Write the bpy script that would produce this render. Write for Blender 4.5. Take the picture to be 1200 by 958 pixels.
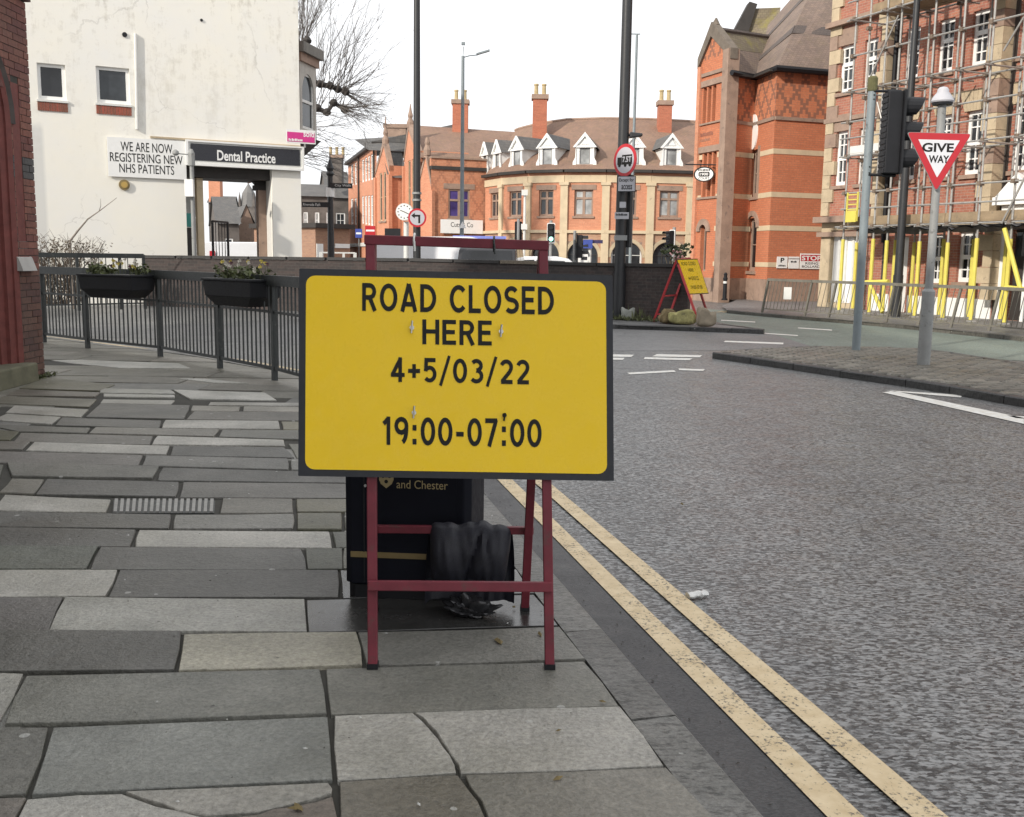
import bpy, bmesh, math, random
from mathutils import Vector, Matrix
random.seed(7)
SC = bpy.context.scene
COL = SC.collection
for o in list(bpy.data.objects):
    bpy.data.objects.remove(o)
V = Vector
PI = math.pi
Z3 = V((0, 0, 1))

# ------------------------------------------------------------------ camera
H = 1.42
FOC = 1200.0                      # focal length in units of the 1200-wide photograph
PITCH = math.atan(177 / 1200.0)
ROLL = 0.014
Fw = V((0, math.cos(PITCH), -math.sin(PITCH)))
R0 = V((1, 0, 0)); U0 = V((0, math.sin(PITCH), math.cos(PITCH)))
Rt = math.cos(ROLL) * R0 + math.sin(ROLL) * U0
Up = -math.sin(ROLL) * R0 + math.cos(ROLL) * U0
cam = bpy.data.cameras.new('camera')
cam.sensor_fit = 'HORIZONTAL'; cam.sensor_width = 36.0; cam.lens = 36.0
cam.clip_start = 0.05; cam.clip_end = 2000
camo = bpy.data.objects.new('camera', cam); COL.objects.link(camo)
m = Matrix((Rt, Up, -Fw)).transposed().to_4x4(); m.translation = V((0, 0, H))
camo.matrix_world = m
SC.camera = camo

# ------------------------------------------------------------------ light
SUN_EL = math.radians(27)
SUN_DIR = V((-0.68, -0.73, 0)).normalized() * math.cos(SUN_EL) + Z3 * math.sin(SUN_EL)   # towards the sun
sun = bpy.data.lights.new('sun', 'SUN'); sun.energy = 3.6; sun.angle = math.radians(1.2); sun.color = (1.0, 0.93, 0.83)
suno = bpy.data.objects.new('sun', sun); COL.objects.link(suno)
suno.rotation_euler = SUN_DIR.to_track_quat('Z', 'Y').to_euler(); suno.location = (-20, -20, 30)
W = bpy.data.worlds.new('World'); SC.world = W; W.use_nodes = True
nt = W.node_tree; nt.nodes.clear()
wo = nt.nodes.new('ShaderNodeOutputWorld'); bg = nt.nodes.new('ShaderNodeBackground'); bg.inputs[1].default_value = 0.1
sk = nt.nodes.new('ShaderNodeTexSky'); sk.sky_type = 'NISHITA'; sk.sun_disc = False
sk.sun_elevation = SUN_EL; sk.sun_rotation = math.atan2(SUN_DIR.x, SUN_DIR.y); sk.air_density = 1.0; sk.dust_density = 2.5
tc = nt.nodes.new('ShaderNodeTexCoord'); no = nt.nodes.new('ShaderNodeTexNoise'); no.inputs['Scale'].default_value = 2.2; no.inputs['Detail'].default_value = 5
mp = nt.nodes.new('ShaderNodeMapping'); mp.inputs['Scale'].default_value = (1, 1, 2.6)
cr = nt.nodes.new('ShaderNodeValToRGB'); cr.color_ramp.elements[0].position = 0.28; cr.color_ramp.elements[1].position = 0.5
cr.color_ramp.elements[0].color = (0.6, 0.6, 0.6, 1)
mx = nt.nodes.new('ShaderNodeMix'); mx.data_type = 'RGBA'; mx.inputs[7].default_value = (10.9, 11.05, 11.3, 1)
nt.links.new(tc.outputs['Generated'], mp.inputs[0]); nt.links.new(mp.outputs[0], no.inputs['Vector'])
nt.links.new(no.outputs[0], cr.inputs[0]); nt.links.new(cr.outputs[0], mx.inputs[0]); nt.links.new(sk.outputs[0], mx.inputs[6])
nt.links.new(mx.outputs[2], bg.inputs[0]); nt.links.new(bg.outputs[0], wo.inputs[0])
SC.view_settings.view_transform = 'Standard'; SC.view_settings.look = 'None'
SC.view_settings.exposure = 0.2; SC.view_settings.gamma = 1.0

# ------------------------------------------------------------------ measuring helpers (photo pixel -> place)
CAMP = V((0, 0, H))
def ray(px, py): return Fw * FOC + Rt * (px - 600) - Up * (py - 479)
def G(px, py, z=0.0):
    d = ray(px, py); return CAMP + d * ((z - H) / d.z)
def D(px, py, Y):
    d = ray(px, py); return CAMP + d * (Y / d.y)
class Pl:                                        # a plane with right / up / outward axes
    def __init__(s, o, r, u=Z3):
        s.o = V(o); s.r = V(r).normalized(); s.u = V(u).normalized(); s.n = s.r.cross(s.u).normalized()
    def p(s, u, v, w=0.0): return s.o + s.r * u + s.u * v + s.n * w
    def hit(s, px, py, w=0.0):
        d = ray(px, py); t = ((s.o + s.n * w) - CAMP).dot(s.n) / d.dot(s.n)
        q = CAMP + d * t - s.o; return q.dot(s.r), q.dot(s.u)
    def box(s, x0, y0, x1, y1):                  # pixel box -> u0,u1,v0,v1
        xm, ym = (x0 + x1) / 2, (y0 + y1) / 2
        return s.hit(x0, ym)[0], s.hit(x1, ym)[0], s.hit(xm, y1)[1], s.hit(xm, y0)[1]
def facade(a, b, z=0.0):
    a = V((a[0], a[1], z)); b = V((b[0], b[1], z)); return Pl(a, b - a)
def depth_pt(px, Y):                             # ground point seen in column px at depth Y
    d = ray(px, 302); return V((d.x / d.y * Y, Y, 0))

# ------------------------------------------------------------------ object helpers
ORG = {}
def setp(o, label=None, cat=None, group=None, kind=None):
    if label: o['label'] = label
    if cat: o['category'] = cat
    if group: o['group'] = group
    if kind: o['kind'] = kind
    return o
def thing(name, label, cat, loc=(0, 0, 0), group=None, kind=None):
    o = bpy.data.objects.new(name, None); COL.objects.link(o); o.location = loc; o.empty_display_size = 0.2
    ORG[o.name] = V(loc); return setp(o, label, cat, group, kind)
def copytree(o, parent=None):
    c = o.copy(); COL.objects.link(c)
    if parent: c.parent = parent
    ORG[c.name] = ORG.get(o.name, V((0, 0, 0)))
    for ch in list(o.children): copytree(ch, c)
    return c
class MB:
    def __init__(s): s.v = []; s.f = []; s.uv = None
    def poly(s, pts):
        n = len(s.v); s.v += [V(p) for p in pts]; s.f.append(tuple(range(n, n + len(pts)))); return s
    def add(s, vs, fs):
        n = len(s.v); s.v += [V(p) for p in vs]; s.f += [tuple(i + n for i in f) for f in fs]; return s
    def hexa(s, b, t):                           # two quads -> box
        return s.add(list(b) + list(t), [(3, 2, 1, 0), (4, 5, 6, 7), (0, 1, 5, 4), (1, 2, 6, 5), (2, 3, 7, 6), (3, 0, 4, 7)])
    def bx(s, x0, x1, y0, y1, z0, z1):
        return s.hexa([(x0, y0, z0), (x1, y0, z0), (x1, y1, z0), (x0, y1, z0)], [(x0, y0, z1), (x1, y0, z1), (x1, y1, z1), (x0, y1, z1)])
    def pb(s, P, u0, u1, v0, v1, w0, w1):        # box in a plane's axes
        q = [P.p(u0, v0, w0), P.p(u1, v0, w0), P.p(u1, v0, w1), P.p(u0, v0, w1)]
        r = [P.p(u0, v1, w0), P.p(u1, v1, w0), P.p(u1, v1, w1), P.p(u0, v1, w1)]
        return s.hexa(q, r)
    def prism(s, pts, ext):
        pts = [V(p) for p in pts]; ext = V(ext); n = len(pts)
        return s.add(pts + [p + ext for p in pts], [tuple(reversed(range(n))), tuple(range(n, 2 * n))] + [(i, (i + 1) % n, n + (i + 1) % n, n + i) for i in range(n)])
    def tube(s, pts, r, n=8, cap=True):
        pts = [V(p) for p in pts]; rr = r if isinstance(r, (list, tuple)) else [r] * len(pts)
        vs = []; up = None
        for i, p in enumerate(pts):
            d = (pts[min(i + 1, len(pts) - 1)] - pts[max(i - 1, 0)]).normalized()
            a = d.cross(Z3 if abs(d.z) < 0.9 else V((1, 0, 0))).normalized()
            if up is not None:
                a = (up - d * up.dot(d)).normalized()
            up = a; b = d.cross(a)
            vs += [p + (a * math.cos(2 * PI * k / n) + b * math.sin(2 * PI * k / n)) * rr[i] for k in range(n)]
        fs = []
        for i in range(len(pts) - 1):
            for k in range(n):
                k2 = (k + 1) % n; fs.append((i * n + k, i * n + k2, (i + 1) * n + k2, (i + 1) * n + k))
        if cap: fs += [tuple(reversed(range(n))), tuple(range((len(pts) - 1) * n, len(pts) * n))]
        return s.add(vs, fs)
    def bar(s, a, b, w, d, side=None):           # square bar between two points
        a = V(a); b = V(b); x = (b - a).normalized(); sd = V(side) if side is not None else x.cross(Z3)
        if sd.length < 1e-6: sd = V((1, 0, 0))
        sd = (sd - x * sd.dot(x)).normalized(); o = x.cross(sd)
        c = lambda p: [p + sd * (w / 2) + o * (d / 2), p - sd * (w / 2) + o * (d / 2), p - sd * (w / 2) - o * (d / 2), p + sd * (w / 2) - o * (d / 2)]
        return s.hexa(c(a), c(b))
    def lathe(s, c, prof, n=16, ax=Z3):
        c = V(c); ax = V(ax).normalized(); a = ax.cross(V((0, 1, 0)) if abs(ax.y) < 0.9 else V((1, 0, 0))).normalized(); b = ax.cross(a)
        vs = []
        for r, h in prof: vs += [c + ax * h + (a * math.cos(2 * PI * k / n) + b * math.sin(2 * PI * k / n)) * r for k in range(n)]
        fs = []
        for i in range(len(prof) - 1):
            for k in range(n):
                k2 = (k + 1) % n; fs.append((i * n + k, i * n + k2, (i + 1) * n + k2, (i + 1) * n + k))
        fs += [tuple(reversed(range(n))), tuple(range((len(prof) - 1) * n, len(prof) * n))]
        return s.add(vs, fs)
    def disc(s, P, u, v, w, ru, rv=None, d=0.01, n=28):
        rv = rv or ru
        return s.prism([P.p(u + ru * math.cos(2 * PI * k / n), v + rv * math.sin(2 * PI * k / n), w) for k in range(n)], P.n * d)
    def rrect(s, P, u0, u1, v0, v1, w, d, r, n=5):
        pts = []
        for cx, cy, a0 in ((u1 - r, v1 - r, 0), (u0 + r, v1 - r, PI / 2), (u0 + r, v0 + r, PI), (u1 - r, v0 + r, 1.5 * PI)):
            pts += [P.p(cx + r * math.cos(a0 + PI / 2 * k / n), cy + r * math.sin(a0 + PI / 2 * k / n), w) for k in range(n + 1)]
        return s.prism(pts, P.n * d)
    def wall(s, P, u0, u1, v0, v1, holes=(), rev=0.12, w=0.0):
        us = sorted({u0, u1, *[x for h in holes for x in (h[0], h[1]) if u0 < x < u1]})
        vs = sorted({v0, v1, *[x for h in holes for x in (h[2], h[3]) if v0 < x < v1]})
        for i in range(len(us) - 1):
            for j in range(len(vs) - 1):
                cu, cv = (us[i] + us[i + 1]) / 2, (vs[j] + vs[j + 1]) / 2
                if any(h[0] < cu < h[1] and h[2] < cv < h[3] for h in holes): continue
                s.poly([P.p(us[i], vs[j], w), P.p(us[i + 1], vs[j], w), P.p(us[i + 1], vs[j + 1], w), P.p(us[i], vs[j + 1], w)])
        for a, b, c, d in holes:
            for q in (((a, c), (a, d)), ((b, d), (b, c)), ((a, d), (b, d)), ((b, c), (a, c))):
                (x0, y0), (x1, y1) = q
                s.poly([P.p(x0, y0, w), P.p(x1, y1, w), P.p(x1, y1, w - rev), P.p(x0, y0, w - rev)])
        return s
    def build(s, name, mat, parent=None, smooth=False, bevel=0.0, recalc=True, color=None, kind=None, label=None):
        org = ORG.get(parent.name, V((0, 0, 0))) if parent else V((0, 0, 0))
        me = bpy.data.meshes.new(name)
        me.from_pydata([tuple(p - org) for p in s.v], [], s.f)
        bm = bmesh.new(); bm.from_mesh(me)
        if recalc: bmesh.ops.recalc_face_normals(bm, faces=bm.faces)
        if bevel > 0:
            bmesh.ops.remove_doubles(bm, verts=bm.verts, dist=1e-5)
            bmesh.ops.bevel(bm, geom=[e for e in bm.edges if len(e.link_faces) == 2 and e.calc_face_angle(0) > 0.5], offset=bevel, segments=2, affect='EDGES', profile=0.5)
        uv = bm.loops.layers.uv.new('uv')
        for f in bm.faces:
            n = f.normal
            if abs(n.z) < 0.8:
                t = Z3.cross(n); t = t.normalized() if t.length > 1e-6 else V((1, 0, 0))
                g = t.cross(n)
                k = 1.0 / max(0.2, math.sqrt(max(1e-6, 1 - n.z * n.z)))
                for l in f.loops: q = l.vert.co + org; l[uv].uv = (q.dot(t), q.z * k)
            else:
                for l in f.loops: q = l.vert.co + org; l[uv].uv = (q.x, q.y)
            f.smooth = smooth
        bm.to_mesh(me); bm.free()
        if smooth:
            try: me.set_sharp_from_angle(angle=math.radians(42))
            except Exception: pass
        o = bpy.data.objects.new(name, me); COL.objects.link(o)
        if mat: me.materials.append(mat)
        if parent: o.parent = parent
        ORG[o.name] = org
        if color: o.color = (*color, 1) if len(color) == 3 else color
        if kind: o['kind'] = kind
        if label: o['label'] = label
        return o
def text(s, P, u0, u1, v0, v1, w, mat, parent, name='lettering', ext=0.001, off=0.0, sp=1.0):
    c = bpy.data.curves.new('t', 'FONT'); c.body = s; c.size = 1; c.offset = off; c.space_character = sp; c.resolution_u = 4
    o = bpy.data.objects.new('t', c); COL.objects.link(o)
    dg = bpy.context.evaluated_depsgraph_get(); me = bpy.data.meshes.new_from_object(o.evaluated_get(dg))
    bpy.data.objects.remove(o); bpy.data.curves.remove(c)
    vs = [v.co.copy() for v in me.vertices]; fs = [tuple(p.vertices) for p in me.polygons]; bpy.data.meshes.remove(me)
    xs = [v.x for v in vs]; ys = [v.y for v in vs]
    a, b, cc, d = min(xs), max(xs), min(ys), max(ys)
    mb = MB(); mb.v = [P.p(u0 + (v.x - a) / (b - a) * (u1 - u0), v0 + (v.y - cc) / max(1e-6, d - cc) * (v1 - v0), w) for v in vs]; mb.f = fs
    return mb.build(name, mat, parent, recalc=False)

# ------------------------------------------------------------------ materials
class NB:
    def __init__(s, name):
        s.m = bpy.data.materials.new(name); s.m.use_nodes = True; s.t = s.m.node_tree; s.b = s.t.nodes['Principled BSDF']
    def n(s, typ, _p=None, **kw):
        x = s.t.nodes.new(typ)
        for k, v in (_p or {}).items(): setattr(x, k, v)
        for k, v in kw.items():
            key = int(k[1:]) if k[0] == 'i' and k[1:].isdigit() else k.replace('_', ' ')
            inp = x.inputs[key]
            if hasattr(v, 'is_output'): s.t.links.new(v, inp)
            else: inp.default_value = v
        return x
    def l(s, a, b): s.t.links.new(a, b)
    def math(s, op, a, b=0.0, clamp=False):
        x = s.n('ShaderNodeMath', {'operation': op, 'use_clamp': clamp}, i0=a, i1=b); return x.outputs[0]
    def mix(s, f, a, b, bt='MIX'):
        x = s.n('ShaderNodeMix', {'data_type': 'RGBA', 'blend_type': bt}, i0=f, i6=a, i7=b); return x.outputs[2]
    def ramp(s, v, p0, p1, c0=0.0, c1=1.0):
        x = s.n('ShaderNodeMapRange', None, i0=v, i1=p0, i2=p1, i3=c0, i4=c1); return x.outputs[0]
    def noise(s, vec, sc, det=3, rough=0.55):
        x = s.n('ShaderNodeTexNoise', None, Scale=sc, Detail=det, Roughness=rough)
        if vec is not None: s.l(vec, x.inputs['Vector'])
        return x.outputs[0]
    def bump(s, h, st=0.3, dist=0.01):
        x = s.n('ShaderNodeBump', None, Strength=st, Distance=dist, Height=h); s.l(x.outputs[0], s.b.inputs['Normal'])
    def col(s, c): s.l(c, s.b.inputs['Base Color'])
    def rough(s, v):
        if hasattr(v, 'is_output'): s.l(v, s.b.inputs['Roughness'])
        else: s.b.inputs['Roughness'].default_value = v
def c4(c): return (c[0], c[1], c[2], 1) if len(c) == 3 else c
def sc(c, k): return (c[0] * k, c[1] * k, c[2] * k, 1)
def m_paint(name, c, rough=0.45, var=0.12, nscale=6, metal=0.0, dirt=0.0, dirtc=(0.05, 0.045, 0.04), bump=0.0, spec=0.5):
    b = NB(name); g = b.n('ShaderNodeTexCoord').outputs['Object']
    n1 = b.noise(g, nscale, 5, 0.6); n2 = b.noise(g, nscale * 9, 3, 0.6)
    k = b.math('ADD', b.math('MULTIPLY', n1, 0.7), b.math('MULTIPLY', n2, 0.3))
    cc = b.mix(b.ramp(k, 0.3, 0.7), sc(c, 1 - var), sc(c, 1 + var))
    if dirt: cc = b.mix(b.ramp(b.noise(g, nscale * 1.7, 6, 0.7), 0.62 - dirt * 0.3, 0.75), cc, c4(dirtc))
    b.col(cc); b.rough(b.ramp(n2, 0.3, 0.7, max(0.05, rough - 0.1), min(1, rough + 0.1))); b.b.inputs['Metallic'].default_value = metal
    b.b.inputs['Specular IOR Level'].default_value = spec
    if bump: b.bump(n2, bump, 0.004)
    return b.m
def m_brick(name, c1, c2, mort, var=0.25, bump=0.5, bw=0.225, rh=0.075, ms=0.006, diaper=None, stain=0.25):
    b = NB(name); uv = b.n('ShaderNodeUVMap').outputs[0]
    br = b.n('ShaderNodeTexBrick', {'offset': 0.5}, Vector=uv, Color1=c4(c1), Color2=c4(c2), Mortar=c4(mort), Scale=1.0, Mortar_Size=ms, Mortar_Smooth=0.3, Bias=0.0, Brick_Width=bw, Row_Height=rh)
    n1 = b.noise(uv, 0.6, 5, 0.65); n2 = b.noise(uv, 14, 3, 0.6)
    cc = b.mix(b.ramp(n2, 0.3, 0.7), br.outputs[0], b.mix(1.0, br.outputs[0], sc((1, 1, 1), 1 + var), 'MULTIPLY'))
    cc = b.mix(b.ramp(n1, 0.35, 0.75, 0, stain), cc, b.mix(1.0, cc, (0.45, 0.40, 0.38, 1), 'MULTIPLY'))
    if diaper:
        pu, pv, wd, dc = diaper
        s = b.n('ShaderNodeSeparateXYZ', None, i0=uv)
        qu = b.math('SNAP', s.outputs[0], 0.1125); qv = b.math('SNAP', s.outputs[1], 0.075)
        a = b.math('ABSOLUTE', b.math('SUBTRACT', b.math('FRACT', b.math('ADD', b.math('DIVIDE', qu, pu), b.math('DIVIDE', qv, pv))), 0.5))
        c = b.math('ABSOLUTE', b.math('SUBTRACT', b.math('FRACT', b.math('SUBTRACT', b.math('DIVIDE', qu, pu), b.math('DIVIDE', qv, pv))), 0.5))
        mk = b.math('LESS_THAN', b.math('MINIMUM', a, c), wd)
        cc = b.mix(b.math('MULTIPLY', mk, 0.85), cc, c4(dc))
    b.col(cc); b.rough(0.85); b.bump(br.outputs[1], -bump if bump else 0, 0.01)
    return b.m
def m_tiles(name, c1, c2, rh=0.12, bw=0.17, moss=0.0, bands=None):
    b = NB(name); uv = b.n('ShaderNodeUVMap').outputs[0]
    br = b.n('ShaderNodeTexBrick', {'offset': 0.5}, Vector=uv, Color1=c4(c1), Color2=c4(c2), Mortar=sc(c1, 0.45), Scale=1.0, Mortar_Size=0.006, Mortar_Smooth=0.2, Bias=0.0, Brick_Width=bw, Row_Height=rh)
    n1 = b.noise(uv, 0.9, 6, 0.7); n2 = b.noise(uv, 6, 4, 0.6)
    cc = b.mix(b.ramp(n2, 0.3, 0.7, 0, 0.6), br.outputs[0], b.mix(1.0, br.outputs[0], (1.35, 1.3, 1.25, 1), 'MULTIPLY'))
    cc = b.mix(b.ramp(n1, 0.4, 0.7, 0, 0.5), cc, b.mix(1.0, cc, (0.55, 0.55, 0.55, 1), 'MULTIPLY'))
    if moss: cc = b.mix(b.ramp(b.noise(uv, 1.7, 6, 0.75), 0.5, 0.65, 0, moss), cc, (0.20, 0.17, 0.05, 1))
    b.col(cc); b.rough(0.8); b.bump(br.outputs[1], -0.4, 0.02); return b.m
def m_glass(name, c=(0.03, 0.035, 0.04), rough=0.06):
    b = NB(name); g = b.n('ShaderNodeTexCoord').outputs['Object']; n1 = b.noise(g, 1.3, 3)
    b.col(b.mix(b.ramp(n1, 0.35, 0.65), sc(c, 0.6), sc(c, 1.6))); b.rough(rough); b.bump(n1, 0.05, 0.02); return b.m
def m_leaf(name, c, var=0.5):
    b = NB(name); g = b.n('ShaderNodeTexCoord').outputs['Object']; n1 = b.noise(g, 11, 2)
    b.col(b.mix(b.ramp(n1, 0.3, 0.7), sc(c, 1 - var), sc(c, 1 + var))); b.rough(0.6); return b.m

def m_slab(name, wet=0.0, rugged=0.0):
    b = NB(name); oi = b.n('ShaderNodeObjectInfo'); g0 = b.n('ShaderNodeTexCoord').outputs['Object']
    off = b.n('ShaderNodeCombineXYZ', None, i0=b.math('MULTIPLY', oi.outputs['Random'], 37.0), i1=b.math('MULTIPLY', oi.outputs['Random'], 91.0), i2=0.0).outputs[0]
    g = b.n('ShaderNodeVectorMath', {'operation': 'ADD'}, i0=g0, i1=off).outputs[0]
    n1 = b.noise(g, 2.2, 6, 0.62); n2 = b.noise(g, 22, 5, 0.65); n3 = b.noise(g, 150, 3, 0.6); nb = b.noise(g0, 0.7, 4, 0.6)
    base = oi.outputs['Color']; n4 = b.noise(g, 60, 4, 0.7)
    c = b.mix(b.ramp(n1, 0.3, 0.7), b.mix(1.0, base, (0.74, 0.74, 0.72, 1), 'MULTIPLY'), b.mix(1.0, base, (1.22, 1.2, 1.17, 1), 'MULTIPLY'))
    c = b.mix(b.ramp(n2, 0.35, 0.7, 0, 0.55), c, b.mix(1.0, c, (1.35, 1.33, 1.3, 1), 'MULTIPLY'))
    c = b.mix(b.ramp(n3, 0.55, 0.72, 0, 0.5), c, b.mix(1.0, c, (0.5, 0.5, 0.5, 1), 'MULTIPLY'))
    c = b.mix(b.ramp(nb, 0.46, 0.66, 0, 0.7), c, b.mix(1.0, c, (0.52, 0.52, 0.46, 1), 'MULTIPLY'))
    # trodden chewing gum and droppings: small pale spots; dark pits
    vo = b.n('ShaderNodeTexVoronoi', {'feature': 'F1'}, Vector=g0, Scale=5.0); 
    sp = b.math('MULTIPLY', b.math('LESS_THAN', b.math('ADD', vo.outputs[0], b.math('MULTIPLY', b.math('SUBTRACT', n2, 0.5), 0.08)), 0.072), b.math('GREATER_THAN', b.n('ShaderNodeSeparateColor', None, i0=vo.outputs[1]).outputs[0], 0.30))
    c = b.mix(b.math('MULTIPLY', sp, 0.62), c, (0.42, 0.42, 0.40, 1))
    v2 = b.n('ShaderNodeTexVoronoi', {'feature': 'F1'}, Vector=g, Scale=9.0)
    s2 = b.math('MULTIPLY', b.math('LESS_THAN', b.math('ADD', v2.outputs[0], b.math('MULTIPLY', b.math('SUBTRACT', n3, 0.5), 0.1)), 0.06), b.math('GREATER_THAN', b.n('ShaderNodeSeparateColor', None, i0=v2.outputs[1]).outputs[1], 0.72))
    c = b.mix(b.math('MULTIPLY', s2, 0.7), c, (0.02, 0.02, 0.018, 1))
    # hairline scratches
    mp = b.n('ShaderNodeMapping', None, i0=g, i2=(0, 0, 0.5), i3=(1, 9, 1)).outputs[0]
    sn = b.noise(mp, 7, 4, 0.7); c = b.mix(b.ramp(sn, 0.66, 0.72, 0, 0.35), c, b.mix(1.0, c, (1.7, 1.7, 1.7, 1), 'MULTIPLY'))
    c = b.mix(b.ramp(n4, 0.30, 0.70), b.mix(1.0, c, (0.70, 0.70, 0.69, 1), 'MULTIPLY'), b.mix(1.0, c, (1.28, 1.28, 1.27, 1), 'MULTIPLY'))
    if rugged: c = b.mix(b.ramp(b.noise(b.n('ShaderNodeMapping', None, i0=g0, i3=(1, 2.6, 1)).outputs[0], 17, 6, 0.75), 0.50, 0.60, 0, 0.8), c, b.mix(1.0, c, (0.30, 0.30, 0.30, 1), 'MULTIPLY'))
    if wet: c = b.mix(1.0, c, (0.26, 0.26, 0.272, 1), 'MULTIPLY')
    b.col(c); b.b.inputs['Specular IOR Level'].default_value = 0.5 if wet else 0.5
    b.rough(b.ramp(n1, 0.35, 0.65, 0.07, 0.32) if wet else b.ramp(nb, 0.35, 0.65, 0.66, 0.30))
    hh = b.math('ADD', b.math('MULTIPLY', n1, 1.3), b.math('ADD', b.math('MULTIPLY', n2, 0.5), b.math('ADD', b.math('MULTIPLY', n4, 0.35), b.math('MULTIPLY', n3, 0.16))))
    b.bump(hh, 0.16 if wet else (1.0 if rugged else 0.85), 0.014); return b.m

def m_asphalt(name, lo, hi, scale=105, tint=None, rough=0.5, bump=0.7):
    b = NB(name); uv = b.n('ShaderNodeUVMap').outputs[0]; uv0 = uv
    uv = b.n('ShaderNodeMapping', None, i0=uv0, i3=(.62, 1.2, 1)).outputs[0]
    v1 = b.n('ShaderNodeTexVoronoi', {'feature': 'F1'}, Vector=uv, Scale=scale)
    cellv = b.n('ShaderNodeSeparateColor', None, i0=v1.outputs[1]).outputs[0]
    n1 = b.noise(uv, scale * 0.62, 3, 0.7); n2 = b.noise(uv0, 0.45, 5, 0.6); n3 = b.noise(uv0, 5, 4, 0.6)
    hgt = b.ramp(b.math('ADD', b.math('MULTIPLY', n1, 0.75), b.math('MULTIPLY', cellv, 0.25)), 0.37, 0.60)
    c = b.mix(hgt, c4(lo), c4(hi))
    c = b.mix(b.math('MULTIPLY', cellv, 0.45), c, b.mix(1.0, c, (1.55, 1.55, 1.55, 1), 'MULTIPLY'))
    c = b.mix(b.ramp(n2, 0.35, 0.7, 0, 0.5), c, b.mix(1.0, c, (0.62, 0.62, 0.62, 1), 'MULTIPLY'))
    c = b.mix(b.ramp(n3, 0.4, 0.7, 0, 0.35), c, b.mix(1.0, c, (1.3, 1.3, 1.32, 1), 'MULTIPLY'))
    wp_ = b.n('ShaderNodeVectorMath', {'operation': 'ADD'}, i0=uv0, i1=b.n('ShaderNodeCombineXYZ', None, i0=b.noise(uv0, 1.5, 4), i1=b.noise(uv0, 2.1, 4), i2=0.0).outputs[0]).outputs[0]
    ck = b.n('ShaderNodeTexVoronoi', {'feature': 'DISTANCE_TO_EDGE'}, Vector=wp_, Scale=0.33)
    c = b.mix(b.math('MULTIPLY', b.math('LESS_THAN', ck.outputs[0], 0.0028), 0.55), c, (0.015, 0.015, 0.015, 1))
    st = b.noise(b.n('ShaderNodeMapping', None, i0=uv0, i2=(0, 0, 0.22), i3=(1.1, .16, 1)).outputs[0], 1.0, 3, .5)
    c = b.mix(b.ramp(st, 0.42, 0.66, 0, 0.42), c, b.mix(1.0, c, (0.60, 0.60, 0.61, 1), 'MULTIPLY'))
    b.col(c); b.rough(b.ramp(n3, 0.3, 0.7, rough - 0.08, rough + 0.1))
    b.bump(hgt, bump, 0.006); return b.m
def m_line(name, c, under=(0.055, 0.055, 0.055), wear=0.5):
    b = NB(name); uv = b.n('ShaderNodeUVMap').outputs[0]
    n1 = b.noise(uv, 55, 3, 0.7); n2 = b.noise(uv, 3.0, 5, 0.6); n3 = b.noise(uv, 12, 4, 0.6)
    k = b.ramp(b.math('ADD', b.math('MULTIPLY', n1, 0.65), b.math('MULTIPLY', n2, 0.35)), 0.62 - 0.1 * wear, 0.67 - 0.06 * wear)
    cc = b.mix(b.ramp(n3, 0.3, 0.75), sc(c, 1.08), sc((c[0], c[1] * 0.93, c[2] * 0.8), 0.8))
    b.col(b.mix(k, cc, c4(under))); b.rough(0.6); b.bump(n1, 0.35, 0.004); return b.m
def m_render(name):
    b = NB(name); uv = b.n('ShaderNodeUVMap').outputs[0]
    n1 = b.noise(uv, 0.35, 6, 0.65); n2 = b.noise(uv, 3.5, 6, 0.7)
    mp = b.n('ShaderNodeMapping', None, i0=uv, i3=(1.6, 0.22, 1)).outputs[0]; n3 = b.noise(mp, 1.2, 6, 0.7)
    c = b.mix(b.ramp(n1, 0.35, 0.65), (0.84, 0.81, 0.72, 1), (0.80, 0.79, 0.75, 1))
    s = b.n('ShaderNodeSeparateXYZ', None, i0=uv).outputs[1]
    up = b.ramp(s, 3.2, 9.0); sx = b.n('ShaderNodeSeparateXYZ', None, i0=uv).outputs[0]
    low = b.math('MULTIPLY', b.ramp(b.math('ADD', s, b.math('MULTIPLY', n2, .3)), 5.1, 4.9), b.ramp(sx, 2.0, 1.9)); c = b.mix(b.math('MULTIPLY', low, .75), c, (0.60, 0.60, 0.58, 1))
    c = b.mix(b.math('MULTIPLY', b.ramp(b.math('ADD', b.math('MULTIPLY', n3, 0.6), b.math('MULTIPLY', n2, 0.4)), 0.52, 0.72), b.math('MULTIPLY', up, 0.9)), c, (0.34, 0.30, 0.22, 1))
    c = b.mix(b.ramp(b.noise(uv, 1.1, 8, 0.75), 0.62, 0.72, 0, 0.35), c, (0.45, 0.42, 0.34, 1))
    wp_ = b.n('ShaderNodeVectorMath', {'operation': 'ADD'}, i0=uv, i1=b.n('ShaderNodeCombineXYZ', None, i0=b.noise(uv, 1.1, 5), i1=b.noise(uv, 1.7, 5), i2=0.0).outputs[0]).outputs[0]
    ck = b.n('ShaderNodeTexVoronoi', {'feature': 'DISTANCE_TO_EDGE'}, Vector=wp_, Scale=0.3)
    c = b.mix(b.math('MULTIPLY', b.math('LESS_THAN', ck.outputs[0], 0.004), b.ramp(n1, .45, .55, 0, .24)), c, (0.3, 0.28, 0.24, 1))
    b.col(c); b.rough(0.85); b.bump(n2, 0.25, 0.02); return b.m

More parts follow.
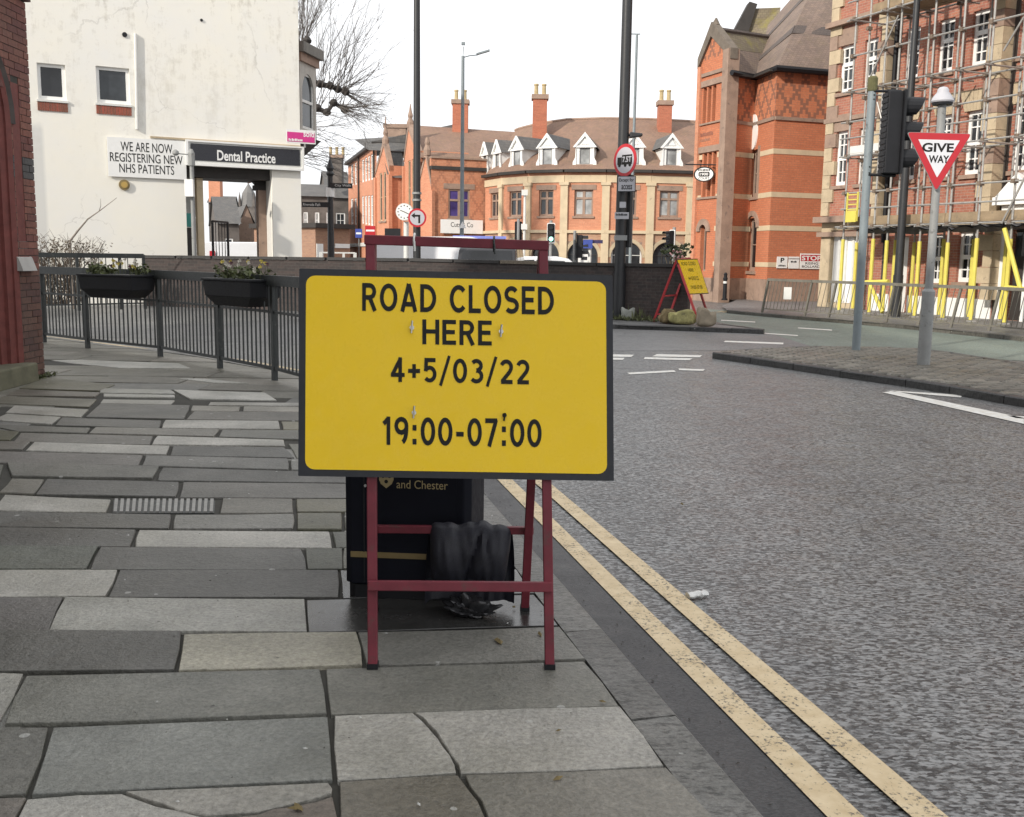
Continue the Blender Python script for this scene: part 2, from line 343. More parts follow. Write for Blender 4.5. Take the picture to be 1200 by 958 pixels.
M = {}
M['slab'] = m_slab('york_stone'); M['wetslab'] = m_slab('wet_york_stone', 1.0)
M['joint'] = m_paint('joint_dirt', (0.045, 0.043, 0.036), 0.95, 0.4, 5, bump=0.5)
M['kerb'] = m_slab('kerb_granite', 0.0, 1.0); 
M['asphalt'] = m_asphalt('road_asphalt', (0.014, 0.014, 0.014), (0.243, 0.246, 0.243), 76, rough=0.36)
M['gutter'] = m_asphalt('smooth_channel_asphalt', (0.026, 0.026, 0.028), (0.05, 0.05, 0.051), 160, rough=0.5, bump=0.3)
M['green_road'] = m_asphalt('green_tinted_asphalt', (0.12, 0.145, 0.125), (0.19, 0.225, 0.195), 80, rough=0.55, bump=0.4)
M['pale_road'] = m_asphalt('pale_junction_asphalt', (0.10, 0.10, 0.10), (0.19, 0.188, 0.185), 80, rough=0.5, bump=0.4)
M['yline'] = m_line('yellow_line_paint', (0.64, 0.52, 0.335), wear=0.85)
M['wline'] = m_line('white_line_paint', (0.72, 0.72, 0.70), wear=0.15)
M['yellow'] = m_paint('yellow_reflective_sheet', (0.90, 0.60, 0.004), 0.30, 0.03, 3, spec=0.35)
M['black'] = m_paint('black_plastic', (0.014, 0.0145, 0.017), 0.55, 0.25, 5, spec=0.3)
M['ink'] = m_paint('black_vinyl', (0.014, 0.014, 0.013), 0.6, 0.1, spec=0.25)
M['signgrey'] = m_paint('dark_grey_aluminium', (0.024, 0.026, 0.031), 0.5, 0.15, spec=0.35)
M['maroon'] = m_paint('maroon_painted_steel', (0.16, 0.026, 0.038), 0.5, 0.25, 9, spec=.3, dirt=0.22, dirtc=(0.09, 0.05, 0.045))
M['steel'] = m_paint('zinc_steel', (0.55, 0.55, 0.55), 0.35, 0.1, 8, metal=0.8)
M['navy'] = m_paint('navy_woven_plastic', (0.012, 0.0125, 0.020), 0.55, 0.35, 22, bump=0.35)
M['bin'] = m_paint('black_bin_plastic', (0.010, 0.011, 0.017), 0.65, 0.25, 3, spec=0.12)
M['gold'] = m_paint('dull_gold', (0.23, 0.17, 0.07), 0.5, 0.15)
M['white'] = m_paint('white_paint', (0.80, 0.80, 0.78), 0.5, 0.04)
M['offwhite'] = m_paint('offwhite_paint', (0.66, 0.66, 0.63), 0.5, 0.06, dirt=0.05, dirtc=(0.35, 0.33, 0.3))
M['clear'] = m_paint('crumpled_film', (0.35, 0.36, 0.36), 0.15, 0.3, 20)
M['rail'] = m_paint('dark_grey_rail_paint', (0.026, 0.03, 0.029), 0.5, 0.25, 6, dirt=0.1, dirtc=(0.10, 0.10, 0.09))
M['wood'] = m_paint('weathered_board', (0.42, 0.33, 0.2), 0.8, 0.3, 3)
def prints(P, u0, u1, v0, v1, w, mat, parent, n, name='print_line'):
    mb = MB(); r = random.Random(n)
    for k in range(n):
        a, b_ = u0 + (u1 - u0) * k / n, u0 + (u1 - u0) * (k + r.uniform(.55, .85)) / n
        mb.pb(P, a, b_, v0, v0 + (v1 - v0) * r.choice((1, .75, 1, .8)), w, w + .003)
    return mb.build(name, mat, parent, kind='stuff')
M['glass'] = m_glass('window_glass'); M['dglass'] = m_glass('dark_glass', (0.012, 0.013, 0.015))
# ------------------------------------------------------------------ ground
ROADZ = -0.10
gm = MB(); gm.poly([(-400, -60, ROADZ), (400, -60, ROADZ), (400, 900, ROADZ), (-400, 900, ROADZ)])
road = gm.build('road', M['asphalt'], kind='structure')
def cat_rom(pts, n=6):
    out = []
    P = [pts[0] * 2 - pts[1]] + pts + [pts[-1] * 2 - pts[-2]]
    for i in range(1, len(P) - 2):
        for k in range(n):
            t = k / n; a, b, c, d = P[i - 1], P[i], P[i + 1], P[i + 2]
            out.append(0.5 * ((2 * b) + (c - a) * t + (2 * a - 5 * b + 4 * c - d) * t * t + (3 * b - a - 3 * c + d) * t ** 3))
    out.append(pts[-1]); return out
yl0, yl1 = G(988, 958, ROADZ), G(588, 560, ROADZ)          # centre of the inner yellow line, straight near the camera
yd = V((yl1.x - yl0.x, yl1.y - yl0.y, 0)).normalized(); yo = V((yl0.x, yl0.y, 0)) - V((yd.y, -yd.x, 0)) * 0.45
kp = [yo + yd * d for d in (-5.5, -4, -2.5, -1, 0.5, 2, 3.2, 4.4, 5.4)]
POSTPX = [(402, 468), (322, 445), (258, 431.5), (188, 418), (103, 408), (52, 401)]
POSTS = [G(*p) for p in POSTPX]
for p, off in zip(POSTS[1:], (0.42, 0.42, 0.4, 0.38, 0.38)): kp.append(p + V((0.35, 0.5, 0)).normalized() * off)
kp += [kp[-1] + V((-3.4, 2.6, 0)), kp[-1] + V((-11, 7, 0))]
KERB = cat_rom(kp, 6)
def offs(line, d):
    out = []
    for i, p in enumerate(line):
        t = (line[min(i + 1, len(line) - 1)] - line[max(i - 1, 0)]).normalized()
        out.append(p + V((t.y, -t.x, 0)) * d)
    return out
def strip(mb, line, d0, d1, z):
    a, b = offs(line, d0), offs(line, d1)
    for i in range(len(line) - 1):
        mb.poly([(a[i].x, a[i].y, z), (b[i].x, b[i].y, z), (b[i + 1].x, b[i + 1].y, z), (a[i + 1].x, a[i + 1].y, z)])
    return mb
def kerb_x(y):
    for a, b in zip(KERB, KERB[1:]):
        if a.y <= y <= b.y: return a.x + (b.x - a.x) * (y - a.y) / max(1e-6, b.y - a.y)
    return KERB[0].x if y < KERB[0].y else KERB[-1].x
pm = MB()
for a, b in zip(KERB, KERB[1:]):
    pm.poly([(-22, a.y, -0.014), (a.x, a.y, -0.014), (b.x, b.y, -0.014), (-22, b.y, -0.014)])
pave = pm.build('pavement', M['joint'], kind='structure')
# traced flagstones: corner pixels tl, tr, br, bl and tone
LT, MD, DK, WT = (0.325, 0.32, 0.305), (0.18, 0.18, 0.172), (0.098, 0.098, 0.094), (0.14, 0.14, 0.135)
CREAM, TEX, GRN, BLU = (0.33, 0.315, 0.265), (0.36, 0.36, 0.345), (0.10, 0.105, 0.09), (0.205, 0.213, 0.205)
SL = [
 ((-60,788),(28,790),(0,846),(-90,848),LT),((31,792),(377,785),(384,836),(3,849),(0.15,0.152,0.14)),((381,785),(690,775),(736,827),(387,837),(0.165,0.165,0.15)),
 ((-110,855),(60,853),(33,932),(-160,938),(0.13,0.13,0.12)),((63,852),(383,840),(390,913),(36,931),BLU),
 ((-200,944),(30,936),(-15,1020),(-260,1020),(0.12,0.11,0.10)),
 ((-60,738),(213,741),(207,786),(-95,787),(0.105,0.105,0.10)),((216,744),(418,742),(427,780),(210,786),CREAM),((421,742),(641,736),(689,773),(430,780),(0.15,0.15,0.14)),
 ((-70,700),(73,700),(57,738),(-85,738),(0.125,0.12,0.12)),((76,700),(356,703),(359,741),(58,739),TEX),((359,703),(613,697),(639,733),(362,740),WT),
 ((-65,668),(138,668),(123,699),(-70,699),LT),((141,668),(396,668),(398,700),(127,699),DK),((118,641),(355,643),(358,667),(105,667),DK),
 ((-60,640),(115,641),(102,667),(-62,667),(0.12,0.13,0.115)),((357,643),(401,643),(401,667),(360,667),GRN),((403,643),(578,640),(591,665),(403,667),(0.15,0.15,0.13)),((400,668),(592,667),(611,695),(402,701),WT),
 ((-60,599),(202,604),(198,620),(-60,617),DK),((-60,618),(160,621),(152,641),(-60,640),DK),((163,621),(386,623),(390,642),(155,641),LT),((389,623),(420,623),(420,642),(393,642),GRN),
 ((205,604),(344,603),(345,620),(202,620),MD),((347,601),(400,601),(402,621),(348,620),(0.11,0.11,0.08)),((402,622),(560,618),(577,640),(404,642),MD),((402,600),(545,598),(559,617),(404,620),GRN),
 ((5,580),(130,586),(124,601),(-10,598),LT),((261,584),(343,585),(345,602),(258,602),(0.16,0.155,0.14)),((347,585),(420,585),(420,600),(348,600),(0.12,0.115,0.085)),
 ((14,561),(52,562),(40,579),(-2,577),(0.16,0.155,0.14)),((55,562),(212,565),(207,582),(40,580),DK),((214,565),(420,567),(420,584),(210,583),(0.125,0.122,0.115)),
 ((8,542),(187,547),(180,561),(14,558),(0.14,0.14,0.13)),((190,548),(420,554),(420,566),(183,563),DK),((-60,545),(5,545),(-6,572),(-60,578),GRN),
 ((-60,527),(168,534),(163,546),(-60,541),(0.13,0.125,0.12)),((171,534),(338,538),(338,551),(166,546),(0.125,0.125,0.12)),((340,538),(420,540),(420,553),(341,551),MD),
 ((40,518),(199,523),(195,533),(30,528),LT),((-60,516),(36,518),(26,527),(-60,526),(0.15,0.145,0.135)),((202,523),(334,525),(346,537),(199,534),DK),((337,520),(420,521),(420,539),(348,537),(0.14,0.14,0.12)),
 ((24,507),(180,511),(175,521),(16,517),(0.16,0.155,0.145)),((-60,500),(22,506),(12,516),(-60,514),(0.10,0.10,0.07)),((183,511),(333,516),(334,523),(178,521),LT),
 ((111,501),(257,504),(252,512),(104,508),(0.185,0.18,0.165)),((260,504),(420,505),(420,517),(256,512),(0.145,0.145,0.135)),((-20,497),(108,502),(102,508),(20,506),(0.125,0.125,0.115)),
 ((72,490),(191,493),(187,502),(64,499),DK),((193,493),(327,493.5),(329,503),(189,502),LT),((330,494),(420,495),(420,504),(332,503.5),(0.19,0.18,0.14)),
 ((118,473.5),(224,475),(216,491),(100,489),DK),((227,482.5),(420,484),(420,494),(218,492),(0.135,0.13,0.12)),
 ((16,476),(104,480),(94,489),(6,484),LT),((7,485),(71,488.5),(60,497),(-8,492),LT),
 ((226,476),(282,477),(280,482.3),(223,482),(0.26,0.25,0.23)),((286,476.5),(420,477.5),(420,483),(284,482.3),(0.25,0.24,0.22)),((246,471.5),(420,473),(420,476.5),(244,475),LT),
 ((117,455),(201,457),(206,461.5),(117,460),TEX),((121,461),(206,463),(206,466),(120,464.5),TEX),((120,468),(205,469),(200,474),(117,472.5),LT),
 ((203,457),(311,460),(324,469),(222,467.5),TEX),((60,422),(95,421.5),(210,426),(224,432),(140,431),(80,425),TEX),((208,443.5),(240,444),(292,449.5),(250,448.5),TEX),
 ((52,442),(135,451),(116,458),(22,455),(0.12,0.115,0.085)),((20,456),(118,460),(112,465),(6,463),(0.125,0.115,0.10)),((4,464),(114,468),(104,477),(-14,472),(0.15,0.145,0.12)),
]
# two cracked flags at the kerb: each half is its own stone
SL += [((389,839),(482,836),(498,850),(514,866),(526,886),(536,907),(396,915),LT),((485,836),(738,829),(790,899),(541,907),(530,886),(518,866),(502,849),LT),
       ((397,918),(538,909),(560,940),(585,1010),(405,1010),(0.165,0.155,0.135)),((543,909),(793,901),(872,1000),(592,1010),(566,940),(0.18,0.175,0.16)),
       ((33,936),(143,930),(185,944),(245,960),(290,1010),(-10,1010),LT),((148,929),(390,918),(392,931),(340,944),(300,952),(240,957),(188,942),(0.24,0.235,0.22)),
       ((392,934),(400,1010),(296,1010),(250,962),(302,954),(344,946),(0.15,0.13,0.115))]
random.seed(11)
polys2d = []
nsl = 0
def slab(pts, tone, z, gap, mat, hh=0.05):
    global nsl
    n = len(pts); c = sum(pts, V((0, 0, 0))) / n
    # pull edges in by the joint, split long edges, roughen
    ring = []
    for i in range(n):
        a, b = pts[i], pts[(i + 1) % n]; L = (b - a).length
        k = (1 if n > 4 and L < .05 else 2 if n > 4 and L < 0.3 else 1 if L < 0.25 else 3 if L > 0.8 else 2)
        for j in range(k):
            q = a.lerp(b, j / k); d = (c - q)
            q = q + d.normalized() * gap
            if j and n > 4: q += V((math.sin(q.x * 131 + q.y * 77), math.sin(q.x * 91 - q.y * 123), 0)) * 0.006
            elif j: q += V((random.uniform(-1, 1), random.uniform(-1, 1), 0)) * 0.0045
            else: q += V((random.uniform(-1, 1), random.uniform(-1, 1), 0)) * 0.004 + d.normalized() * random.choice((0, 0, 0, 0.003, 0.009))
            ring.append(q)
    bv = 0.0025 if pts[0].y < 5 else 0.005
    m_ = len(ring); tx, ty = random.uniform(-1, 1) * 0.004, random.uniform(-1, 1) * 0.004
    ht = lambda q: z + (q.x - c.x) * tx + (q.y - c.y) * ty
    top = [q + (c - q).normalized() * bv for q in ring]
    vs = [V((q.x, q.y, ht(q))) for q in top] + [V((q.x, q.y, ht(q) - bv)) for q in ring] + [V((q.x, q.y, z - hh)) for q in ring]
    fs = [tuple(range(m_))] + [(i, m_ + i, m_ + (i + 1) % m_, (i + 1) % m_) for i in range(m_)] + [(m_ + i, 2 * m_ + i, 2 * m_ + (i + 1) % m_, m_ + (i + 1) % m_) for i in range(m_)]
    mb = MB(); mb.v = vs; mb.f = fs; nsl += 1
    k = random.uniform(0.9, 1.1)
    return mb.build('paving_slab', mat, pave, color=(tone[0] * k, tone[1] * k * .995, tone[2] * k * .98))
for q in SL:
    pts = [G(*p) for p in q[:-1]]; tone = q[-1]
    for p, c in zip(pts, q[:-1]):
        if c[0] > 540 and 600 < c[1] < 910 and abs(p.x - kerb_x(p.y)) < .3 and c[0] > 480 + (c[1] - 560) * .3 and c not in ((541,907),(543,909),(538,909),(536,907)): p.x = kerb_x(p.y) - .004
    polys2d.append([(p.x, p.y) for p in pts])
    near = sum(p.y for p in pts) / len(pts)
    slab(pts, tone, random.uniform(-0.002, 0.004), -0.001 if near < 5 else 0.002, M['wetslab'] if tone is WT else M['slab'])
def inside(x, y, poly):
    r = False; j = len(poly) - 1
    for i in range(len(poly)):
        if (poly[i][1] > y) != (poly[j][1] > y) and x < (poly[j][0] - poly[i][0]) * (y - poly[i][1]) / (poly[j][1] - poly[i][1]) + poly[i][0]: r = not r
        j = i
    return r
LEFTX = -5.42
GRATE = [(p.x, p.y) for p in (G(131, 583), G(260, 584), G(258, 603), G(126, 602))]
random.seed(5)
y = 0.3
while y < 19.5 and nsl < 292:
    d = random.choice((0.42, 0.5, 0.55)) if y < 10.5 else random.choice((0.5, 0.6, 0.7))
    xl = LEFTX if y < 11.6 else -11.0
    x = xl - random.random() * 0.8; kx = min(kerb_x(y), kerb_x(y + d))
    while x < kx:
        w = random.choice((0.6, 0.9, 1.2)) if y < 10.5 else random.choice((1.0, 1.4, 1.8)); x1 = x + w
        if x1 > kerb_x(y + d) - 0.35: x1 = 99
        a0, b0 = min(x1, kerb_x(y) - 0.012), min(x1, kerb_x(y + d) - 0.012)
        if b0 - x > 0.08 and a0 - x > 0.08 and nsl < 296:
            pts = [V((x, y, 0)), V((a0, y, 0)), V((b0, y + d, 0)), V((x, y + d, 0))]
            hits = 0
            for i in (0.12, 0.5, 0.88):
                for j in (0.1, 0.35, 0.65, 0.9):
                    xx = x + (a0 - x) * j; yy = y + d * i
                    if any(inside(xx, yy, q) for q in polys2d) or inside(xx, yy, GRATE): hits += 1
            if hits < 6:
                t = random.choice((DK, MD, WT, (0.13, 0.128, 0.115), (0.16, 0.155, 0.14), (0.22, 0.215, 0.2)))
                if y > 11: t = random.choice(((0.15, 0.145, 0.125), (0.17, 0.165, 0.145), (0.2, 0.19, 0.17), (0.13, 0.125, 0.11)))
                slab(pts, t, -0.0095 if hits else -0.003, 0.006, M['slab'])
        x = x1 if x1 < 90 else 1e9
    y += d
# kerb stones along the edge
kerb = thing('kerb', None, None, (0, 0, 0), kind='structure')
def stones(line, d0, d1, z0, z1, L, parent, tone, name='kerb_stone'):
    acc = 0.0; seg = [line[0]]
    def flush(seg):
        if len(seg) < 2: return
        a, b = offs(seg, d0), offs(seg, d1); t = (seg[-1] - seg[-2]).normalized() * 0.012
        a[-1] = a[-1] - t; b[-1] = b[-1] - t
        mb = MB(); j = random.uniform(-0.004, 0.004); n = len(seg); e = 0.014 * (1 if d1 > d0 else -1)
        oo = offs(seg, d1 - e)
        cols = [[V((p.x, p.y, z)) for p in r] for r, z in ((a, z0), (a, z1 + j), (oo, z1 + j), (b, z1 + j - 0.014), (b, z0))]
        for c1, c2 in zip(cols, cols[1:]):
            for i in range(n - 1): mb.poly([c1[i], c2[i], c2[i + 1], c1[i + 1]])
        mb.poly([c[0] for c in cols]); mb.poly([c[-1] for c in cols])
        k = random.uniform(0.75, 1.15)
        mb.build(name, M['kerb'], parent, color=(tone[0] * k, tone[1] * k, tone[2] * k))
    for a, b in zip(line, line[1:]):
        n = max(1, int((b - a).length / 0.12))
        for i in range(1, n + 1):
            q = a.lerp(b, i / n); acc += (q - seg[-1]).length
            if acc >= L: seg.append(q); flush([seg[0], seg[len(seg) // 2], seg[-1]]); seg = [q]; acc = 0
            elif len(seg) < 2 or (q - seg[-1]).length > 0.2: seg.append(q)
    flush(seg)
stones(KERB, 0.004, 0.165, -0.25, -0.002, 0.92, kerb, (0.165, 0.165, 0.16))
# channel and double yellow lines, sheets on the road
strip(MB(), KERB, 0.16, 0.42, ROADZ + 0.004).build('road_channel', M['gutter'], road)
NEAR = [p for p in KERB]
strip(MB(), NEAR, 0.40, 0.50, ROADZ + 0.009).build('yellow_line', M['yline'], road)
strip(MB(), NEAR, 0.63, 0.73, ROADZ + 0.009).build('yellow_line', M['yline'], road)
def mark(pxs, z=ROADZ + 0.006, name='white_line', mat='wline'):
    MB().poly([G(x, y, z) for x, y in pxs]).build(name, M[mat], road)
mark([(1034,460),(1048,458.5),(1200,490),(1200,497)])
mark([(1039,458.5),(1046,458),(1128,463),(1126,466)]); mark([(1180,487),(1212,489),(1212,492),(1190,490)])
mark([(690,415),(743,416),(740,418.5),(690,418)]); mark([(690,419),(732,419.5),(730,422),(690,421.5)])
mark([(770,415.2),(823,416.6),(820,419),(764,418)]); mark([(756,418.8),(812,420.2),(808,422.4),(754,421)])
mark([(850,399.5),(918,401.8),(918,403.8),(848,401)])
mark([(735,437),(790,434),(792,436),(738,439)]); mark([(795,432),(826,433),(824,435),(796,434)])
# paler junction surface and green tinted lane beyond
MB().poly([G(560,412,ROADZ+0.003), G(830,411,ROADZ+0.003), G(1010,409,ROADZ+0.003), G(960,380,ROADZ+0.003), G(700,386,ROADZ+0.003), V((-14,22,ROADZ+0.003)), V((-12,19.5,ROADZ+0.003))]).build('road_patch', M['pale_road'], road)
MB().poly([G(960,409,ROADZ+0.005), G(1230,425,ROADZ+0.005), G(1230,394,ROADZ+0.005), G(1050,383,ROADZ+0.005), G(940,374,ROADZ+0.005), G(830,362,ROADZ+0.005), G(812,372,ROADZ+0.005), G(900,390,ROADZ+0.005)]).build('green_lane', M['green_road'], road)
mark([(876,389),(935,393),(935,394),(878,390.2)], ROADZ + 0.010); mark([(845,375),(885,377.2),(885,378.2),(845,376)], ROADZ + 0.010)
mark([(935,384),(975,386.5),(975,387.8),(935,385)], ROADZ + 0.010)
yl = [G(838,366,ROADZ+.012), G(852,364.6,ROADZ+.012), G(880,367.2,ROADZ+.012), G(940,373,ROADZ+.012), G(1050,383,ROADZ+.012), G(1215,398.5,ROADZ+.012)]
strip(MB(), cat_rom([V((p.x,p.y,0)) for p in yl], 4), 0.0, 0.09, ROADZ + 0.012).build('yellow_line', M['yline'], road)
strip(MB(), cat_rom([V((p.x,p.y,0)) for p in yl], 4), 0.2, 0.29, ROADZ + 0.012).build('yellow_line', M['yline'], road)
# cobbled traffic island
IS_near = [G(835,413), G(880,419), G(930,426), G(1000,436), G(1080,447), G(1200,467)]
IS_near += [IS_near[-1] + (IS_near[-1] - IS_near[-2]) * 0.5]
IS_far = [G(838,412), G(880,409), G(950,406), G(1030,406.5), G(1100,411), G(1200,426)]
IS_far += [IS_far[-1] + (IS_far[-1] - IS_far[-2]) * 0.3]
nr, fr = cat_rom(IS_near, 5), cat_rom(IS_far, 5)
im = MB(); m_ = len(nr)
for i in range(m_ - 1):
    im.poly([V((p.x, p.y, -0.03)) for p in (nr[i], nr[i + 1], fr[i + 1], fr[i])])
isl = im.build('traffic_island', M['joint'], kind='structure')
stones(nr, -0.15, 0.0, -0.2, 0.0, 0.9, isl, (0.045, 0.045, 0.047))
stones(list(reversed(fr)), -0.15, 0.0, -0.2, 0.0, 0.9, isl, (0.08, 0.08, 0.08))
poly_is = [(p.x, p.y) for p in nr] + [(p.x, p.y) for p in reversed(fr)]
random.seed(3)
def sett(mb, x, y, a, b, z, j=0.012):
    q = []
    for dx, dy in ((-1, -1), (1, -1), (1, 1), (-1, 1)): q.append(V((x + dx * a / 2 + random.uniform(-j, j), y + dy * b / 2 + random.uniform(-j, j), z)))
    c = sum(q, V((0, 0, 0))) / 4; mid = [p + (c - p) * 0.18 + V((0, 0, 0.02 + random.uniform(0, 0.008))) for p in q]
    bot = [V((p.x, p.y, -0.06)) for p in q]
    n = len(mb.v); mb.v += bot + q + mid; mb.f += [(n + 8, n + 9, n + 10, n + 11)] + [(n + i, n + (i + 1) % 4, n + 4 + (i + 1) % 4, n + 4 + i) for i in range(4)] + [(n + 4 + i, n + 4 + (i + 1) % 4, n + 8 + (i + 1) % 4, n + 8 + i) for i in range(4)]
cand = []
yy = 9.5; row = 0
while yy < 19:
    xx = 2.5 + (row % 2) * 0.12
    while xx < 10:
        if all(inside(xx + dx, yy + dy, poly_is) for dx, dy in ((-.2, 0), (.2, 0), (0, -.22), (0, .12))): cand.append((yy, xx))
        xx += 0.245
    yy += 0.165; row += 1
vis = [c for c in cand if abs(c[1] / c[0]) < 0.52]; vis.sort()
ind = set(vis[:240])
rest = MB()
for c in cand:
    if c in ind:
        mb = MB(); sett(mb, c[1], c[0], 0.235, 0.155, -0.012)
        k = random.uniform(0.7, 1.25); mb.build('cobble', M['slab'], isl, color=(0.155 * k, 0.145 * k, 0.125 * k))
    else: sett(rest, c[1], c[0], 0.235, 0.155, -0.012)
rest.build('cobbles', M['slab'], isl, color=(0.155, 0.145, 0.125), kind='stuff')
# island in front of the dark wall
w1 = [G(560,380), G(717,380.5), G(800,383), G(870,385.5), G(895,386.5)]
w2 = [G(896,385.5), G(860,381), G(812,376), G(806,372), G(800,368)]
im = MB(); im.poly([V((p.x, p.y, -0.012)) for p in w1] + [V((p.x, p.y, -0.012)) for p in w2] + [V((-1.0, 29.5, -0.012))])
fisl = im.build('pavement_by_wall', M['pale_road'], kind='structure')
stones(cat_rom(w1, 4), -0.15, 0.0, -0.2, 0.0, 0.95, fisl, (0.05, 0.05, 0.052))
stones(cat_rom(w2, 4), -0.15, 0.0, -0.2, 0.0, 0.95, fisl, (0.07, 0.07, 0.07))
# far right pavement (below the scaffolded building) and pavement before the tall brick hall
rp = [G(852,363.5), G(880,366), G(940,371), G(1050,380), G(1200,395)]; rp += [rp[-1] + (rp[-1] - rp[-2]) * 1.5]
im = MB(); im.poly([V((p.x, p.y, -0.01)) for p in rp] + [V((30, 14, -0.01)), V((30, 60, -0.01)), V((7, 60, -0.01)), G(862,352.5), G(846,358)])
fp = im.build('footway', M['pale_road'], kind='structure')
stones(cat_rom(rp, 5), -0.15, 0.0, -0.2, 0.0, 0.95, fp, (0.10, 0.095, 0.085))
# iron cover let into the flags
t = thing('drain_cover', 'ribbed iron drain cover set among the flagstones', 'drain cover', G(192, 593))
a, b, c, d = G(133,585), G(252,585), G(251,600), G(131.5,600)
mb = MB(); mb.hexa([p + V((0,0,-0.05)) for p in (a,b,c,d)], [p + V((0,0,-0.008)) for p in (a,b,c,d)]); mb.build('frame', M['rail'], t)
mb = MB()
for k in range(17):
    s0, s1 = (k + 0.22) / 17, (k + 0.78) / 17
    q = [a.lerp(b, s0), a.lerp(b, s1), d.lerp(c, s1), d.lerp(c, s0)]
    mb.hexa([p + V((0,0,-0.008)) for p in q], [p + V((0,0,0.003)) for p in q])
mb.build('rib', m_paint('worn_iron', (0.25, 0.245, 0.23), 0.5, 0.3, 20), t)

# scattered litter and grit on the flags and along the channel
random.seed(44); lt = {k: MB() for k in ('leaf_litter', 'paper_scraps', 'grit')}
def scrap(mb, x, y, z, s):
    a = random.uniform(0, PI); e, f = V((math.cos(a), math.sin(a), random.uniform(-.2, .2))) * s, V((-math.sin(a), math.cos(a), random.uniform(0, .3))) * s * random.uniform(.3, .7)
    c = V((x, y, z + .004)); n = len(mb.v); mb.v += [c - e, c - f * .8, c + e, c + f, c + Z3 * s * .4]; mb.f += [(n, n + 1, n + 4), (n + 1, n + 2, n + 4), (n + 2, n + 3, n + 4), (n + 3, n, n + 4)]
for k in range(60): y = random.uniform(2.2, 9); scrap(lt['paper_scraps'], random.uniform(-.45, .02) * y, y, .006, random.uniform(.004, .010))
for k in range(150): y = random.uniform(2.2, 8); scrap(lt['grit'], kerb_x(y) + random.gauss(.27, .07), y, ROADZ + .004, random.uniform(.003, .009))
for k in range(90): y = random.uniform(2.3, 8); scrap(lt['grit'], min(kerb_x(y) - .01, random.uniform(-.45, .2) * y), y, .005, random.uniform(.003, .007))
for k in range(14): y = random.uniform(2.5, 8); scrap(lt['leaf_litter'], kerb_x(y) - abs(random.gauss(0, .25)), y, .006, random.uniform(.012, .022))
for px, py in ((350, 950), (346, 952), (583, 753), (586, 755), (800, 575), (620, 690)): p = G(px, py); scrap(lt['leaf_litter'], p.x, p.y, .006 if px < 700 else ROADZ + .01, .022)
for k, c in (('leaf_litter', (.16, .12, .05)), ('paper_scraps', (.5, .5, .48)), ('grit', (.05, .047, .04))): lt[k].build(k, m_paint(k, c, .8, .4), recalc=False, kind='stuff')
# ------------------------------------------------------------------ the ROAD CLOSED frame sign
fl, fr_ = G(437, 783), G(644, 783.5)
rr = G(615, 715); shift = rr - fr_; rl = fl + shift
base_mid_f = (fl + fr_) / 2; apex_y = (fr_.y + rr.y) / 2
axis = (fr_ - fl).normalized()
APX = 1.475
tl = fl + shift * 0.46 + V((0, 0, APX)) - axis * 0.0; tr = fr_ + shift * 0.46 + V((0, 0, APX)) - axis * 0.005 - V((0, 0, 0.012))
BP = Pl((fl + tl) / 2 + (tl - fl).normalized() * 0, axis, (tl - fl).normalized())      # plane of the front legs
_rot = -0.008
LP = BP
BP = Pl(LP.o, LP.r * math.cos(_rot) + LP.u * math.sin(_rot), LP.u * math.cos(_rot) - LP.r * math.sin(_rot))
cs = [BP.hit(x, y, 0.02) for x, y in ((352, 313), (718, 322), (722, 560), (353, 558))]
bu0 = (cs[0][0] + cs[3][0]) / 2; bu1 = (cs[1][0] + cs[2][0]) / 2
bv0 = (cs[2][1] + cs[3][1]) / 2; bv1 = (cs[0][1] + cs[1][1]) / 2
print('SIGN', cs, 'w', bu1 - bu0, 'h', bv1 - bv0, 'legs', fl, fr_, rr)
sg = thing('road_closed_sign', 'large yellow ROAD CLOSED HERE frame sign on maroon legs in the foreground', 'road sign', (fl + fr_ + rl + rr) / 4)
def leg(a, b, name='leg', w=0.033):
    return MB().bar(a, b, w, w, side=axis).build(name, M['maroon'], sg, bevel=0.003)
leg(fl + V((0,0,0.004)), tl); leg(fr_ + V((0,0,0.004)), tr); 
tlb, trb = tl + V((0, 0.03, 0.0)), tr + V((0, 0.03, 0))
leg(rl + V((0,0,0.004)), tlb); leg(rr + V((0,0,0.004)), trb)
for p in (fl, fr_, rl, rr): MB().bar(p + V((0,0,0.0015)), p + V((0,0,0.02)), 0.038, 0.038, side=axis).build('foot', M['black'], sg)
MB().bar(tl - axis * 0.02 + V((0,-0.005,0.0)), tr + axis * 0.02 + V((0,-0.005,0.0)), 0.034, 0.036, side=Z3).build('top_bar', M['maroon'], sg, bevel=0.003)
lp = lambda a, b, v: a + (b - a) * v
def crossv(px, py): return LP.hit(px, py)[1]
vb = (crossv(437, 685) + (tl - fl).length / 2) / (tl - fl).length
MB().bar(lp(fl, tl, vb) - axis * 0.012 + LP.n * 0.028, lp(fr_, tr, vb) + axis * 0.012 + LP.n * 0.028, 0.034, 0.03, side=LP.u).build('cross_bar', M['maroon'], sg, bevel=0.003)
kr = 0.235
MB().bar(lp(rl, tlb, kr) - axis * 0.01 + V((0,0.03,0)), lp(rr, trb, kr) + axis * 0.02 + V((0,0.03,0)), 0.03, 0.026, side=Z3).build('cross_bar', M['maroon'], sg, bevel=0.003)
for f in (0.255, 0.715):
    q = lp(tl, tr, f) + V((0, -0.005, 0))
    MB().tube([q + V((0, 0.026 * math.cos(a), 0.026 * math.sin(a))) for a in [k * PI / 8 for k in range(17)]], 0.004, 6).tube([q + V((0.002, -0.03, -0.0)), q + V((0.004, -0.036, -0.035))], 0.0035, 5).build('cable_tie', M['offwhite'] if f < 0.5 else M['rail'], sg)
BS = 0.018
MB().rrect(BP, bu0, bu1, bv0, bv1, BS, 0.012, 0.004).build('board', M['signgrey'], sg)
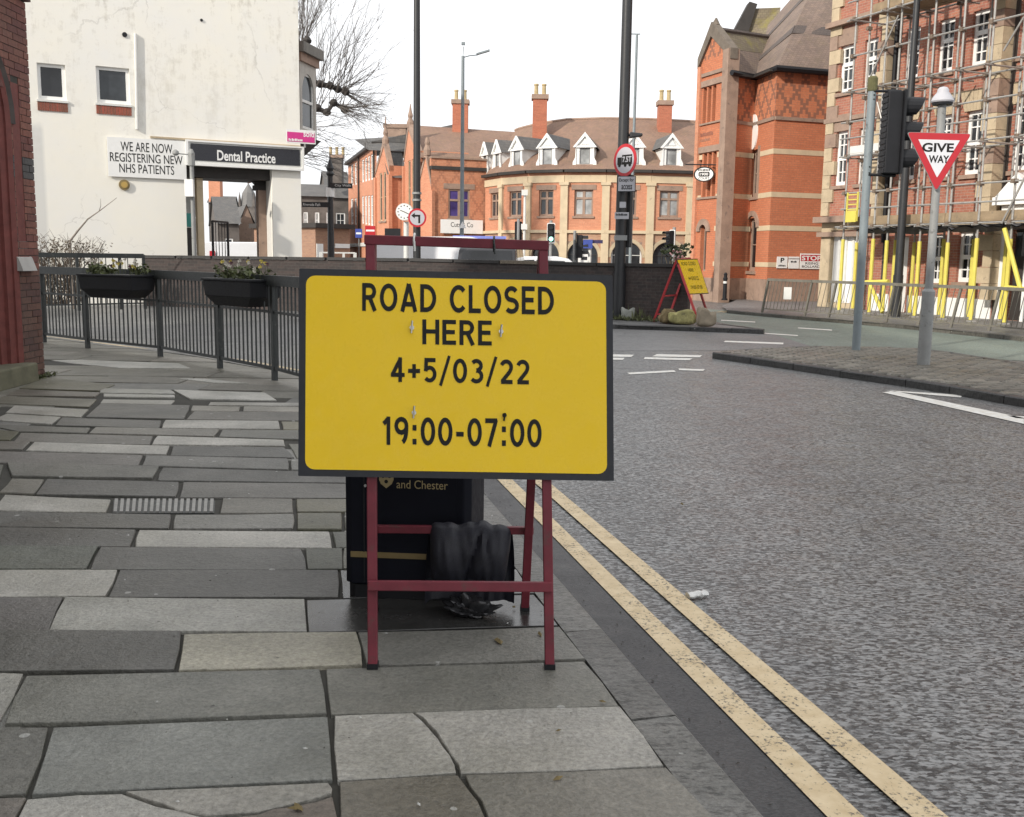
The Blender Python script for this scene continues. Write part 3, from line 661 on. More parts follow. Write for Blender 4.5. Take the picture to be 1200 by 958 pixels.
fc = [BP.hit(x, y, BS + 0.013) for x, y in ((361.5, 318.5), (706, 328), (714, 554), (362.5, 553))]
MB().rrect(BP, bu0 + 0.024, bu1 - 0.024, bv0 + 0.024, bv1 - 0.024, BS + 0.0125, 0.0012, 0.032).build('yellow_face', M['yellow'], sg)
def arc(cx, cy, rx, ry, a0, a1, n=8):
    return [(cx + rx * math.cos(math.radians(a0 + (a1 - a0) * k / n)), cy + ry * math.sin(math.radians(a0 + (a1 - a0) * k / n))) for k in range(n + 1)]
TH = .168; a_ = TH / 2; b_ = 1 - TH / 2
GL = {
 'R': (.66, [[(a_, 0), (a_, 1)], [(a_, b_), (.33, b_)] + arc(.33, .70, .21, .216, 90, -90) + [(a_, .484)], [(.33, .50), (.575, 0)]]),
 'O': (.78, [arc(.39, .5, .306, .416, 90, 450, 26)]),
 'A': (.76, [[(.085, 0), (.38, 1)], [(.38, 1), (.675, 0)], [(.2, .27), (.56, .27)]]),
 'D': (.72, [[(a_, 0), (a_, 1)], [(a_, b_), (.26, b_)] + arc(.26, .5, .37, .416, 90, -90, 14) + [(a_, a_)]]),
 'C': (.72, [arc(.40, .5, .316, .416, 42, 318, 20)]),
 'L': (.55, [[(a_, 0), (a_, 1)], [(a_, a_), (.54, a_)]]),
 'S': (.66, [arc(.33, .705, .235, .211, 30, 240, 12) + arc(.33, .29, .25, .206, 80, -145, 14)]),
 'E': (.60, [[(a_, 0), (a_, 1)], [(a_, b_), (.58, b_)], [(a_, .51), (.53, .51)], [(a_, a_), (.58, a_)]]),
 'H': (.72, [[(a_, 0), (a_, 1)], [(.636, 0), (.636, 1)], [(a_, .52), (.636, .52)]]),
 '4': (.66, [[(.43, 0), (.43, 1)], [(.46, .98), (.07, .30)], [(.0, .29), (.64, .29)]]),
 '+': (.58, [[(.29, .18), (.29, .74)], [(.01, .46), (.57, .46)]]),
 '5': (.64, [[(.58, b_), (.14, b_)], [(.155, 1), (.125, .46)], [(.10, .50)] + arc(.305, .345, .24, .26, 125, -140, 16)]),
 '/': (.50, [[(.04, -.12), (.46, 1.1)]]),
 '0': (.66, [arc(.33, .5, .246, .416, 90, 450, 24)]),
 '3': (.64, [arc(.31, .725, .215, .191, 145, -90, 12), arc(.30, .305, .25, .221, 90, -145, 14)]),
 '2': (.64, [arc(.31, .69, .23, .226, 160, -20, 12) + [(.47, .50), (.11, .10)], [(.06, a_), (.60, a_)]]),
 '1': (.40, [[(.26, 0), (.26, 1)], [(.26, .93), (.04, .74)]]),
 '9': (.64, [arc(.32, .68, .235, .236, 0, 360, 20), arc(.32, .62, .235, .536, 0, -75, 10)]),
 ':': (.30, [[(.06, .13), (.24, .13)], [(.06, .62), (.24, .62)]]),
 '-': (.42, [[(.04, .42), (.38, .42)]]),
 '7': (.60, [[(.03, b_), (.58, b_)], [(.53, .95), (.2, 0)]]),
 ' ': (.34, []),
}
def strokes(s, P, u0, u1, v0, v1, w, mat, parent):
    gap = .13; W_ = sum(GL[c][0] for c in s) + gap * (len(s) - 1); kx = (u1 - u0) / W_
    has = '/' in s; lo, hi = (-.12, 1.1) if has else (0, 1); ky = (v1 - v0) / (hi - lo); mb = MB(); x = 0; q = 0
    for c in s:
        gw, ps = GL[c]
        for pts in ps:
            q += 1; L, R_ = [], []; closed = len(pts) > 3 and abs(pts[0][0] - pts[-1][0]) + abs(pts[0][1] - pts[-1][1]) < 1e-6; n = len(pts)
            for i in range(n):
                pa = pts[i - 1] if i else (pts[-2] if closed else pts[0]); pb_ = pts[i + 1] if i < n - 1 else (pts[1] if closed else pts[-1])
                dx, dy = pb_[0] - pa[0], pb_[1] - pa[1]; l = math.hypot(dx, dy); t2 = TH / 2 * (.8 if c == '/' else 1)
                if c == ':': t2 = .1
                L.append((pts[i][0] - dy / l * t2, pts[i][1] + dx / l * t2)); R_.append((pts[i][0] + dy / l * t2, pts[i][1] - dx / l * t2))
            f = lambda e: P.p(u0 + (x + e[0]) * kx, v0 + (e[1] - lo) * ky, w + .00012 * (q % 4))
            for i in range(n - 1): mb.poly([f(R_[i]), f(R_[i + 1]), f(L[i + 1]), f(L[i])])
        x += gw + gap
    return mb.build('lettering', mat, parent, recalc=False)
for s, x0, x1, y0, y1, off in (('ROAD CLOSED', 428.5, 652.5, 333, 365.5, .012), ('HERE', 498, 579.5, 374, 403, .012), ('4+5/03/22', 460.5, 622.5, 416, 451, .012), ('19:00-07:00', 449.5, 635, 488, 521, .012)):
    (ua, vt) = BP.hit(x0, (y0 + y1) / 2 - (4 if 0 else 0), BS)
    (ub, _) = BP.hit(x1, (y0 + y1) / 2, BS); xm = (x0 + x1) / 2
    v1 = BP.hit(xm, y0, BS)[1]; v0 = BP.hit(xm, y1, BS)[1]
    strokes(s, BP, ua, ub, v0, v1, BS + 0.0152, M['ink'], sg)
for x, y in ((486, 384), (590, 386.5), (486.5, 483), (592, 484)):
    u, v = BP.hit(x, y, BS)
    b = MB().disc(BP, u, v, BS + 0.0138, 0.008, d=0.006, n=10); b.tube([BP.p(u, v + 0.004, BS + 0.016), BP.p(u + 0.002, v + 0.022 * (0.3 if x > 591 else 1), BS + 0.03), BP.p(u - 0.002, v - 0.02, BS + 0.024)], 0.0035, 5)
    b.build('fixing_clip', M['steel'] if x < 591 else M['black'], sg)
# ------------------------------------------------------------------ litter bin behind it
bl, brr = G(404, 700), G(551, 706)
bax = (V((brr.x, brr.y, 0)) - V((bl.x, bl.y, 0))).normalized()
LB = Pl(V((bl.x, bl.y, 0)), bax)
bw = (brr - bl).length
print('BIN', bl, brr, bw)
bn = thing('litter_bin', 'black council litter bin with a gold band behind the sign', 'litter bin', LB.p(bw / 2, 0, -0.25))
mb = MB(); mb.rrect(Pl(LB.o, LB.r, -LB.n), 0, bw, 0, 0.5, 0.05, 1.02, 0.05)
mb = MB()
foot = lambda z, i: [LB.p(u, z, w) for u, w in ((i + .03, -i), (bw - i - .03, -i), (bw - i, -i - .03), (bw - i, -.5 + i), (i, -.5 + i), (i, -i - .03))]
mb.prism(foot(0.06, 0), (0, 0, 0.98)); mb.build('body', M['bin'], bn, bevel=0.006)
MB().prism(foot(0.0, 0.012), (0, 0, 0.055)).build('base', M['black'], bn)
MB().prism(foot(1.045, -0.012), (0, 0, 0.09)).build('lid', M['bin'], bn, bevel=0.02)
vg0, vg1 = LB.hit(480, 655)[1], LB.hit(480, 648.5)[1]
MB().pb(LB, 0.028, bw - 0.01, vg0, vg1, 0.001, 0.005).build('gold_band', M['gold'], bn)
us = LB.hit(426, 620)[0]
MB().pb(LB, us, us + 0.006, 0.07, 1.0, 0.001, 0.004).build('door_edge', M['black'], bn)
MB().pb(LB, us + 0.02, bw - 0.06, 0.30, 0.80, 0.001, 0.003).pb(LB, us + 0.02, bw - 0.06, 0.08, 0.22, 0.001, 0.003).build('door', M['bin'], bn)
u0, u1 = LB.hit(465, 568)[0], LB.hit(525, 568)[0]; v0, v1 = LB.hit(495, 573)[1], LB.hit(495, 563)[1]
mg = m_paint('gold_print', (0.40, 0.32, 0.16), 0.5, 0.1)
text('and Chester', LB, u0, u1, v0, v1, 0.006, mg, bn)
text('Cheshire West', LB, u0, u1 + 0.02, v1 + 0.012, v1 + 0.012 + (v1 - v0), 0.006, mg, bn)
uc, vc = LB.hit(453, 562)
sh = [(-1, 1.1), (1, 1.1), (1, 0), (.75, -.6), (0, -1.2), (-.75, -.6), (-1, 0)]
cr_ = MB().prism([LB.p(uc + a * .03, vc + b * .03, 0.005) for a, b in sh], LB.n * .002).build('crest', mg, bn)
q = MB()
for a, b in ((-.45, .5), (.45, .5), (0, -.25)): q.disc(LB, uc + a * .03, vc + b * .03, 0.0075, .008, d=.001, n=8)
q.build('crest_mark', M['ink'], cr_)
u, v = LB.hit(428.5, 569); MB().disc(LB, u, v, 0.004, 0.006, d=0.004, n=10).build('rivet', M['steel'], bn)
# ------------------------------------------------------------------ black sandbag hung over the rear bar
A_, B_ = lp(rl, tlb, kr) + V((0, 0.03, 0)), lp(rr, trb, kr) + V((0, 0.03, 0))
RB = Pl(A_, (B_ - A_))
def rb_u(px): return RB.hit(px, 634)[0]
ua, ub = rb_u(503), rb_u(600)
random.seed(2)
NU, NV = 34, 26
def sack_pt(s, t):
    # s across the bar, t down the front (0..0.4), over the bar, down the back (0.6..1)
    uu = ua + (ub - ua) * s + 0.01 * math.sin(t * 9 + 1) * (s - 0.5)
    dv = [(-0.21, 0.035), (-0.15, 0.07), (-0.08, 0.075), (-0.02, 0.058), (0.020, 0.032), (0.030, 0.0), (0.016, -0.03), (-0.04, -0.055), (-0.14, -0.085), (-0.23, -0.10), (-0.31, -0.09)]
    x = t * (len(dv) - 1); i = min(int(x), len(dv) - 2); f = x - i
    v = dv[i][0] * (1 - f) + dv[i + 1][0] * f; w = dv[i][1] * (1 - f) + dv[i + 1][1] * f
    hang = max(0, -v)
    d_ = s + .55 * (t - .35)
    ridge = lambda x: abs(math.sin(x)) ** .7 - .6
    fold = (0.012 * math.sin(d_ * 9 + 1.5 * math.sin(t * 5 + 1)) + 0.016 * ridge(d_ * 8.5 + .8 * math.sin(t * 7)) * (.35 + s) + 0.008 * ridge(s * 19 - 4 * t + 1.3 * math.sin(s * 9)) + 0.004 * math.sin(s * 53 + t * 17)) * (0.45 + 2.0 * hang)
    pinch = -0.020 * math.exp(-((s - 0.60 - .5 * (t - .3)) / 0.03) ** 2) * min(1, 0.5 + 4 * hang)
    w += (fold + pinch) * (1 if w >= 0 else -1)
    edge = math.sqrt(max(0.0, 1 - (2 * s - 1) ** 4)); w *= 0.30 + 0.70 * edge
    v += (-0.020 * (1 - edge) + 0.006 * math.sin(s * 13) + .004 * math.sin(s * 31)) * (1 if abs(t - .45) < .25 else .4)
    uu += (-0.25 * hang * (s - 0.35)) if t < .5 else 0.12 * hang * (s - .6)
    return RB.p(uu, v + 0.010 * math.sin(s * 8) * hang * 3, w)
sb = MB()
g = [[sack_pt(i / NU, j / NV) for j in range(NV + 1)] for i in range(NU + 1)]
vs = [p for r in g for p in r]; sb.add(vs, [(i * (NV + 1) + j, (i + 1) * (NV + 1) + j, (i + 1) * (NV + 1) + j + 1, i * (NV + 1) + j + 1) for i in range(NU) for j in range(NV)])
# thickness: a second skin 14 mm in, closed along the rim
inn = []
for i in range(NU + 1):
    for j in range(NV + 1):
        p = g[i][j]; c = RB.p((p - RB.o).dot(RB.r), min(-0.03, (p - RB.o).z), 0.0); inn.append(p + (c - p) * 0.35)
n0 = len(vs)
sb.add(inn, [(i * (NV + 1) + j, i * (NV + 1) + j + 1, (i + 1) * (NV + 1) + j + 1, (i + 1) * (NV + 1) + j) for i in range(NU) for j in range(NV)])
rim = [(i, 0) for i in range(NU + 1)] + [(NU, j) for j in range(1, NV + 1)] + [(i, NV) for i in range(NU - 1, -1, -1)] + [(0, j) for j in range(NV - 1, 0, -1)]
for k in range(len(rim)):
    a = rim[k][0] * (NV + 1) + rim[k][1]; b = rim[(k + 1) % len(rim)][0] * (NV + 1) + rim[(k + 1) % len(rim)][1]
    sb.f.append((a, b, n0 + b, n0 + a))
sbt = thing('sandbag', 'black woven sandbag draped over the rear bar of the large sign', 'sandbag', RB.p((ua + ub) / 2, 0, 0))
sb.build('sack', M['navy'], sbt, smooth=True)
# crumpled clear film on the wet flag, and the gathered neck of the sack
random.seed(9)
def crumple(name, label, cat, c, r, h, mat, n=70, flat=0.5):
    t = thing(name, label, cat, c)
    bm = bmesh.new(); bmesh.ops.create_icosphere(bm, subdivisions=4, radius=1)
    mb = MB()
    ph = [random.uniform(0, 6) for _ in range(6)]
    for v in bm.verts:
        q = v.co.copy(); k = 1 + 0.30 * math.sin(q.x * 5 + ph[0]) * math.sin(q.y * 6 + ph[1]) + 0.22 * math.sin(q.z * 9 + q.x * 7 + ph[2]) + 0.09 * abs(math.sin(q.x * 13 + q.y * 9 + ph[3])) * abs(math.sin(q.y * 17 - q.z * 11 + ph[4])) + random.uniform(-0.03, 0.03)
        mb.v.append(V((c.x + q.x * r[0] * k, c.y + q.y * r[1] * k, max(c.z + 0.002, c.z + (q.z * 0.5 + 0.42) * h * k))))
    mb.f = [tuple(v.index for v in f.verts) for f in bm.faces]; bm.free()
    mb.build('wrapping', mat, t, smooth=True); return t
crumple('plastic_bag', 'crumpled dark plastic bag on the wet flag under the sign', 'litter', G(552, 722), (0.085, 0.045), 0.075, m_paint('glossy_black_film', (0.03, 0.03, 0.032), 0.12, 0.5, 30))
c = G(817, 700, ROADZ + 0.008)
cn = thing('crushed_can', 'crushed silver drinks can lying by the yellow line', 'litter', c)
mb = MB(); prof = []
ax_ = V((0.93, 0.36, 0.03)).normalized()
for k in range(9): prof.append((0.028 * (0.8 if k in (0, 8) else 1) * (1 - 0.28 * math.sin(k * 1.3) ** 2), -0.05 + 0.0125 * k))
mb.lathe(c + V((0, 0, 0.018)), prof, 12, ax_)
for v in mb.v: v.z = c.z + 0.001 + (v.z - c.z) * 0.62; v.y += 0.006 * math.sin(v.x * 150)
mb.build('body', m_paint('bare_aluminium', (0.62, 0.62, 0.60), 0.35, 0.3, 30, metal=0.4), cn, smooth=True)
# ------------------------------------------------------------------ red brick building on the left (in its own shade)
BX = -5.40                                   # plane of the visible side wall
by1 = 11.72
LW = Pl((BX, by1, 0), (0, -1, 0))            # u runs towards the camera, outward normal = ?
if LW.n.x < 0: LW = Pl((BX, by1, 0), (0, 1, 0))
LS = -1 if LW.r.y > 0 else 1                 # sign so that u*LS = metres towards the camera
def lw(px, py): u, v = LW.hit(px, py); return u, v
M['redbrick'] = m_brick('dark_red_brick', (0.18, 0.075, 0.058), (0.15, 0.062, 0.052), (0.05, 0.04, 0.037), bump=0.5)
M['onebrick'] = None
b = NB('red_brick_piece'); oi = b.n('ShaderNodeObjectInfo'); g = b.n('ShaderNodeTexCoord').outputs['Object']
n1 = b.noise(g, 30, 4, 0.65); n2 = b.noise(g, 1.3, 4)
cc = b.mix(b.ramp(n1, 0.3, 0.7), b.mix(1.0, oi.outputs['Color'], (0.75, 0.75, 0.75, 1), 'MULTIPLY'), b.mix(1.0, oi.outputs['Color'], (1.25, 1.2, 1.15, 1), 'MULTIPLY'))
b.col(b.mix(b.ramp(n2, 0.45, 0.75, 0, 0.5), cc, (0.06, 0.05, 0.045, 1))); b.rough(0.85); b.bump(n1, 0.35, 0.004); M['onebrick'] = b.m
bb = thing('brick_building', 'dark red brick building with a deep arch at the left edge', 'building', (BX - 3, 4, 0))
HT = 4.42
mb = MB()
SPR, ACU, ARR, ARC_U = 2.76, 1.41, 0.94, 0.47
wl = lambda u0, u1, va0, va1: mb.poly([(BX, by1 - u0, va0), (BX, by1 - u1, va1), (BX, by1 - u1, HT), (BX, by1 - u0, HT)])
wl(0, ARC_U, -.3, -.3); wl(2 * ACU - ARC_U, by1 + 14, -.3, -.3)
for k in range(24):
    u0, u1 = ARC_U + 2 * ARR * k / 24, ARC_U + 2 * ARR * (k + 1) / 24
    hh_ = lambda u: SPR + math.sqrt(max(0, ARR ** 2 - (u - ACU) ** 2)); wl(u0, u1, hh_(u0), hh_(u1))
mb.poly([(BX, by1, -.3), (BX - 9, by1, -.3), (BX - 9, by1, HT), (BX, by1, HT)])
mb.poly([(BX - 9, by1, -.3), (BX - 9, -14, -.3), (BX - 9, -14, HT), (BX - 9, by1, HT)]).poly([(BX, -14, -.3), (BX - 9, -14, -.3), (BX - 9, -14, HT), (BX, -14, HT)])
mb.build('wall', M['joint'], bb, recalc=False)
# gabled roof: shades the pavement in front
M['dtile'] = m_tiles('dark_roof_tiles', (0.10, 0.07, 0.06), (0.075, 0.06, 0.055))
rf = MB(); xm = BX - 4.5
rf.poly([(BX + .25, by1 + .2, HT), (BX + .25, -14, HT), (xm, -14, 10.5), (xm, by1 + .2, 10.5)]).poly([(BX - 9.25, by1 + .2, HT), (BX - 9.25, -14, HT), (xm, -14, 10.5), (xm, by1 + .2, 10.5)])
rf.poly([(BX, by1, HT), (BX - 9, by1, HT), (xm, by1, 10.45)]).poly([(BX, -14, HT), (BX - 9, -14, HT), (xm, -14, 10.45)])
rf.build('roof', M['dtile'], bb, recalc=False)
# unseen tall block and roof, added to throw shade over the foreground
tm = MB().bx(BX - 14, BX - 2.1, -26, 9.0, -.2, 11.2); tm.build('shade_block', M['redbrick'], bb)
tm = MB().prism([(BX - 14.3, 9.3, 11.21), (BX - 1.8, 9.3, 11.21), (BX - 8, 9.3, 15.5)], (0, -35.6, 0)); tm.build('shade_block_roof', M['dtile'], bb)
# oversailing brick cornice
cm = MB()
for k, (o, z0, z1) in enumerate(((0.05, HT - .30, HT - .21), (0.10, HT - .205, HT - .11), (0.17, HT - .105, HT + .04))):
    cm.bx(BX - .2, BX + o, -14, by1 + o, z0, z1)
cm.build('cornice', M['redbrick'], bb)
# visible bricks one by one: pier between wall corner and arch
ARC_U = 0.47                                  # metres from the corner where the arch reveal begins
course = 0.076; random.seed(21)
def brick_box(mb, u0, u1, v0, v1, d):         # u measured from the corner towards the camera
    y0, y1 = by1 - u0, by1 - u1
    mb.hexa([(BX - .03, y0, v0), (BX + d, y0, v0), (BX + d, y1, v0), (BX - .03, y1, v0)], [(BX - .03, y0, v1), (BX + d, y0, v1), (BX + d, y1, v1), (BX - .03, y1, v1)])
SPR, ACU, ARR = 2.76, 1.41, 0.94               # arch springing height, centre, radius
def in_arch(u, v):
    if u < ARC_U or u > 2 * ACU - ARC_U: return False
    if v < SPR: return u > ARC_U
    return (u - ACU) ** 2 + (v - SPR) ** 2 < ARR ** 2
nb_ = 0; rest = MB(); k = 0; v = 0.0
while v < HT - 0.32:
    u = -0.01 + (0.0 if k % 2 else -0.115)
    while u < 9:
        u0, u1 = max(u, -0.012), u + 0.217
        cu = (u0 + u1) / 2
        segs = [(u0, u1)]
        if 1.45 < v < 3.2: segs = [(a_, min(b_, .255)) for a_, b_ in segs] + [(max(a_, .435), b_) for a_, b_ in segs]
        if v < SPR: segs = [(a_, min(b_, ARC_U - .004)) for a_, b_ in segs]
        for u0, u1 in segs:
            cu = (u0 + u1) / 2
            if u1 - u0 < .02 or (v >= SPR and in_arch(cu, v + .03)): continue
            band = 2.18 < v < 2.40
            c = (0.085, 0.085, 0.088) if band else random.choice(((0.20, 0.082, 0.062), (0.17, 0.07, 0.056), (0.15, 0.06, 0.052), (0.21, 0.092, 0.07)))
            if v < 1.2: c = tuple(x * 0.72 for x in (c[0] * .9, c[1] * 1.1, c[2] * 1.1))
            d = random.uniform(0.004, 0.011)
            if nb_ < 285 and cu < 1.25:
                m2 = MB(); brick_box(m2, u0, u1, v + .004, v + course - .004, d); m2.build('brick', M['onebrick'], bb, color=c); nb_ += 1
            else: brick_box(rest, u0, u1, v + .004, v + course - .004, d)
        u += 0.226
    v += course; k += 1
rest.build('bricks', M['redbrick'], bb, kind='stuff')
# north-facing end bricks seen at the corner edge, joined
e = MB(); v = 0.0; k = 0
while v < HT - .32:
    x = BX - (0.0 if k % 2 else 0.115)
    while x > BX - 3:
        e.bx(x - .217, min(x, BX), by1 - .02, by1 + .008, v + .005, v + course - .005); x -= .226
    v += course; k += 1
e.build('end_bricks', M['redbrick'], bb, kind='stuff')
# moulded arch: three orders stepping back into the wall
M['terra'] = m_paint('moulded_red_terracotta', (0.145, 0.04, 0.033), 0.7, 0.3, 9, bump=0.2)
for i, (r0, r1, w0, w1) in enumerate(((1.0, 0.935, -.05, 0.03), (0.935, 0.86, -.08, 0.01), (0.86, 0.77, -.14, -.03), (0.77, 0.68, -.22, -.09), (0.68, 0.55, -.3, -.16))):
    mb = MB(); n = 16
    A = [(ACU - r0, 0.0), (ACU - r0, SPR)] + [(ACU - r0 * math.cos(PI * k / n), SPR + r0 * math.sin(PI * k / n)) for k in range(1, n)] + [(ACU + r0, SPR), (ACU + r0, 0.0)]
    Bq = [(ACU - r1, 0.0), (ACU - r1, SPR)] + [(ACU - r1 * math.cos(PI * k / n), SPR + r1 * math.sin(PI * k / n)) for k in range(1, n)] + [(ACU + r1, SPR), (ACU + r1, 0.0)]
    if i == 0: A, Bq = A[1:-1], Bq[1:-1]
    P3 = lambda q, w: V((BX + w, by1 - q[0], q[1]))
    for j in range(len(A) - 1):
        mb.hexa([P3(A[j], w0), P3(A[j], w1), P3(Bq[j], w1 - .02), P3(Bq[j], w0)], [P3(A[j + 1], w0), P3(A[j + 1], w1), P3(Bq[j + 1], w1 - .02), P3(Bq[j + 1], w0)])
    mb.build('arch_moulding', M['terra'] if i else m_paint('dark_hood_mould', (0.06, 0.05, 0.045), 0.8, 0.3), bb)
mb = MB(); mb.poly([(BX - .28, by1 - ACU + .6, 0), (BX - .28, by1 - ACU - .6, 0), (BX - .28, by1 - ACU - .6, SPR + .6), (BX - .28, by1 - ACU + .6, SPR + .6)])
mb.build('door', m_paint('dark_door', (0.03, 0.018, 0.016), 0.5, 0.3), bb, recalc=False)
# recessed slot with its stone sill, and the doorstep
mb = MB(); mb.hexa([(BX - .07, by1 - .26, 1.52), (BX + .002, by1 - .26, 1.52), (BX + .002, by1 - .43, 1.52), (BX - .07, by1 - .43, 1.52)], [(BX - .07, by1 - .26, 3.2), (BX + .003, by1 - .26, 3.2), (BX + .003, by1 - .43, 3.2), (BX - .07, by1 - .43, 3.2)])
mb.build('recess', M['terra'], bb)
mb = MB(); mb.hexa([(BX, by1 - .17, 1.20), (BX + .07, by1 - .17, 1.20), (BX + .07, by1 - .50, 1.20), (BX, by1 - .50, 1.20)], [(BX, by1 - .17, 1.36), (BX + .02, by1 - .17, 1.34), (BX + .02, by1 - .50, 1.34), (BX, by1 - .50, 1.36)])
mb.build('sill', m_paint('pale_sill_stone', (0.36, 0.35, 0.33), 0.7, 0.15), bb)
MB().pb(LW, *(sorted((LS * .24, LS * .44))), 1.37, 1.52, -.01, 0.004).build('grey_plaque', m_paint('grey_stone', (0.14, 0.14, 0.13), 0.8, 0.3, 20), bb)
st = thing('doorstep', 'mossy stone doorstep at the foot of the brick arch', 'step', (BX + .1, by1 - 1.9, 0))
MB().hexa([(BX - .2, by1 - ARC_U + .02, -.02), (BX + .16, by1 - ARC_U + .02, -.02), (BX + .16, by1 - 3, -.02), (BX - .2, by1 - 3, -.02)], [(BX - .2, by1 - ARC_U + .02, .20), (BX + .15, by1 - ARC_U + .02, .20), (BX + .15, by1 - 3, .20), (BX - .2, by1 - 3, .20)]).build('stone', m_paint('mossy_stone', (0.12, 0.115, 0.075), 0.9, 0.35, 5, bump=0.4), st, bevel=0.02)

# ------------------------------------------------------------------ guard rails
def guard_rail(name, label, posts, h, spacing, mat, lean=0.0, style='solid', bar_r=0.008, pw=0.065, parent_kind=None):
    t = thing(name, label, 'railing', sum(posts, V((0, 0, 0))) / len(posts))
    barmesh = None
    for i, p in enumerate(posts):
        d = (posts[min(i + 1, len(posts) - 1)] - posts[max(0, i - 1)]).normalized()
        MB().bar(p + V((0, 0, -.02)), p + V((0, 0, h - .01)) + d * lean * h, pw, pw * .8, side=d).build('post', mat, t)
    for a, b in zip(posts, posts[1:]):
        d = (b - a).normalized(); sh = lambda z: d * lean * z + V((0, 0, z))
        def hb(z, w, dd, name): MB().bar(a + sh(z), b + sh(z), w, dd, side=Z3).build(name, mat, t)
        if style == 'solid':
            hb(h - .045, .115, .06, 'top_rail'); hb(h - .40, .03, .02, 'mid_rail'); hb(.13, .035, .03, 'bottom_rail')
        else:
            hb(h - .02, .07, .07, 'top_rail'); hb(.1, .03, .03, 'bottom_rail')
        L = (b - a).length; n = int(L / spacing)
        z0, z1 = (.13, h - .09) if style == 'solid' else (.1, h - .05)
        for k in range(1, n):
            q = a.lerp(b, k / n)
            r = MB().bar(q + sh(z0), q + sh(z1), bar_r * 2, bar_r * 2, side=d); r.build('bar', mat, t)
    return t
pl_posts = [V((p.x, p.y, 0)) for p in POSTS]
pl_posts += [pl_posts[-1] + (pl_posts[-1] - pl_posts[-2])]
guard_rail('guard_rail', 'dark grey pedestrian railing carrying two flower troughs along the left kerb', pl_posts, 1.17, 0.105, M['rail'])
rpx = [(893, 366), (943, 370), (971, 372), (1004, 374.6), (1038.6, 377.6), (1076, 381), (1114, 384), (1159, 387.5), (1215, 393)]
rposts = [V((G(*p).x, G(*p).y, 0)) for p in rpx]
M['rail2'] = m_paint('galvanised_rail', (0.15, 0.14, 0.115), 0.6, 0.25, 6)
guard_rail('guard_rail', 'weathered grey railing before the scaffolded building', rposts, 0.93, 0.14, M['rail2'], lean=0.22, style='thin', bar_r=0.006, pw=0.055)
nt_ = thing('notice', 'small white notice tied to the railing by the tall brick hall', 'notice', D(923, 340, rposts[0].y - .7))
q = Pl(D(918, 351, 27.2), (1, -.12, 0)); MB().pb(q, 0, .2, 0, .32, 0, .012).build('sheet', M['offwhite'], nt_)
zz = [D(40, 302, 24.6), D(90, 302, 25.2), D(140, 302, 26.0), D(168, 302, 26.4)]
guard_rail('guard_rail', 'grey railing across the road below the bare shrub', [V((p.x, p.y, ROADZ + .1)) for p in zz], 1.37, 0.16, M['rail'], style='solid')
# ------------------------------------------------------------------ flower troughs
M['leafg'] = m_leaf('pansy_leaf', (0.085, 0.10, 0.035)); M['petaly'] = m_leaf('yellow_petal', (0.62, 0.5, 0.1), .2); M['petalw'] = m_leaf('cream_petal', (0.6, 0.56, 0.48), .15); M['petalp'] = m_leaf('dark_petal', (0.12, 0.05, 0.07), .3)
def leaf_cards(mb, c, n, r, size, flat=0.6, up=0.3):
    for _ in range(n):
        d = V((random.gauss(0, 1), random.gauss(0, 1), random.gauss(0, 1))).normalized() * random.random() ** 0.4
        p = V((c.x + d.x * r[0], c.y + d.y * r[1], c.z + d.z * r[2]))
        a = V((random.uniform(-1, 1), random.uniform(-1, 1), random.uniform(-.6, 1))).normalized(); bq = a.cross(V((random.uniform(-1, 1), random.uniform(-1, 1), random.uniform(-1, 1)))).normalized()
        s = size * random.uniform(0.6, 1.3)
        mb.poly([p - a * s, p + bq * s * flat, p + a * s, p - bq * s * flat])
def trough(pxl, pxr, pytop, h, Y, label, group='flower troughs on the railing'):
    a, b = D(pxl, pytop, Y[0]), D(pxr, pytop + (pxr - pxl) * 0.02, Y[1]); a.z = b.z = (a.z + b.z) / 2
    L = (b - a).length; ax = (b - a).normalized(); P = Pl(V((a.x, a.y, a.z)), V((ax.x, ax.y, 0)))
    t = thing('flower_trough', label, 'planter', P.p(L / 2, -h, 0), group)
    def ring(z, i, w0, w1): return [P.p(i, z, w0), P.p(L - i, z, w0), P.p(L - i, z, -w1), P.p(i, z, -w1)]
    mb = MB(); mb.hexa(ring(-h, .16, .10, .2), ring(-h * .62, .03, .15, .24)); mb.build('basin', M['black'], t)
    mb = MB(); mb.hexa(ring(-h * .615, .02, .155, .245), ring(0, 0, .17, .26)); mb.hexa(ring(0.002, -.015, .185, .275), ring(.028, -.015, .185, .275)); mb.build('trough', M['black'], t, bevel=0.006)
    f = MB(); fl_ = {k: MB() for k in ('petaly', 'petalw', 'petalp')}
    for k in range(int(L / .1)):
        c = P.p(random.uniform(.05, L - .05), random.uniform(.05, .11), random.uniform(-.2, .1))
        leaf_cards(f, c, 46, (.1, .1, .085), .028)
    for k in range(int(L / .045)):
        c = P.p(random.uniform(.05, L - .05), random.uniform(.12, .24), random.uniform(-.15, .12)); key = random.choice(('petaly', 'petaly', 'petalw', 'petalw', 'petalp', 'petalw'))
        for j in range(5):
            an = j * 1.257 + random.random(); e = V((math.cos(an), -.25, math.sin(an))) * random.uniform(.018, .026); s = V((-e.z, 0, e.x)) * .5
            fl_[key].poly([c, c + e * .6 + s, c + e * 1.2, c + e * .6 - s])
        f.bar(V((c.x, c.y, a.z)), c, .004, .004)
    f.build('foliage', M['leafg'], t, recalc=False, kind='stuff')
    for k, q in fl_.items():
        if q.v: q.build('blossom', M[k], t, recalc=False, kind='stuff')
random.seed(31)
trough(103, 165, 323.5, 0.29, (14.4, 13.9), 'black flower trough on the railing nearer the red brick building')
trough(252, 308, 329, 0.29, (12.35, 11.7), 'black flower trough on the railing with a white label on its end')
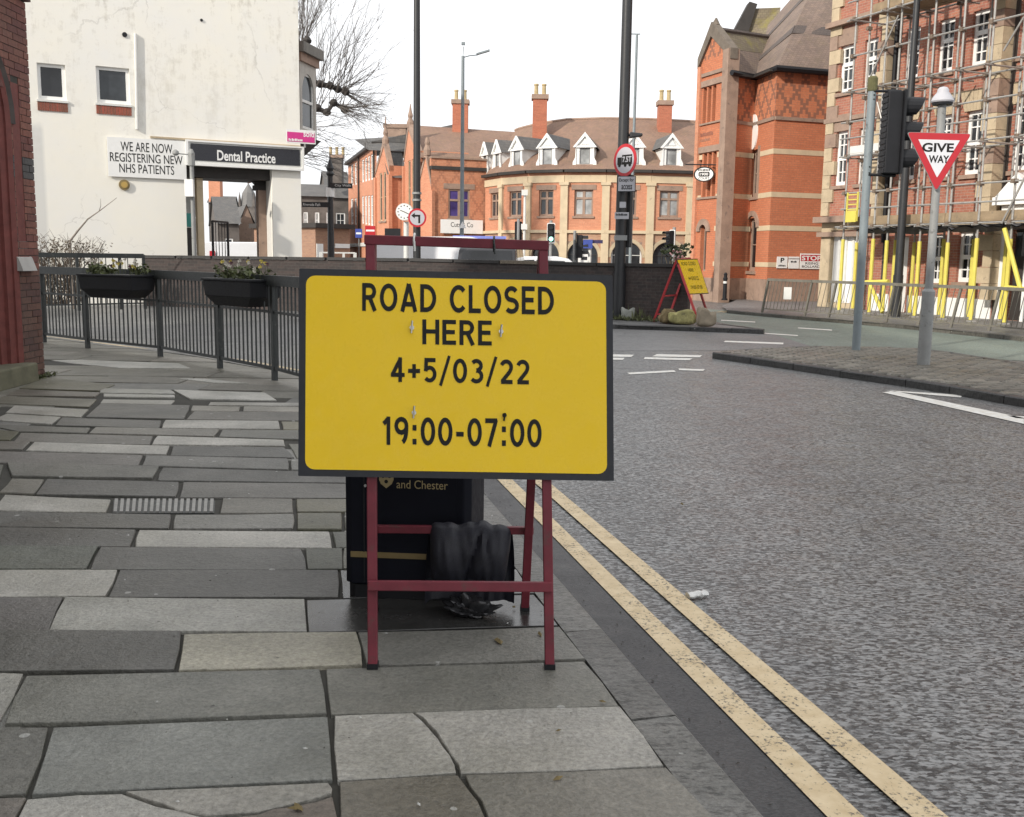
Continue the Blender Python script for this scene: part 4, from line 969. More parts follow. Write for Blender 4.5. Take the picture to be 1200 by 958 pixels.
# ------------------------------------------------------------------ dark brick wall across the road
M['dbrick'] = m_brick('sooty_brick', (0.045, 0.033, 0.030), (0.028, 0.023, 0.022), (0.048, 0.044, 0.04), bump=0.6, var=0.6)
wp = [D(168, 330, 29.5), D(480, 330, 26.6), D(700, 330, 24.9), D(807, 330, 23.8)]
dw = thing('brick_wall', 'long low sooty brick wall across the road behind the large sign', 'wall', V((wp[1].x, wp[1].y, -.1)))
wp = [V((p.x, p.y, 0)) for p in wp]
tops = [D(168, 302.5, 29.5).z, D(480, 306.5, 26.6).z, D(700, 312, 24.9).z, D(807, 313.5, 23.8).z]
back = [p + V((.12, .38, 0)) for p in wp]
mb = MB()
for i in range(3):
    z = V((0, 0, -.15))
    mb.hexa([wp[i] + z, wp[i + 1] + z, back[i + 1] + z, back[i] + z], [wp[i] + V((0, 0, tops[i])), wp[i + 1] + V((0, 0, tops[i + 1])), back[i + 1] + V((0, 0, tops[i + 1])), back[i] + V((0, 0, tops[i]))])
mb.build('wall', M['dbrick'], dw)
M['coping'] = m_paint('dark_coping', (0.032, 0.030, 0.029), 0.7, 0.3, 4)
cop = thing('coping_row', None, None)
bpy.data.objects.remove(cop)
for i in range(3):
    L = (wp[i + 1] - wp[i]).length; n = max(1, int(L / 1.2)); d = (wp[i + 1] - wp[i]) / L; pr = V((d.y, -d.x, 0)) * .04
    for k in range(n):
        f0, f1 = k / n, (k + 1) / n - .008
        px_mid = None
        q = [wp[i].lerp(wp[i + 1], f0) + pr, wp[i].lerp(wp[i + 1], f1) + pr, back[i].lerp(back[i + 1], f1) - pr, back[i].lerp(back[i + 1], f0) - pr]
        z0, z1 = tops[i] + (tops[i + 1] - tops[i]) * f0, tops[i] + (tops[i + 1] - tops[i]) * f1
        zz_ = [z0, z1, z1, z0]; j = random.uniform(0, .008)
        xm_ = (q[0].x + q[1].x) / 2 / ((q[0].y + q[1].y) / 2) * 1200 + 600
        MB().hexa([p + V((0, 0, z + .003)) for p, z in zip(q, zz_)], [p + V((0, 0, z + .075 + j)) for p, z in zip(q, zz_)]).build('coping_stone', M['coping'] if not 588 < xm_ < 662 else m_paint('lichened_coping', (0.15, 0.125, 0.095), 0.9, 0.5, 30), dw)
# weeds and stones at its foot
random.seed(8)
wd = MB()
for k in range(120):
    x = random.uniform(.2, 1) ; p = wp[2].lerp(wp[3], random.uniform(-.15, .62)) + V((random.uniform(-.1, .1), -random.uniform(.05, .65), 0)); h = random.uniform(.04, .16) if random.random() < .85 else random.uniform(.2, .45)
    for j in range(6):
        e = V((random.uniform(-.1, .1), random.uniform(-.1, .1), h * random.uniform(.6, 1))); s = V((random.uniform(-1, 1), random.uniform(-1, 1), 0)).normalized() * .012
        wd.poly([p - s, p + s, p + e * .6 + s * .8 + V((.01, 0, 0)), p + e])
wd = wd.build('weeds', m_leaf('weed_green', (0.09, 0.10, 0.04), .6), recalc=False, kind='stuff')
# planter greenery on the wall end
sh = thing('bush', 'small leafy bush poking over the end of the sooty brick wall', 'bush', D(790, 308, 24.1)); f = MB(); random.seed(4)
for k in range(9): leaf_cards(f, D(random.uniform(780, 806), random.uniform(292, 305), 24.2), 22, (.16, .2, .13), .05)
f.build('foliage', m_leaf('dark_bush_leaf', (0.06, 0.075, 0.03), .6), sh, recalc=False)
f = MB()
for k in range(7): c = D(random.uniform(783, 803), random.uniform(292, 306), 23.95); leaf_cards(f, c, 5, (.04, .03, .04), .03)
f.build('blossom', m_leaf('red_white_petal', (0.55, 0.3, 0.28), .5), sh, recalc=False)
f = MB()
for k in range(12): c = D(random.uniform(782, 804), 312, 24.2); f.tube([c, c + V((random.uniform(-.1, .1), 0, .2))], .006, 4)
f.build('stem', M['wood'], sh)
# ------------------------------------------------------------------ second frame sign
def gxy(px, py): p = G(px, py); return V((p.x, p.y, 0))
a0, a1, c0, c1 = gxy(764, 377), gxy(777, 377.5), gxy(820, 381), gxy(829, 371.5)
t1 = D(793, 296, (a0.y + c0.y) / 2 + .0); 
s2 = thing('road_closed_sign', 'small distant yellow frame sign on red legs by the end of the sooty wall', 'road sign', (a0 + c0) / 2)
M['redpaint'] = m_paint('red_painted_steel', (0.42, 0.04, 0.045), 0.45, 0.15, 6)
pk0, pk1 = D(793, 304, 22.6), D(808, 302, 23.1)
l0, l1 = gxy(766, 377), gxy(782, 377); r0_, r1_ = gxy(819.5, 381), gxy(829.5, 370)
pk0 = D(793, 305, (r0_.y + l0.y) / 2); pk1 = D(808, 303, (r0_.y + l0.y) / 2 + .75)
for a, b in ((l0, pk0), (l1, pk1), (r0_, pk0), (r1_, pk1)): MB().bar(a, b, .045, .045, side=(pk1 - pk0)).build('leg', M['redpaint'], s2)
MB().bar(pk0, pk1, .045, .045, side=Z3).build('top_bar', M['redpaint'], s2)
for f in (.12, .42): MB().bar(l0.lerp(pk0, f), l1.lerp(pk1, f), .035, .035, side=Z3).build('cross_bar', M['redpaint'], s2)
MB().bar(r0_.lerp(pk0, .12), r1_.lerp(pk1, .12), .035, .035, side=Z3).build('cross_bar', M['redpaint'], s2)
ru = ((pk0 - r0_) + (pk1 - r1_)).normalized(); rx = (pk1 - pk0) - ru * (pk1 - pk0).dot(ru)
B2 = Pl((r0_ + r1_) / 2, rx, ru)
if B2.n.y > 0: B2 = Pl((r0_ + r1_) / 2, -rx, ru)
cc = [B2.hit(x, y, .03) for x, y in ((792.5, 304.5), (816.5, 304), (829.5, 344), (805, 345))]
print('SIGN2', cc)
quad = lambda w, k: [B2.p(sum(c[0] for c in cc) / 4 + (u - sum(c[0] for c in cc) / 4) * k, sum(c[1] for c in cc) / 4 + (v - sum(c[1] for c in cc) / 4) * k, w) for u, v in cc]
MB().prism(quad(.03, 1.03), B2.n * .015).build('board', M['signgrey'], s2)
MB().prism(quad(.047, .975), B2.n * .002).build('yellow_face', M['yellow'], s2)
def q2(f0, f1): # bilinear on the board
    tl_, tr_, br_, bl_ = [V((c[0], c[1])) for c in cc]
    return tl_.lerp(tr_, f0).lerp(bl_.lerp(br_, f0), f1)
def text_q(s, f0, f1, g0, g1, mat, par):
    o = text(s, Pl((0, 0, 0), (1, 0, 0), (0, 1, 0)), 0, 1, 0, 1, 0, mat, par, off=.008)
    for v in o.data.vertices:
        w = v.co + ORG[o.name]; e = q2(f0 + (f1 - f0) * w.x, g1 + (g0 - g1) * w.y); v.co = B2.p(e.x, e.y, .0505) - ORG[o.name]
for s, f0, f1, g0, g1 in (('ROAD CLOSED', .14, .82, .07, .17), ('HERE', .36, .62, .26, .35), ('4+5/03/22', .26, .74, .49, .60), ('19:00-07:00', .24, .80, .75, .86)): text_q(s, f0, f1, g0, g1, M['ink'], s2)
# what lies about its feet
def bag(name, label, px, py, w, h, d, mat, seed):
    random.seed(seed); p = gxy(px, py); t = thing(name, label, 'sandbag', p)
    bm = bmesh.new(); bmesh.ops.create_icosphere(bm, subdivisions=3, radius=1); mb = MB()
    for v in bm.verts:
        q = v.co; k = 1 + .13 * math.sin(q.x * 5 + seed) + .08 * math.sin(q.y * 9 + q.z * 6) + .07 * abs(math.sin(q.x * 11 + q.z * 8 + seed)) - .10 * max(0, math.sin(q.x * 3.2 + seed * 2)) * max(0, q.z)
        sg_ = lambda a: math.copysign(abs(a) ** .6, a)
        mb.v.append(p + V((sg_(q.x) * w / 2 * k, sg_(q.y) * d / 2 * k, max(0.003, (sg_(q.z) * .5 + .48) * h * k))))
    mb.f = [tuple(v.index for v in f.verts) for f in bm.faces]; bm.free(); mb.build('sack', mat, t, smooth=True); return t
M['hivis'] = m_paint('faded_yellow_sack', (0.36, 0.33, 0.14), 0.8, 0.5, 5, dirt=.3); M['greysack'] = m_paint('grey_sack', (0.27, 0.225, 0.165), 0.8, 0.25, 6)
bag('sandbag', 'faded yellow sandbag lying between the legs of the small sign', 801, 380.2, .62, .30, .30, M['hivis'], 1)
bag('sandbag', 'brown and yellow sandbag slumped against the sooty wall', 784, 379, .5, .27, .3, m_paint('brown_yellow_sack', (0.20, 0.15, 0.075), .8, .6, 6), 2)
bag('sandbag', 'pale grey sandbag resting on the right foot of the small sign', 826, 383, .40, .36, .3, M['greysack'], 3)
bag('stone', 'pale boulder lying by the foot of the thick black post', 735, 375, .3, .27, .25, m_paint('pale_stone', (0.30, 0.31, 0.28), .9, .3, 8), 4)['category'] = 'stone'
t = thing('bollard', 'slim black bollard before the tall brick hall', 'bollard', gxy(849, 352))
p = gxy(849, 352); MB().lathe(p, [(.11, 0), (.11, .05), (.075, .07), (.07, .72), (.085, .74), (.085, .80), (.06, .82), (.06, .9), (.075, .93), (.03, .99)], 12).build('post', M['black'], t); MB().lathe(p, [(.074, .6), (.074, .68)], 12).build('band', M['offwhite'], t)

random.seed(77); f = MB()
for k in range(60):
    u = random.uniform(-.25, .75) ; c = V((BX + random.uniform(0, .10), by1 - max(u, -.1), .01)) if u > 0 else V((BX - random.uniform(-.15, .3), by1 + random.uniform(.01, .08), .01))
    leaf_cards(f, c, 10, (.06, .06, .03), .018)
f.build('moss', m_leaf('moss_green', (.07, .08, .03), .5), recalc=False, kind='stuff')
# ------------------------------------------------------------------ facade helpers
def win(P, root, u0, u1, v0, v1, nu=2, nv=2, fw=.07, rec=.10, mat='white', glass='glass', sill='stone', bars=.035, transom=None, surround=None, name='window', sash=None):
    mb = MB(); w0, w1 = -rec, -rec + .06
    mb.pb(P, u0, u0 + fw, v0, v1, w0, w1).pb(P, u1 - fw, u1, v0, v1, w0, w1).pb(P, u0 + fw, u1 - fw, v0, v0 + fw * 1.2, w0, w1).pb(P, u0 + fw, u1 - fw, v1 - fw, v1, w0, w1)
    for k in range(1, nu): c = u0 + (u1 - u0) * k / nu; mb.pb(P, c - bars / 2, c + bars / 2, v0 + fw * 1.2, v1 - fw, w0 + .003, w1 - .003)
    for k in range(1, nv): c = v0 + (v1 - v0) * k / nv; mb.pb(P, u0 + fw, u1 - fw, c - bars / 2, c + bars / 2, w0 + .006, w1 - .006)
    if sash: c = v0 + (v1 - v0) * sash; mb.pb(P, u0 + fw, u1 - fw, c - fw * .6, c + fw * .6, w0 + .01, w1 + .01)
    o = mb.build(name, M[mat], root)
    MB().poly([P.p(u0, v0, w0 + .02), P.p(u1, v0, w0 + .02), P.p(u1, v1, w0 + .02), P.p(u0, v1, w0 + .02)]).build('pane', M[glass], o, recalc=False)
    if sill: MB().pb(P, u0 - .09, u1 + .09, v0 - .11, v0 - .002, -rec + .01, .07).build('sill', M[sill], o)
    return o
def px_win(P, x0, y0, x1, y1): return P.box(x0, y0, x1, y1)
M['stone'] = m_paint('buff_sandstone', (0.46, 0.37, 0.25), 0.85, 0.22, 2.5, dirt=.12, dirtc=(0.2, 0.16, 0.12), bump=.2)
M['stone2'] = m_paint('brown_sandstone', (0.30, 0.21, 0.16), 0.85, 0.25, 2.5, dirt=.15, dirtc=(0.12, 0.09, 0.08), bump=.2)
M['cream'] = m_paint('cream_stone', (0.57, 0.46, 0.31), 0.8, 0.12, 2.5, dirt=.05, dirtc=(0.35, 0.28, 0.2))
M['render'] = m_render('stained_white_render')
M['lwhite'] = m_paint('bare_white_wall', (0.70, 0.70, 0.68), 0.85, 0.06, 1.5)
M['slate'] = m_tiles('grey_slate', (0.13, 0.125, 0.12), (0.10, 0.10, 0.10), .2, .3)
M['btile'] = m_tiles('brown_clay_tiles', (0.25, 0.155, 0.11), (0.21, 0.135, 0.10), .12, .17, moss=.12)
M['obrick'] = m_brick('orange_brick', (0.55, 0.245, 0.145), (0.48, 0.20, 0.115), (0.42, 0.25, 0.165), bump=.3, ms=.005)
M['obrickd'] = m_brick('orange_brick_diaper', (0.50, 0.21, 0.115), (0.44, 0.17, 0.09), (0.40, 0.27, 0.18), bump=.3, diaper=(.9, 1.2, .07, (0.36, 0.155, 0.09)))
M['purple'] = m_glass('purple_curtained_glass', (0.06, 0.045, 0.16), .1)
M['litglass'] = m_glass('pale_blind_glass', (0.30, 0.31, 0.31), .08)
M['timber'] = m_paint('dark_timber', (0.035, 0.03, 0.027), .7, .3, 3)
# ------------------------------------------------------------------ white rendered building with the dental practice
ga, gb = depth_pt(-120, 27.5), depth_pt(354, 32.6)
WB = facade(ga, gb)
print('WB angle', math.degrees(math.atan2(WB.r.y, WB.r.x)))
wb = thing('white_building', 'tall white rendered building with an open passage beneath its corner', 'building', gb)
uR = (V((gb.x, gb.y, 0)) - WB.o).length
VT = 11.5
wins = [WB.box(44, 75, 77, 117.5), WB.box(113, 79, 152, 122)]
op = WB.box(219, 196, 320, 345); op = (op[0], op[1], -0.2, WB.hit(265, 196)[1])
def WBu(px, py=200): return WB.hit(px, py)[0]
mb = MB(); mb.wall(WB, 0, uR, -.2, VT, [wins[0], wins[1], op], rev=.2)
# recess above the shop sign and vertical thickness of the corner pier
mb.build('wall', M['render'], wb, recalc=False)
DP = 3.4                                   # depth of the passage
# pier return and passage
uo0, uo1, vo = op[0], op[1], op[3]
MB().pb(WB, uo1, uR - .001, -.2, vo, -.75, -.21).build('pier', M['render'], wb)
MB().poly([WB.p(uR, vo, 0), WB.p(uR, vo, -7), WB.p(uR, VT, -7), WB.p(uR, VT, 0)]).build('end_wall', m_brick('pale_side_brick', (0.45, 0.2, 0.12), (0.38, 0.17, 0.1), (0.3, 0.25, 0.2)), wb, recalc=False)
MB().poly([WB.p(0, VT, 0), WB.p(uR, VT, 0), WB.p(uR, VT, -9), WB.p(0, VT, -9)]).build('roof', M['slate'], wb, recalc=False)
MB().poly([WB.p(uo0 - 3, vo + .03, -.2), WB.p(uR, vo + .03, -.2), WB.p(uR, vo + .03, -7), WB.p(uo0 - 3, vo + .03, -7)]).build('passage_ceiling', M['timber'], wb, recalc=False)
MB().pb(WB, uo0, uR - .1, vo - .32, vo - .01, -.62, -.25).build('beam', M['timber'], wb)
# bracket column in the passage
uc = WBu(317, 260)
mb = MB().pb(WB, uc - .17, uc + .18, -.2, WB.hit(317, 222)[1], -1.1, -.76); mb.build('column', M['stone2'], wb)
mb = MB(); vcap = WB.hit(317, 222)[1]
mb.pb(WB, uc - .26, uc + .26, vcap + .001, vcap + .16, -1.15, -.77)
mb.prism([WB.p(uc - .2, vcap + .162, -1.1), WB.p(uc + .2, vcap + .162, -1.1), WB.p(uc + .3, vo - .01, -1.1), WB.p(uc - .75, vo - .01, -1.1), WB.p(uc - .45, vcap + .42, -1.1)], WB.n * .3)
mb.build('bracket', M['timber'], wb)
# shop front set back on the left of the passage
u_a, u_b, u_c = uo0, WBu(232, 260), WBu(248, 260)
mb = MB().poly([WB.p(uo0 - .01, -.2, -.2), WB.p(uo0 + .35, -.2, -5), WB.p(uo0 + .35, vo, -5), WB.p(uo0 - .01, vo, -.2)]); mb.build('shop_wall', M['offwhite'], wb, recalc=False)
MB().pb(WB, WBu(233), WBu(240.5), -.2, vo - .33, -.7, -.4).build('shop_post', M['cream'], wb)
MB().pb(WB, uo0 - .5, WBu(241.5), -.2, vo + .01, -2.3, -2.05).build('shop_front', M['offwhite'], wb)
MB().pb(WB, WBu(242), WBu(250), 2.55, vo - .2, -2.0, -1.9).build('shop_window', M['dglass'], wb)
MB().pb(WB, WBu(241), WBu(251), 1.7, 2.5, -2.0, -1.9).build('shop_panel', M['offwhite'], wb)
q = WB.box(219, 250, 227, 266); MB().pb(WB, q[0], q[1], q[2], q[3], -.2, -.14).build('green_panel', m_paint('green_sign', (0.02, 0.22, 0.19), .4, .1), wb)
q = WB.box(219, 267, 226, 300); MB().pb(WB, q[0], q[1], -.2, q[3], -.22, -.17).build('shop_door', M['timber'], wb)
for i, h in enumerate(wins):
    o = win(WB, wb, *h, nu=1, nv=1, fw=.09, rec=.14, glass='dglass' if i == 0 else 'glass', sill=None)
    n = 13; L = h[1] - h[0] + .06
    for k in range(n): MB().pb(WB, h[0] - .03 + L * k / n, h[0] - .03 + L * (k + .88) / n, h[2] - .30, h[2] - .07, .0, .03).build('brick', M['onebrick'], o, color=(0.28 * random.uniform(.8, 1.2), 0.09, 0.06))
    MB().pb(WB, h[0] - .05, h[1] + .05, h[2] - .06, h[2] - .002, -.1, .05).build('sill', M['offwhite'], o)
# lower smoother band and thin rails on the render
q = WB.box(214, 165, 352, 168.5); MB().pb(WB, WBu(176, 162), uR, WB.hit(265, 167.5)[1], WB.hit(265, 165.5)[1], .001, .05).build('string_course', M['stone'], wb)
MB().tube([WB.p(*WB.hit(158.5, 40), .04), WB.p(*WB.hit(160.5, 152), .04)], .045, 8).build('pipe', M['offwhite'], wb)
u, v = WB.hit(145.5, 217); MB().disc(WB, u, v, .0, .15, d=.06).build('boss', M['gold'], wb); 
MB().disc(WB, u, v, .06, .09, d=.02).build('boss_centre', m_paint('bright_brass', (.45, .3, .08), .4, .1), wb)
u, v = WB.hit(146, 41); MB().disc(WB, u, v, 0, .07, d=.03, n=10).build('vent', M['black'], wb)
u, v = WB.hit(236, 24); MB().disc(WB, u, v, 0, .04, d=.03, n=10).build('vent', M['black'], wb)
# bay window on the street side
BAY = depth_pt(364, 33.6)
by_ = thing('bay', None, None); bpy.data.objects.remove(by_)
def bz(py): return D(364, py, 33.0).z
c0, c1 = depth_pt(354.5, 32.9), depth_pt(373, 34.2)
BP_ = facade(c0, c1); Lb = (c1 - c0).length
mb = MB(); w_ = Lb
za, zb, zc, zd = bz(160), bz(72), bz(62), bz(50)
h1 = (.18, w_ - .16, bz(150), bz(84))
mb.wall(BP_, 0, w_, za, zb, [h1], rev=.15); mb.poly([BP_.p(w_, za), BP_.p(w_ + .3, za, -.7), BP_.p(w_ + .3, zb, -.7), BP_.p(w_, zb)])
mb.build('bay_wall', m_paint('grey_stone_bay', (0.42, 0.40, 0.36), .8, .2, 3), wb, recalc=False)
win(BP_, wb, *h1, nu=1, nv=1, fw=.07, mat='offwhite', sill=None, sash=.5)
# round head to the bay light
mb = MB(); n = 10; um = (h1[0] + h1[1]) / 2; r = (h1[1] - h1[0]) / 2
for sgn in (-1, 1):
    A = [(um + sgn * r * math.cos(PI / 2 * k / n), h1[3] - r * 1.3 + r * 1.3 * math.sin(PI / 2 * k / n)) for k in range(n + 1)]
    mb.prism([BP_.p(a, b_, -.1) for a, b_ in A] + [BP_.p(um + sgn * r, h1[3], -.1)], BP_.n * .1)
mb.build('arch_head', m_paint('grey_stone_bay', (0.42, 0.40, 0.36), .8, .2, 3), wb)
mb = MB().pb(BP_, -.05, w_ + .12, zb + .001, zc, -.7, .08); mb.build('bay_frieze', M['stone2'], wb)
mb = MB().pb(BP_, -.12, w_ + .22, zc + .001, zd, -.8, .2); mb.build('bay_cornice', m_paint('weathered_lead', (.16, .15, .13), .7, .3, 4), wb)
mb = MB().prism([BP_.p(-.05, za, .08), BP_.p(w_ + .2, za, .08), BP_.p(w_ * .5, za - .75, -.4), BP_.p(.1, za - .75, -.4)], -BP_.n * .3); mb.build('bay_corbel', M['timber'], wb)
MB().pb(BP_, -.12, 0.05, za - .2, bz(-30), -.3, -.05).build('brick_strip', M['obrick'], wb)
# signs on the white building
def flat_sign(name, label, P, px, mat, w=.03, d=.04, cat='sign'):
    u0, u1, v0, v1 = P.box(*px); t = thing(name, label, cat, P.p((u0 + u1) / 2, v0, w))
    MB().pb(P, u0, u1, v0, v1, w, w + d).build('panel', M[mat], t); return t, (u0, u1, v0, v1)
def sign_text(P, t, s, x0, x1, y0, y1, w, mat, off=0.0):
    u0, u1, v0, v1 = P.box(x0, y0, x1, y1); text(s, P, u0, u1, v0, v1, w, M[mat], t, off=off)
t, q = flat_sign('wall_sign', 'white notice WE ARE NOW REGISTERING NEW NHS PATIENTS on the white wall', WB, (126, 163.5, 217.5, 209), 'white')
dy = 0.02
for s, x0, x1, y0, y1 in (('WE ARE NOW', 141, 201.5, 168, 179), ('REGISTERING NEW', 128.5, 213.5, 181, 191.5), ('NHS PATIENTS', 139.5, 203.5, 193.5, 204)): sign_text(WB, t, s, x0, x1, y0, y1, .073, 'ink', .004)
t, q = flat_sign('shop_sign', 'black Dental Practice fascia sign in a white frame over the passage', WB, (217, 168.5, 355, 197.5), 'offwhite', w=.06, d=.05)
u0, u1, v0, v1 = q
MB().pb(WB, u0 + .14, u1 - .13, v0 + .15, v1 - .10, .112, .125).build('black_face', m_paint('black_gloss', (.012, .012, .018), .3, .1), t)
fr = MB().pb(WB, u0, u1, v0, v0 + .07, .111, .15).pb(WB, u0, u1, v1 - .05, v1, .111, .15).pb(WB, u0, u0 + .07, v0 + .071, v1 - .051, .111, .15).pb(WB, u1 - .07, u1, v0 + .071, v1 - .051, .111, .15); fr.build('frame', M['white'], t)
sign_text(WB, t, 'Dental Practice', 253.5, 321.5, 178.5, 190.5, .127, 'white', .02)
SP = facade(depth_pt(335.5, 31.5), depth_pt(369.5, 31.9))
t, q = flat_sign('sold_board', 'pink and white sold board beneath the stone bay window', SP, (335.5, 152.5, 369.5, 168.5), 'white', w=0, d=.03)
M['pink'] = m_paint('pink_print', (.62, .035, .24), .5, .08)
u0, u1, v0, v1 = q; MB().pb(SP, u0 + .02, u1 - .03, v0 + .04, v1 - .08, .032, .036).build('pink_face', M['pink'], t)
text('sold', SP, u0 + (u1 - u0) * .58, u1 - .05, v0 + .2, v1 - .02, .038, M['white'], t, off=.02)
prints(SP, u0 + .06, u0 + (u1 - u0) * .55, v0 + .06, v0 + .13, .038, M['white'], t, 9)
MB().tube([SP.p(u1 - .3, v1 - .05, -.1), SP.p(u1 - .3, v0 - .1, -.1)], .03, 6).build('post', M['offwhite'], t)
# ------------------------------------------------------------------ seen through and beside the passage
M['grime'] = m_paint('sooty_stone', (0.12, 0.105, 0.095), .9, .45, 1.2, dirt=.2)
def gable_house(name, label, x0, x1, yb, ye, yr, Y, dep, mw, mr, ridge='along', wn=0, group=None):
    a, b = D(x0, yb, Y), D(x1, yb, Y + .5); P = facade(a, b); L = (V((b.x, b.y, 0)) - P.o).length
    ve, vr = D((x0 + x1) / 2, ye, Y).z, D((x0 + x1) / 2, yr, Y).z
    t = thing(name, label, 'house', P.p(L / 2, 0, -dep / 2), group)
    holes = []
    for k in range(wn):
        for f in ((.25, .45), (.6, .8)) if ve > 4 else ((.4, .7),):
            holes.append((L * (k + .3) / wn, L * (k + .7) / wn, ve * f[0], ve * f[1]))
    mb = MB().wall(P, 0, L, -.2, ve, holes)
    for u in (0, L): mb.poly([P.p(u, -.2), P.p(u, -.2, -dep), P.p(u, ve, -dep), P.p(u, ve)])
    if ridge == 'along':
        for u in (0, L): mb.poly([P.p(u, ve), P.p(u, ve, -dep), P.p(u, vr, -dep / 2)])
        rf = MB().poly([P.p(-.15, ve - .02, .25), P.p(L + .15, ve - .02, .25), P.p(L + .15, vr, -dep / 2), P.p(-.15, vr, -dep / 2)]).poly([P.p(-.15, ve, -dep - .2), P.p(L + .15, ve, -dep - .2), P.p(L + .15, vr, -dep / 2), P.p(-.15, vr, -dep / 2)])
    else:
        mb.poly([P.p(0, ve), P.p(L, ve), P.p(L / 2, vr)])
        rf = MB().poly([P.p(-.2, ve - .1, .1), P.p(L / 2, vr + .05, .1), P.p(L / 2, vr + .05, -dep), P.p(-.2, ve - .1, -dep)]).poly([P.p(L + .2, ve - .1, .1), P.p(L / 2, vr + .05, .1), P.p(L / 2, vr + .05, -dep), P.p(L + .2, ve - .1, -dep)])
    mb.build('wall', M[mw], t, recalc=False); rf.build('roof', M[mr], t, recalc=False)
    for h in holes: win(P, t, *h, nu=2, nv=2, sill=None, fw=.09)
    return t, P, L, ve, vr
def chimney(root, c, w, d, h, mat='obrick', pots=2, potm='potclay', potc=None):
    o = MB(); o.bx(c.x - w / 2, c.x + w / 2, c.y - d / 2, c.y + d / 2, c.z - 1.2, c.z + h - .25)
    ch = o.build('chimney', M[mat], root)
    MB().bx(c.x - w / 2 - .08, c.x + w / 2 + .08, c.y - d / 2 - .08, c.y + d / 2 + .08, c.z + h - .248, c.z + h).build('cap', M['stone2'], ch)
    for k in range(pots):
        x = c.x + (k - (pots - 1) / 2) * w * .55
        MB().lathe(V((x, c.y, c.z + h + .001)), [(.15, 0), (.12, .1), (.11, .5), (.14, .55), (.13, .62)], 10).build('chimney_pot', M[potm], ch)
    return ch
M['potclay'] = m_paint('buff_chimney_pot', (.42, .33, .18), .8, .2)
gable_house('house', 'grey stone house with steep gable glimpsed through the passage', 256, 281, 300, 262, 227, 75, 9, 'grime', 'slate', wn=1)
t_, P_, L_, ve_, vr_ = gable_house('house', 'brown gabled house below the spire seen through the passage', 279, 301, 300, 270, 240, 82, 8, 'stone2', 'slate', ridge='out', wn=1)
t_, P_, L_, ve_, vr_ = gable_house('house', 'dark slate roofed house with brick chimney seen through the passage', 246, 275, 300, 238, 227, 100, 9, 'grime', 'slate', wn=1)
chimney(t_, D(253, 228, 101), 1.1, 1.0, 1.6, pots=0)
sp = thing('church', 'distant church with a thin grey spire seen through the passage', 'church', D(293, 302, 190))
c = D(293, 302, 190); c.z = 0; zt = D(292.5, 214, 190).z; zm = D(293, 243, 190).z
MB().bx(c.x - 1.4, c.x + 1.4, c.y - 1.4, c.y + 1.4, 0, zm).build('tower', M['grime'], sp)
MB().lathe(c + V((0, 0, zm)), [(1.7, 0.01), (1.15, 2.5), (.12, zt - zm - .3), (.02, zt - zm)], 8).build('spire', m_paint('spire_stone', (.17, .165, .16), .9, .2), sp)
for sx in (-1, 1): MB().lathe(c + V((sx * 1.3, -1.3, zm)), [(.35, 0), (.25, 1.2), (.02, 2.6)], 6).build('pinnacle', M['grime'], sp)
# iron railings beyond the passage
q0, q1 = depth_pt(250, 38), depth_pt(322, 44)
guard_rail('iron_fence', 'black iron railings beyond the passage', [V((q0.x, q0.y, 0)), V((q0.x * .78 + q1.x * .22, q0.y * .78 + q1.y * .22, 0))], 2.6, .26, M['black'], style='thin', bar_r=.011, pw=.08)
# ------------------------------------------------------------------ street corner to the right of the white building
gable_house('house', 'dark stone house nearest the white building with a slate roof', 352, 392, 300, 230, 211, 72, 9, 'grime', 'slate', wn=3)
t_, P_, L_, ve_, vr_ = gable_house('house', 'tall dark gabled house behind the black fingerpost', 386, 413, 300, 232, 196, 84, 9, 'grime', 'slate', wn=1)
chimney(t_, D(395, 200, 84), .9, .9, 1.2, mat='grime', pots=3)
t = thing('kiosk', 'low brown brick building with a flat dark roof behind the fingerpost', 'building', depth_pt(392, 56)); a, b = depth_pt(370, 55), depth_pt(410, 57); P = facade(a, b); L = (b - a).length
v1_ = D(390, 268, 56).z; MB().pb(P, 0, L, -.2, v1_, -5, 0).build('wall', m_brick('dull_brown_brick', (.33, .19, .12), (.27, .15, .1), (.3, .22, .17)), t)
MB().pb(P, -.2, L + .2, v1_ + .002, v1_ + .25, -5.2, .25).build('roof', M['timber'], t)
q = P.box(367, 286, 372, 300); MB().pb(P, .05, .5, .1, 2.0, .01, .05).build('door', M['white'], t); q = P.box(392, 286, 409, 291); MB().pb(P, q[0], q[1], q[2], q[3], .01, .06).build('sign_board', M['white'], t)
q0, q1 = depth_pt(376, 50), depth_pt(416, 50.5)
guard_rail('fence', 'white painted picket fence beyond the sooty wall', [V((q0.x, q0.y, 0)), V((q1.x, q1.y, 0))], 1.55, .5, M['offwhite'], style='thin', bar_r=.05, pw=.14)
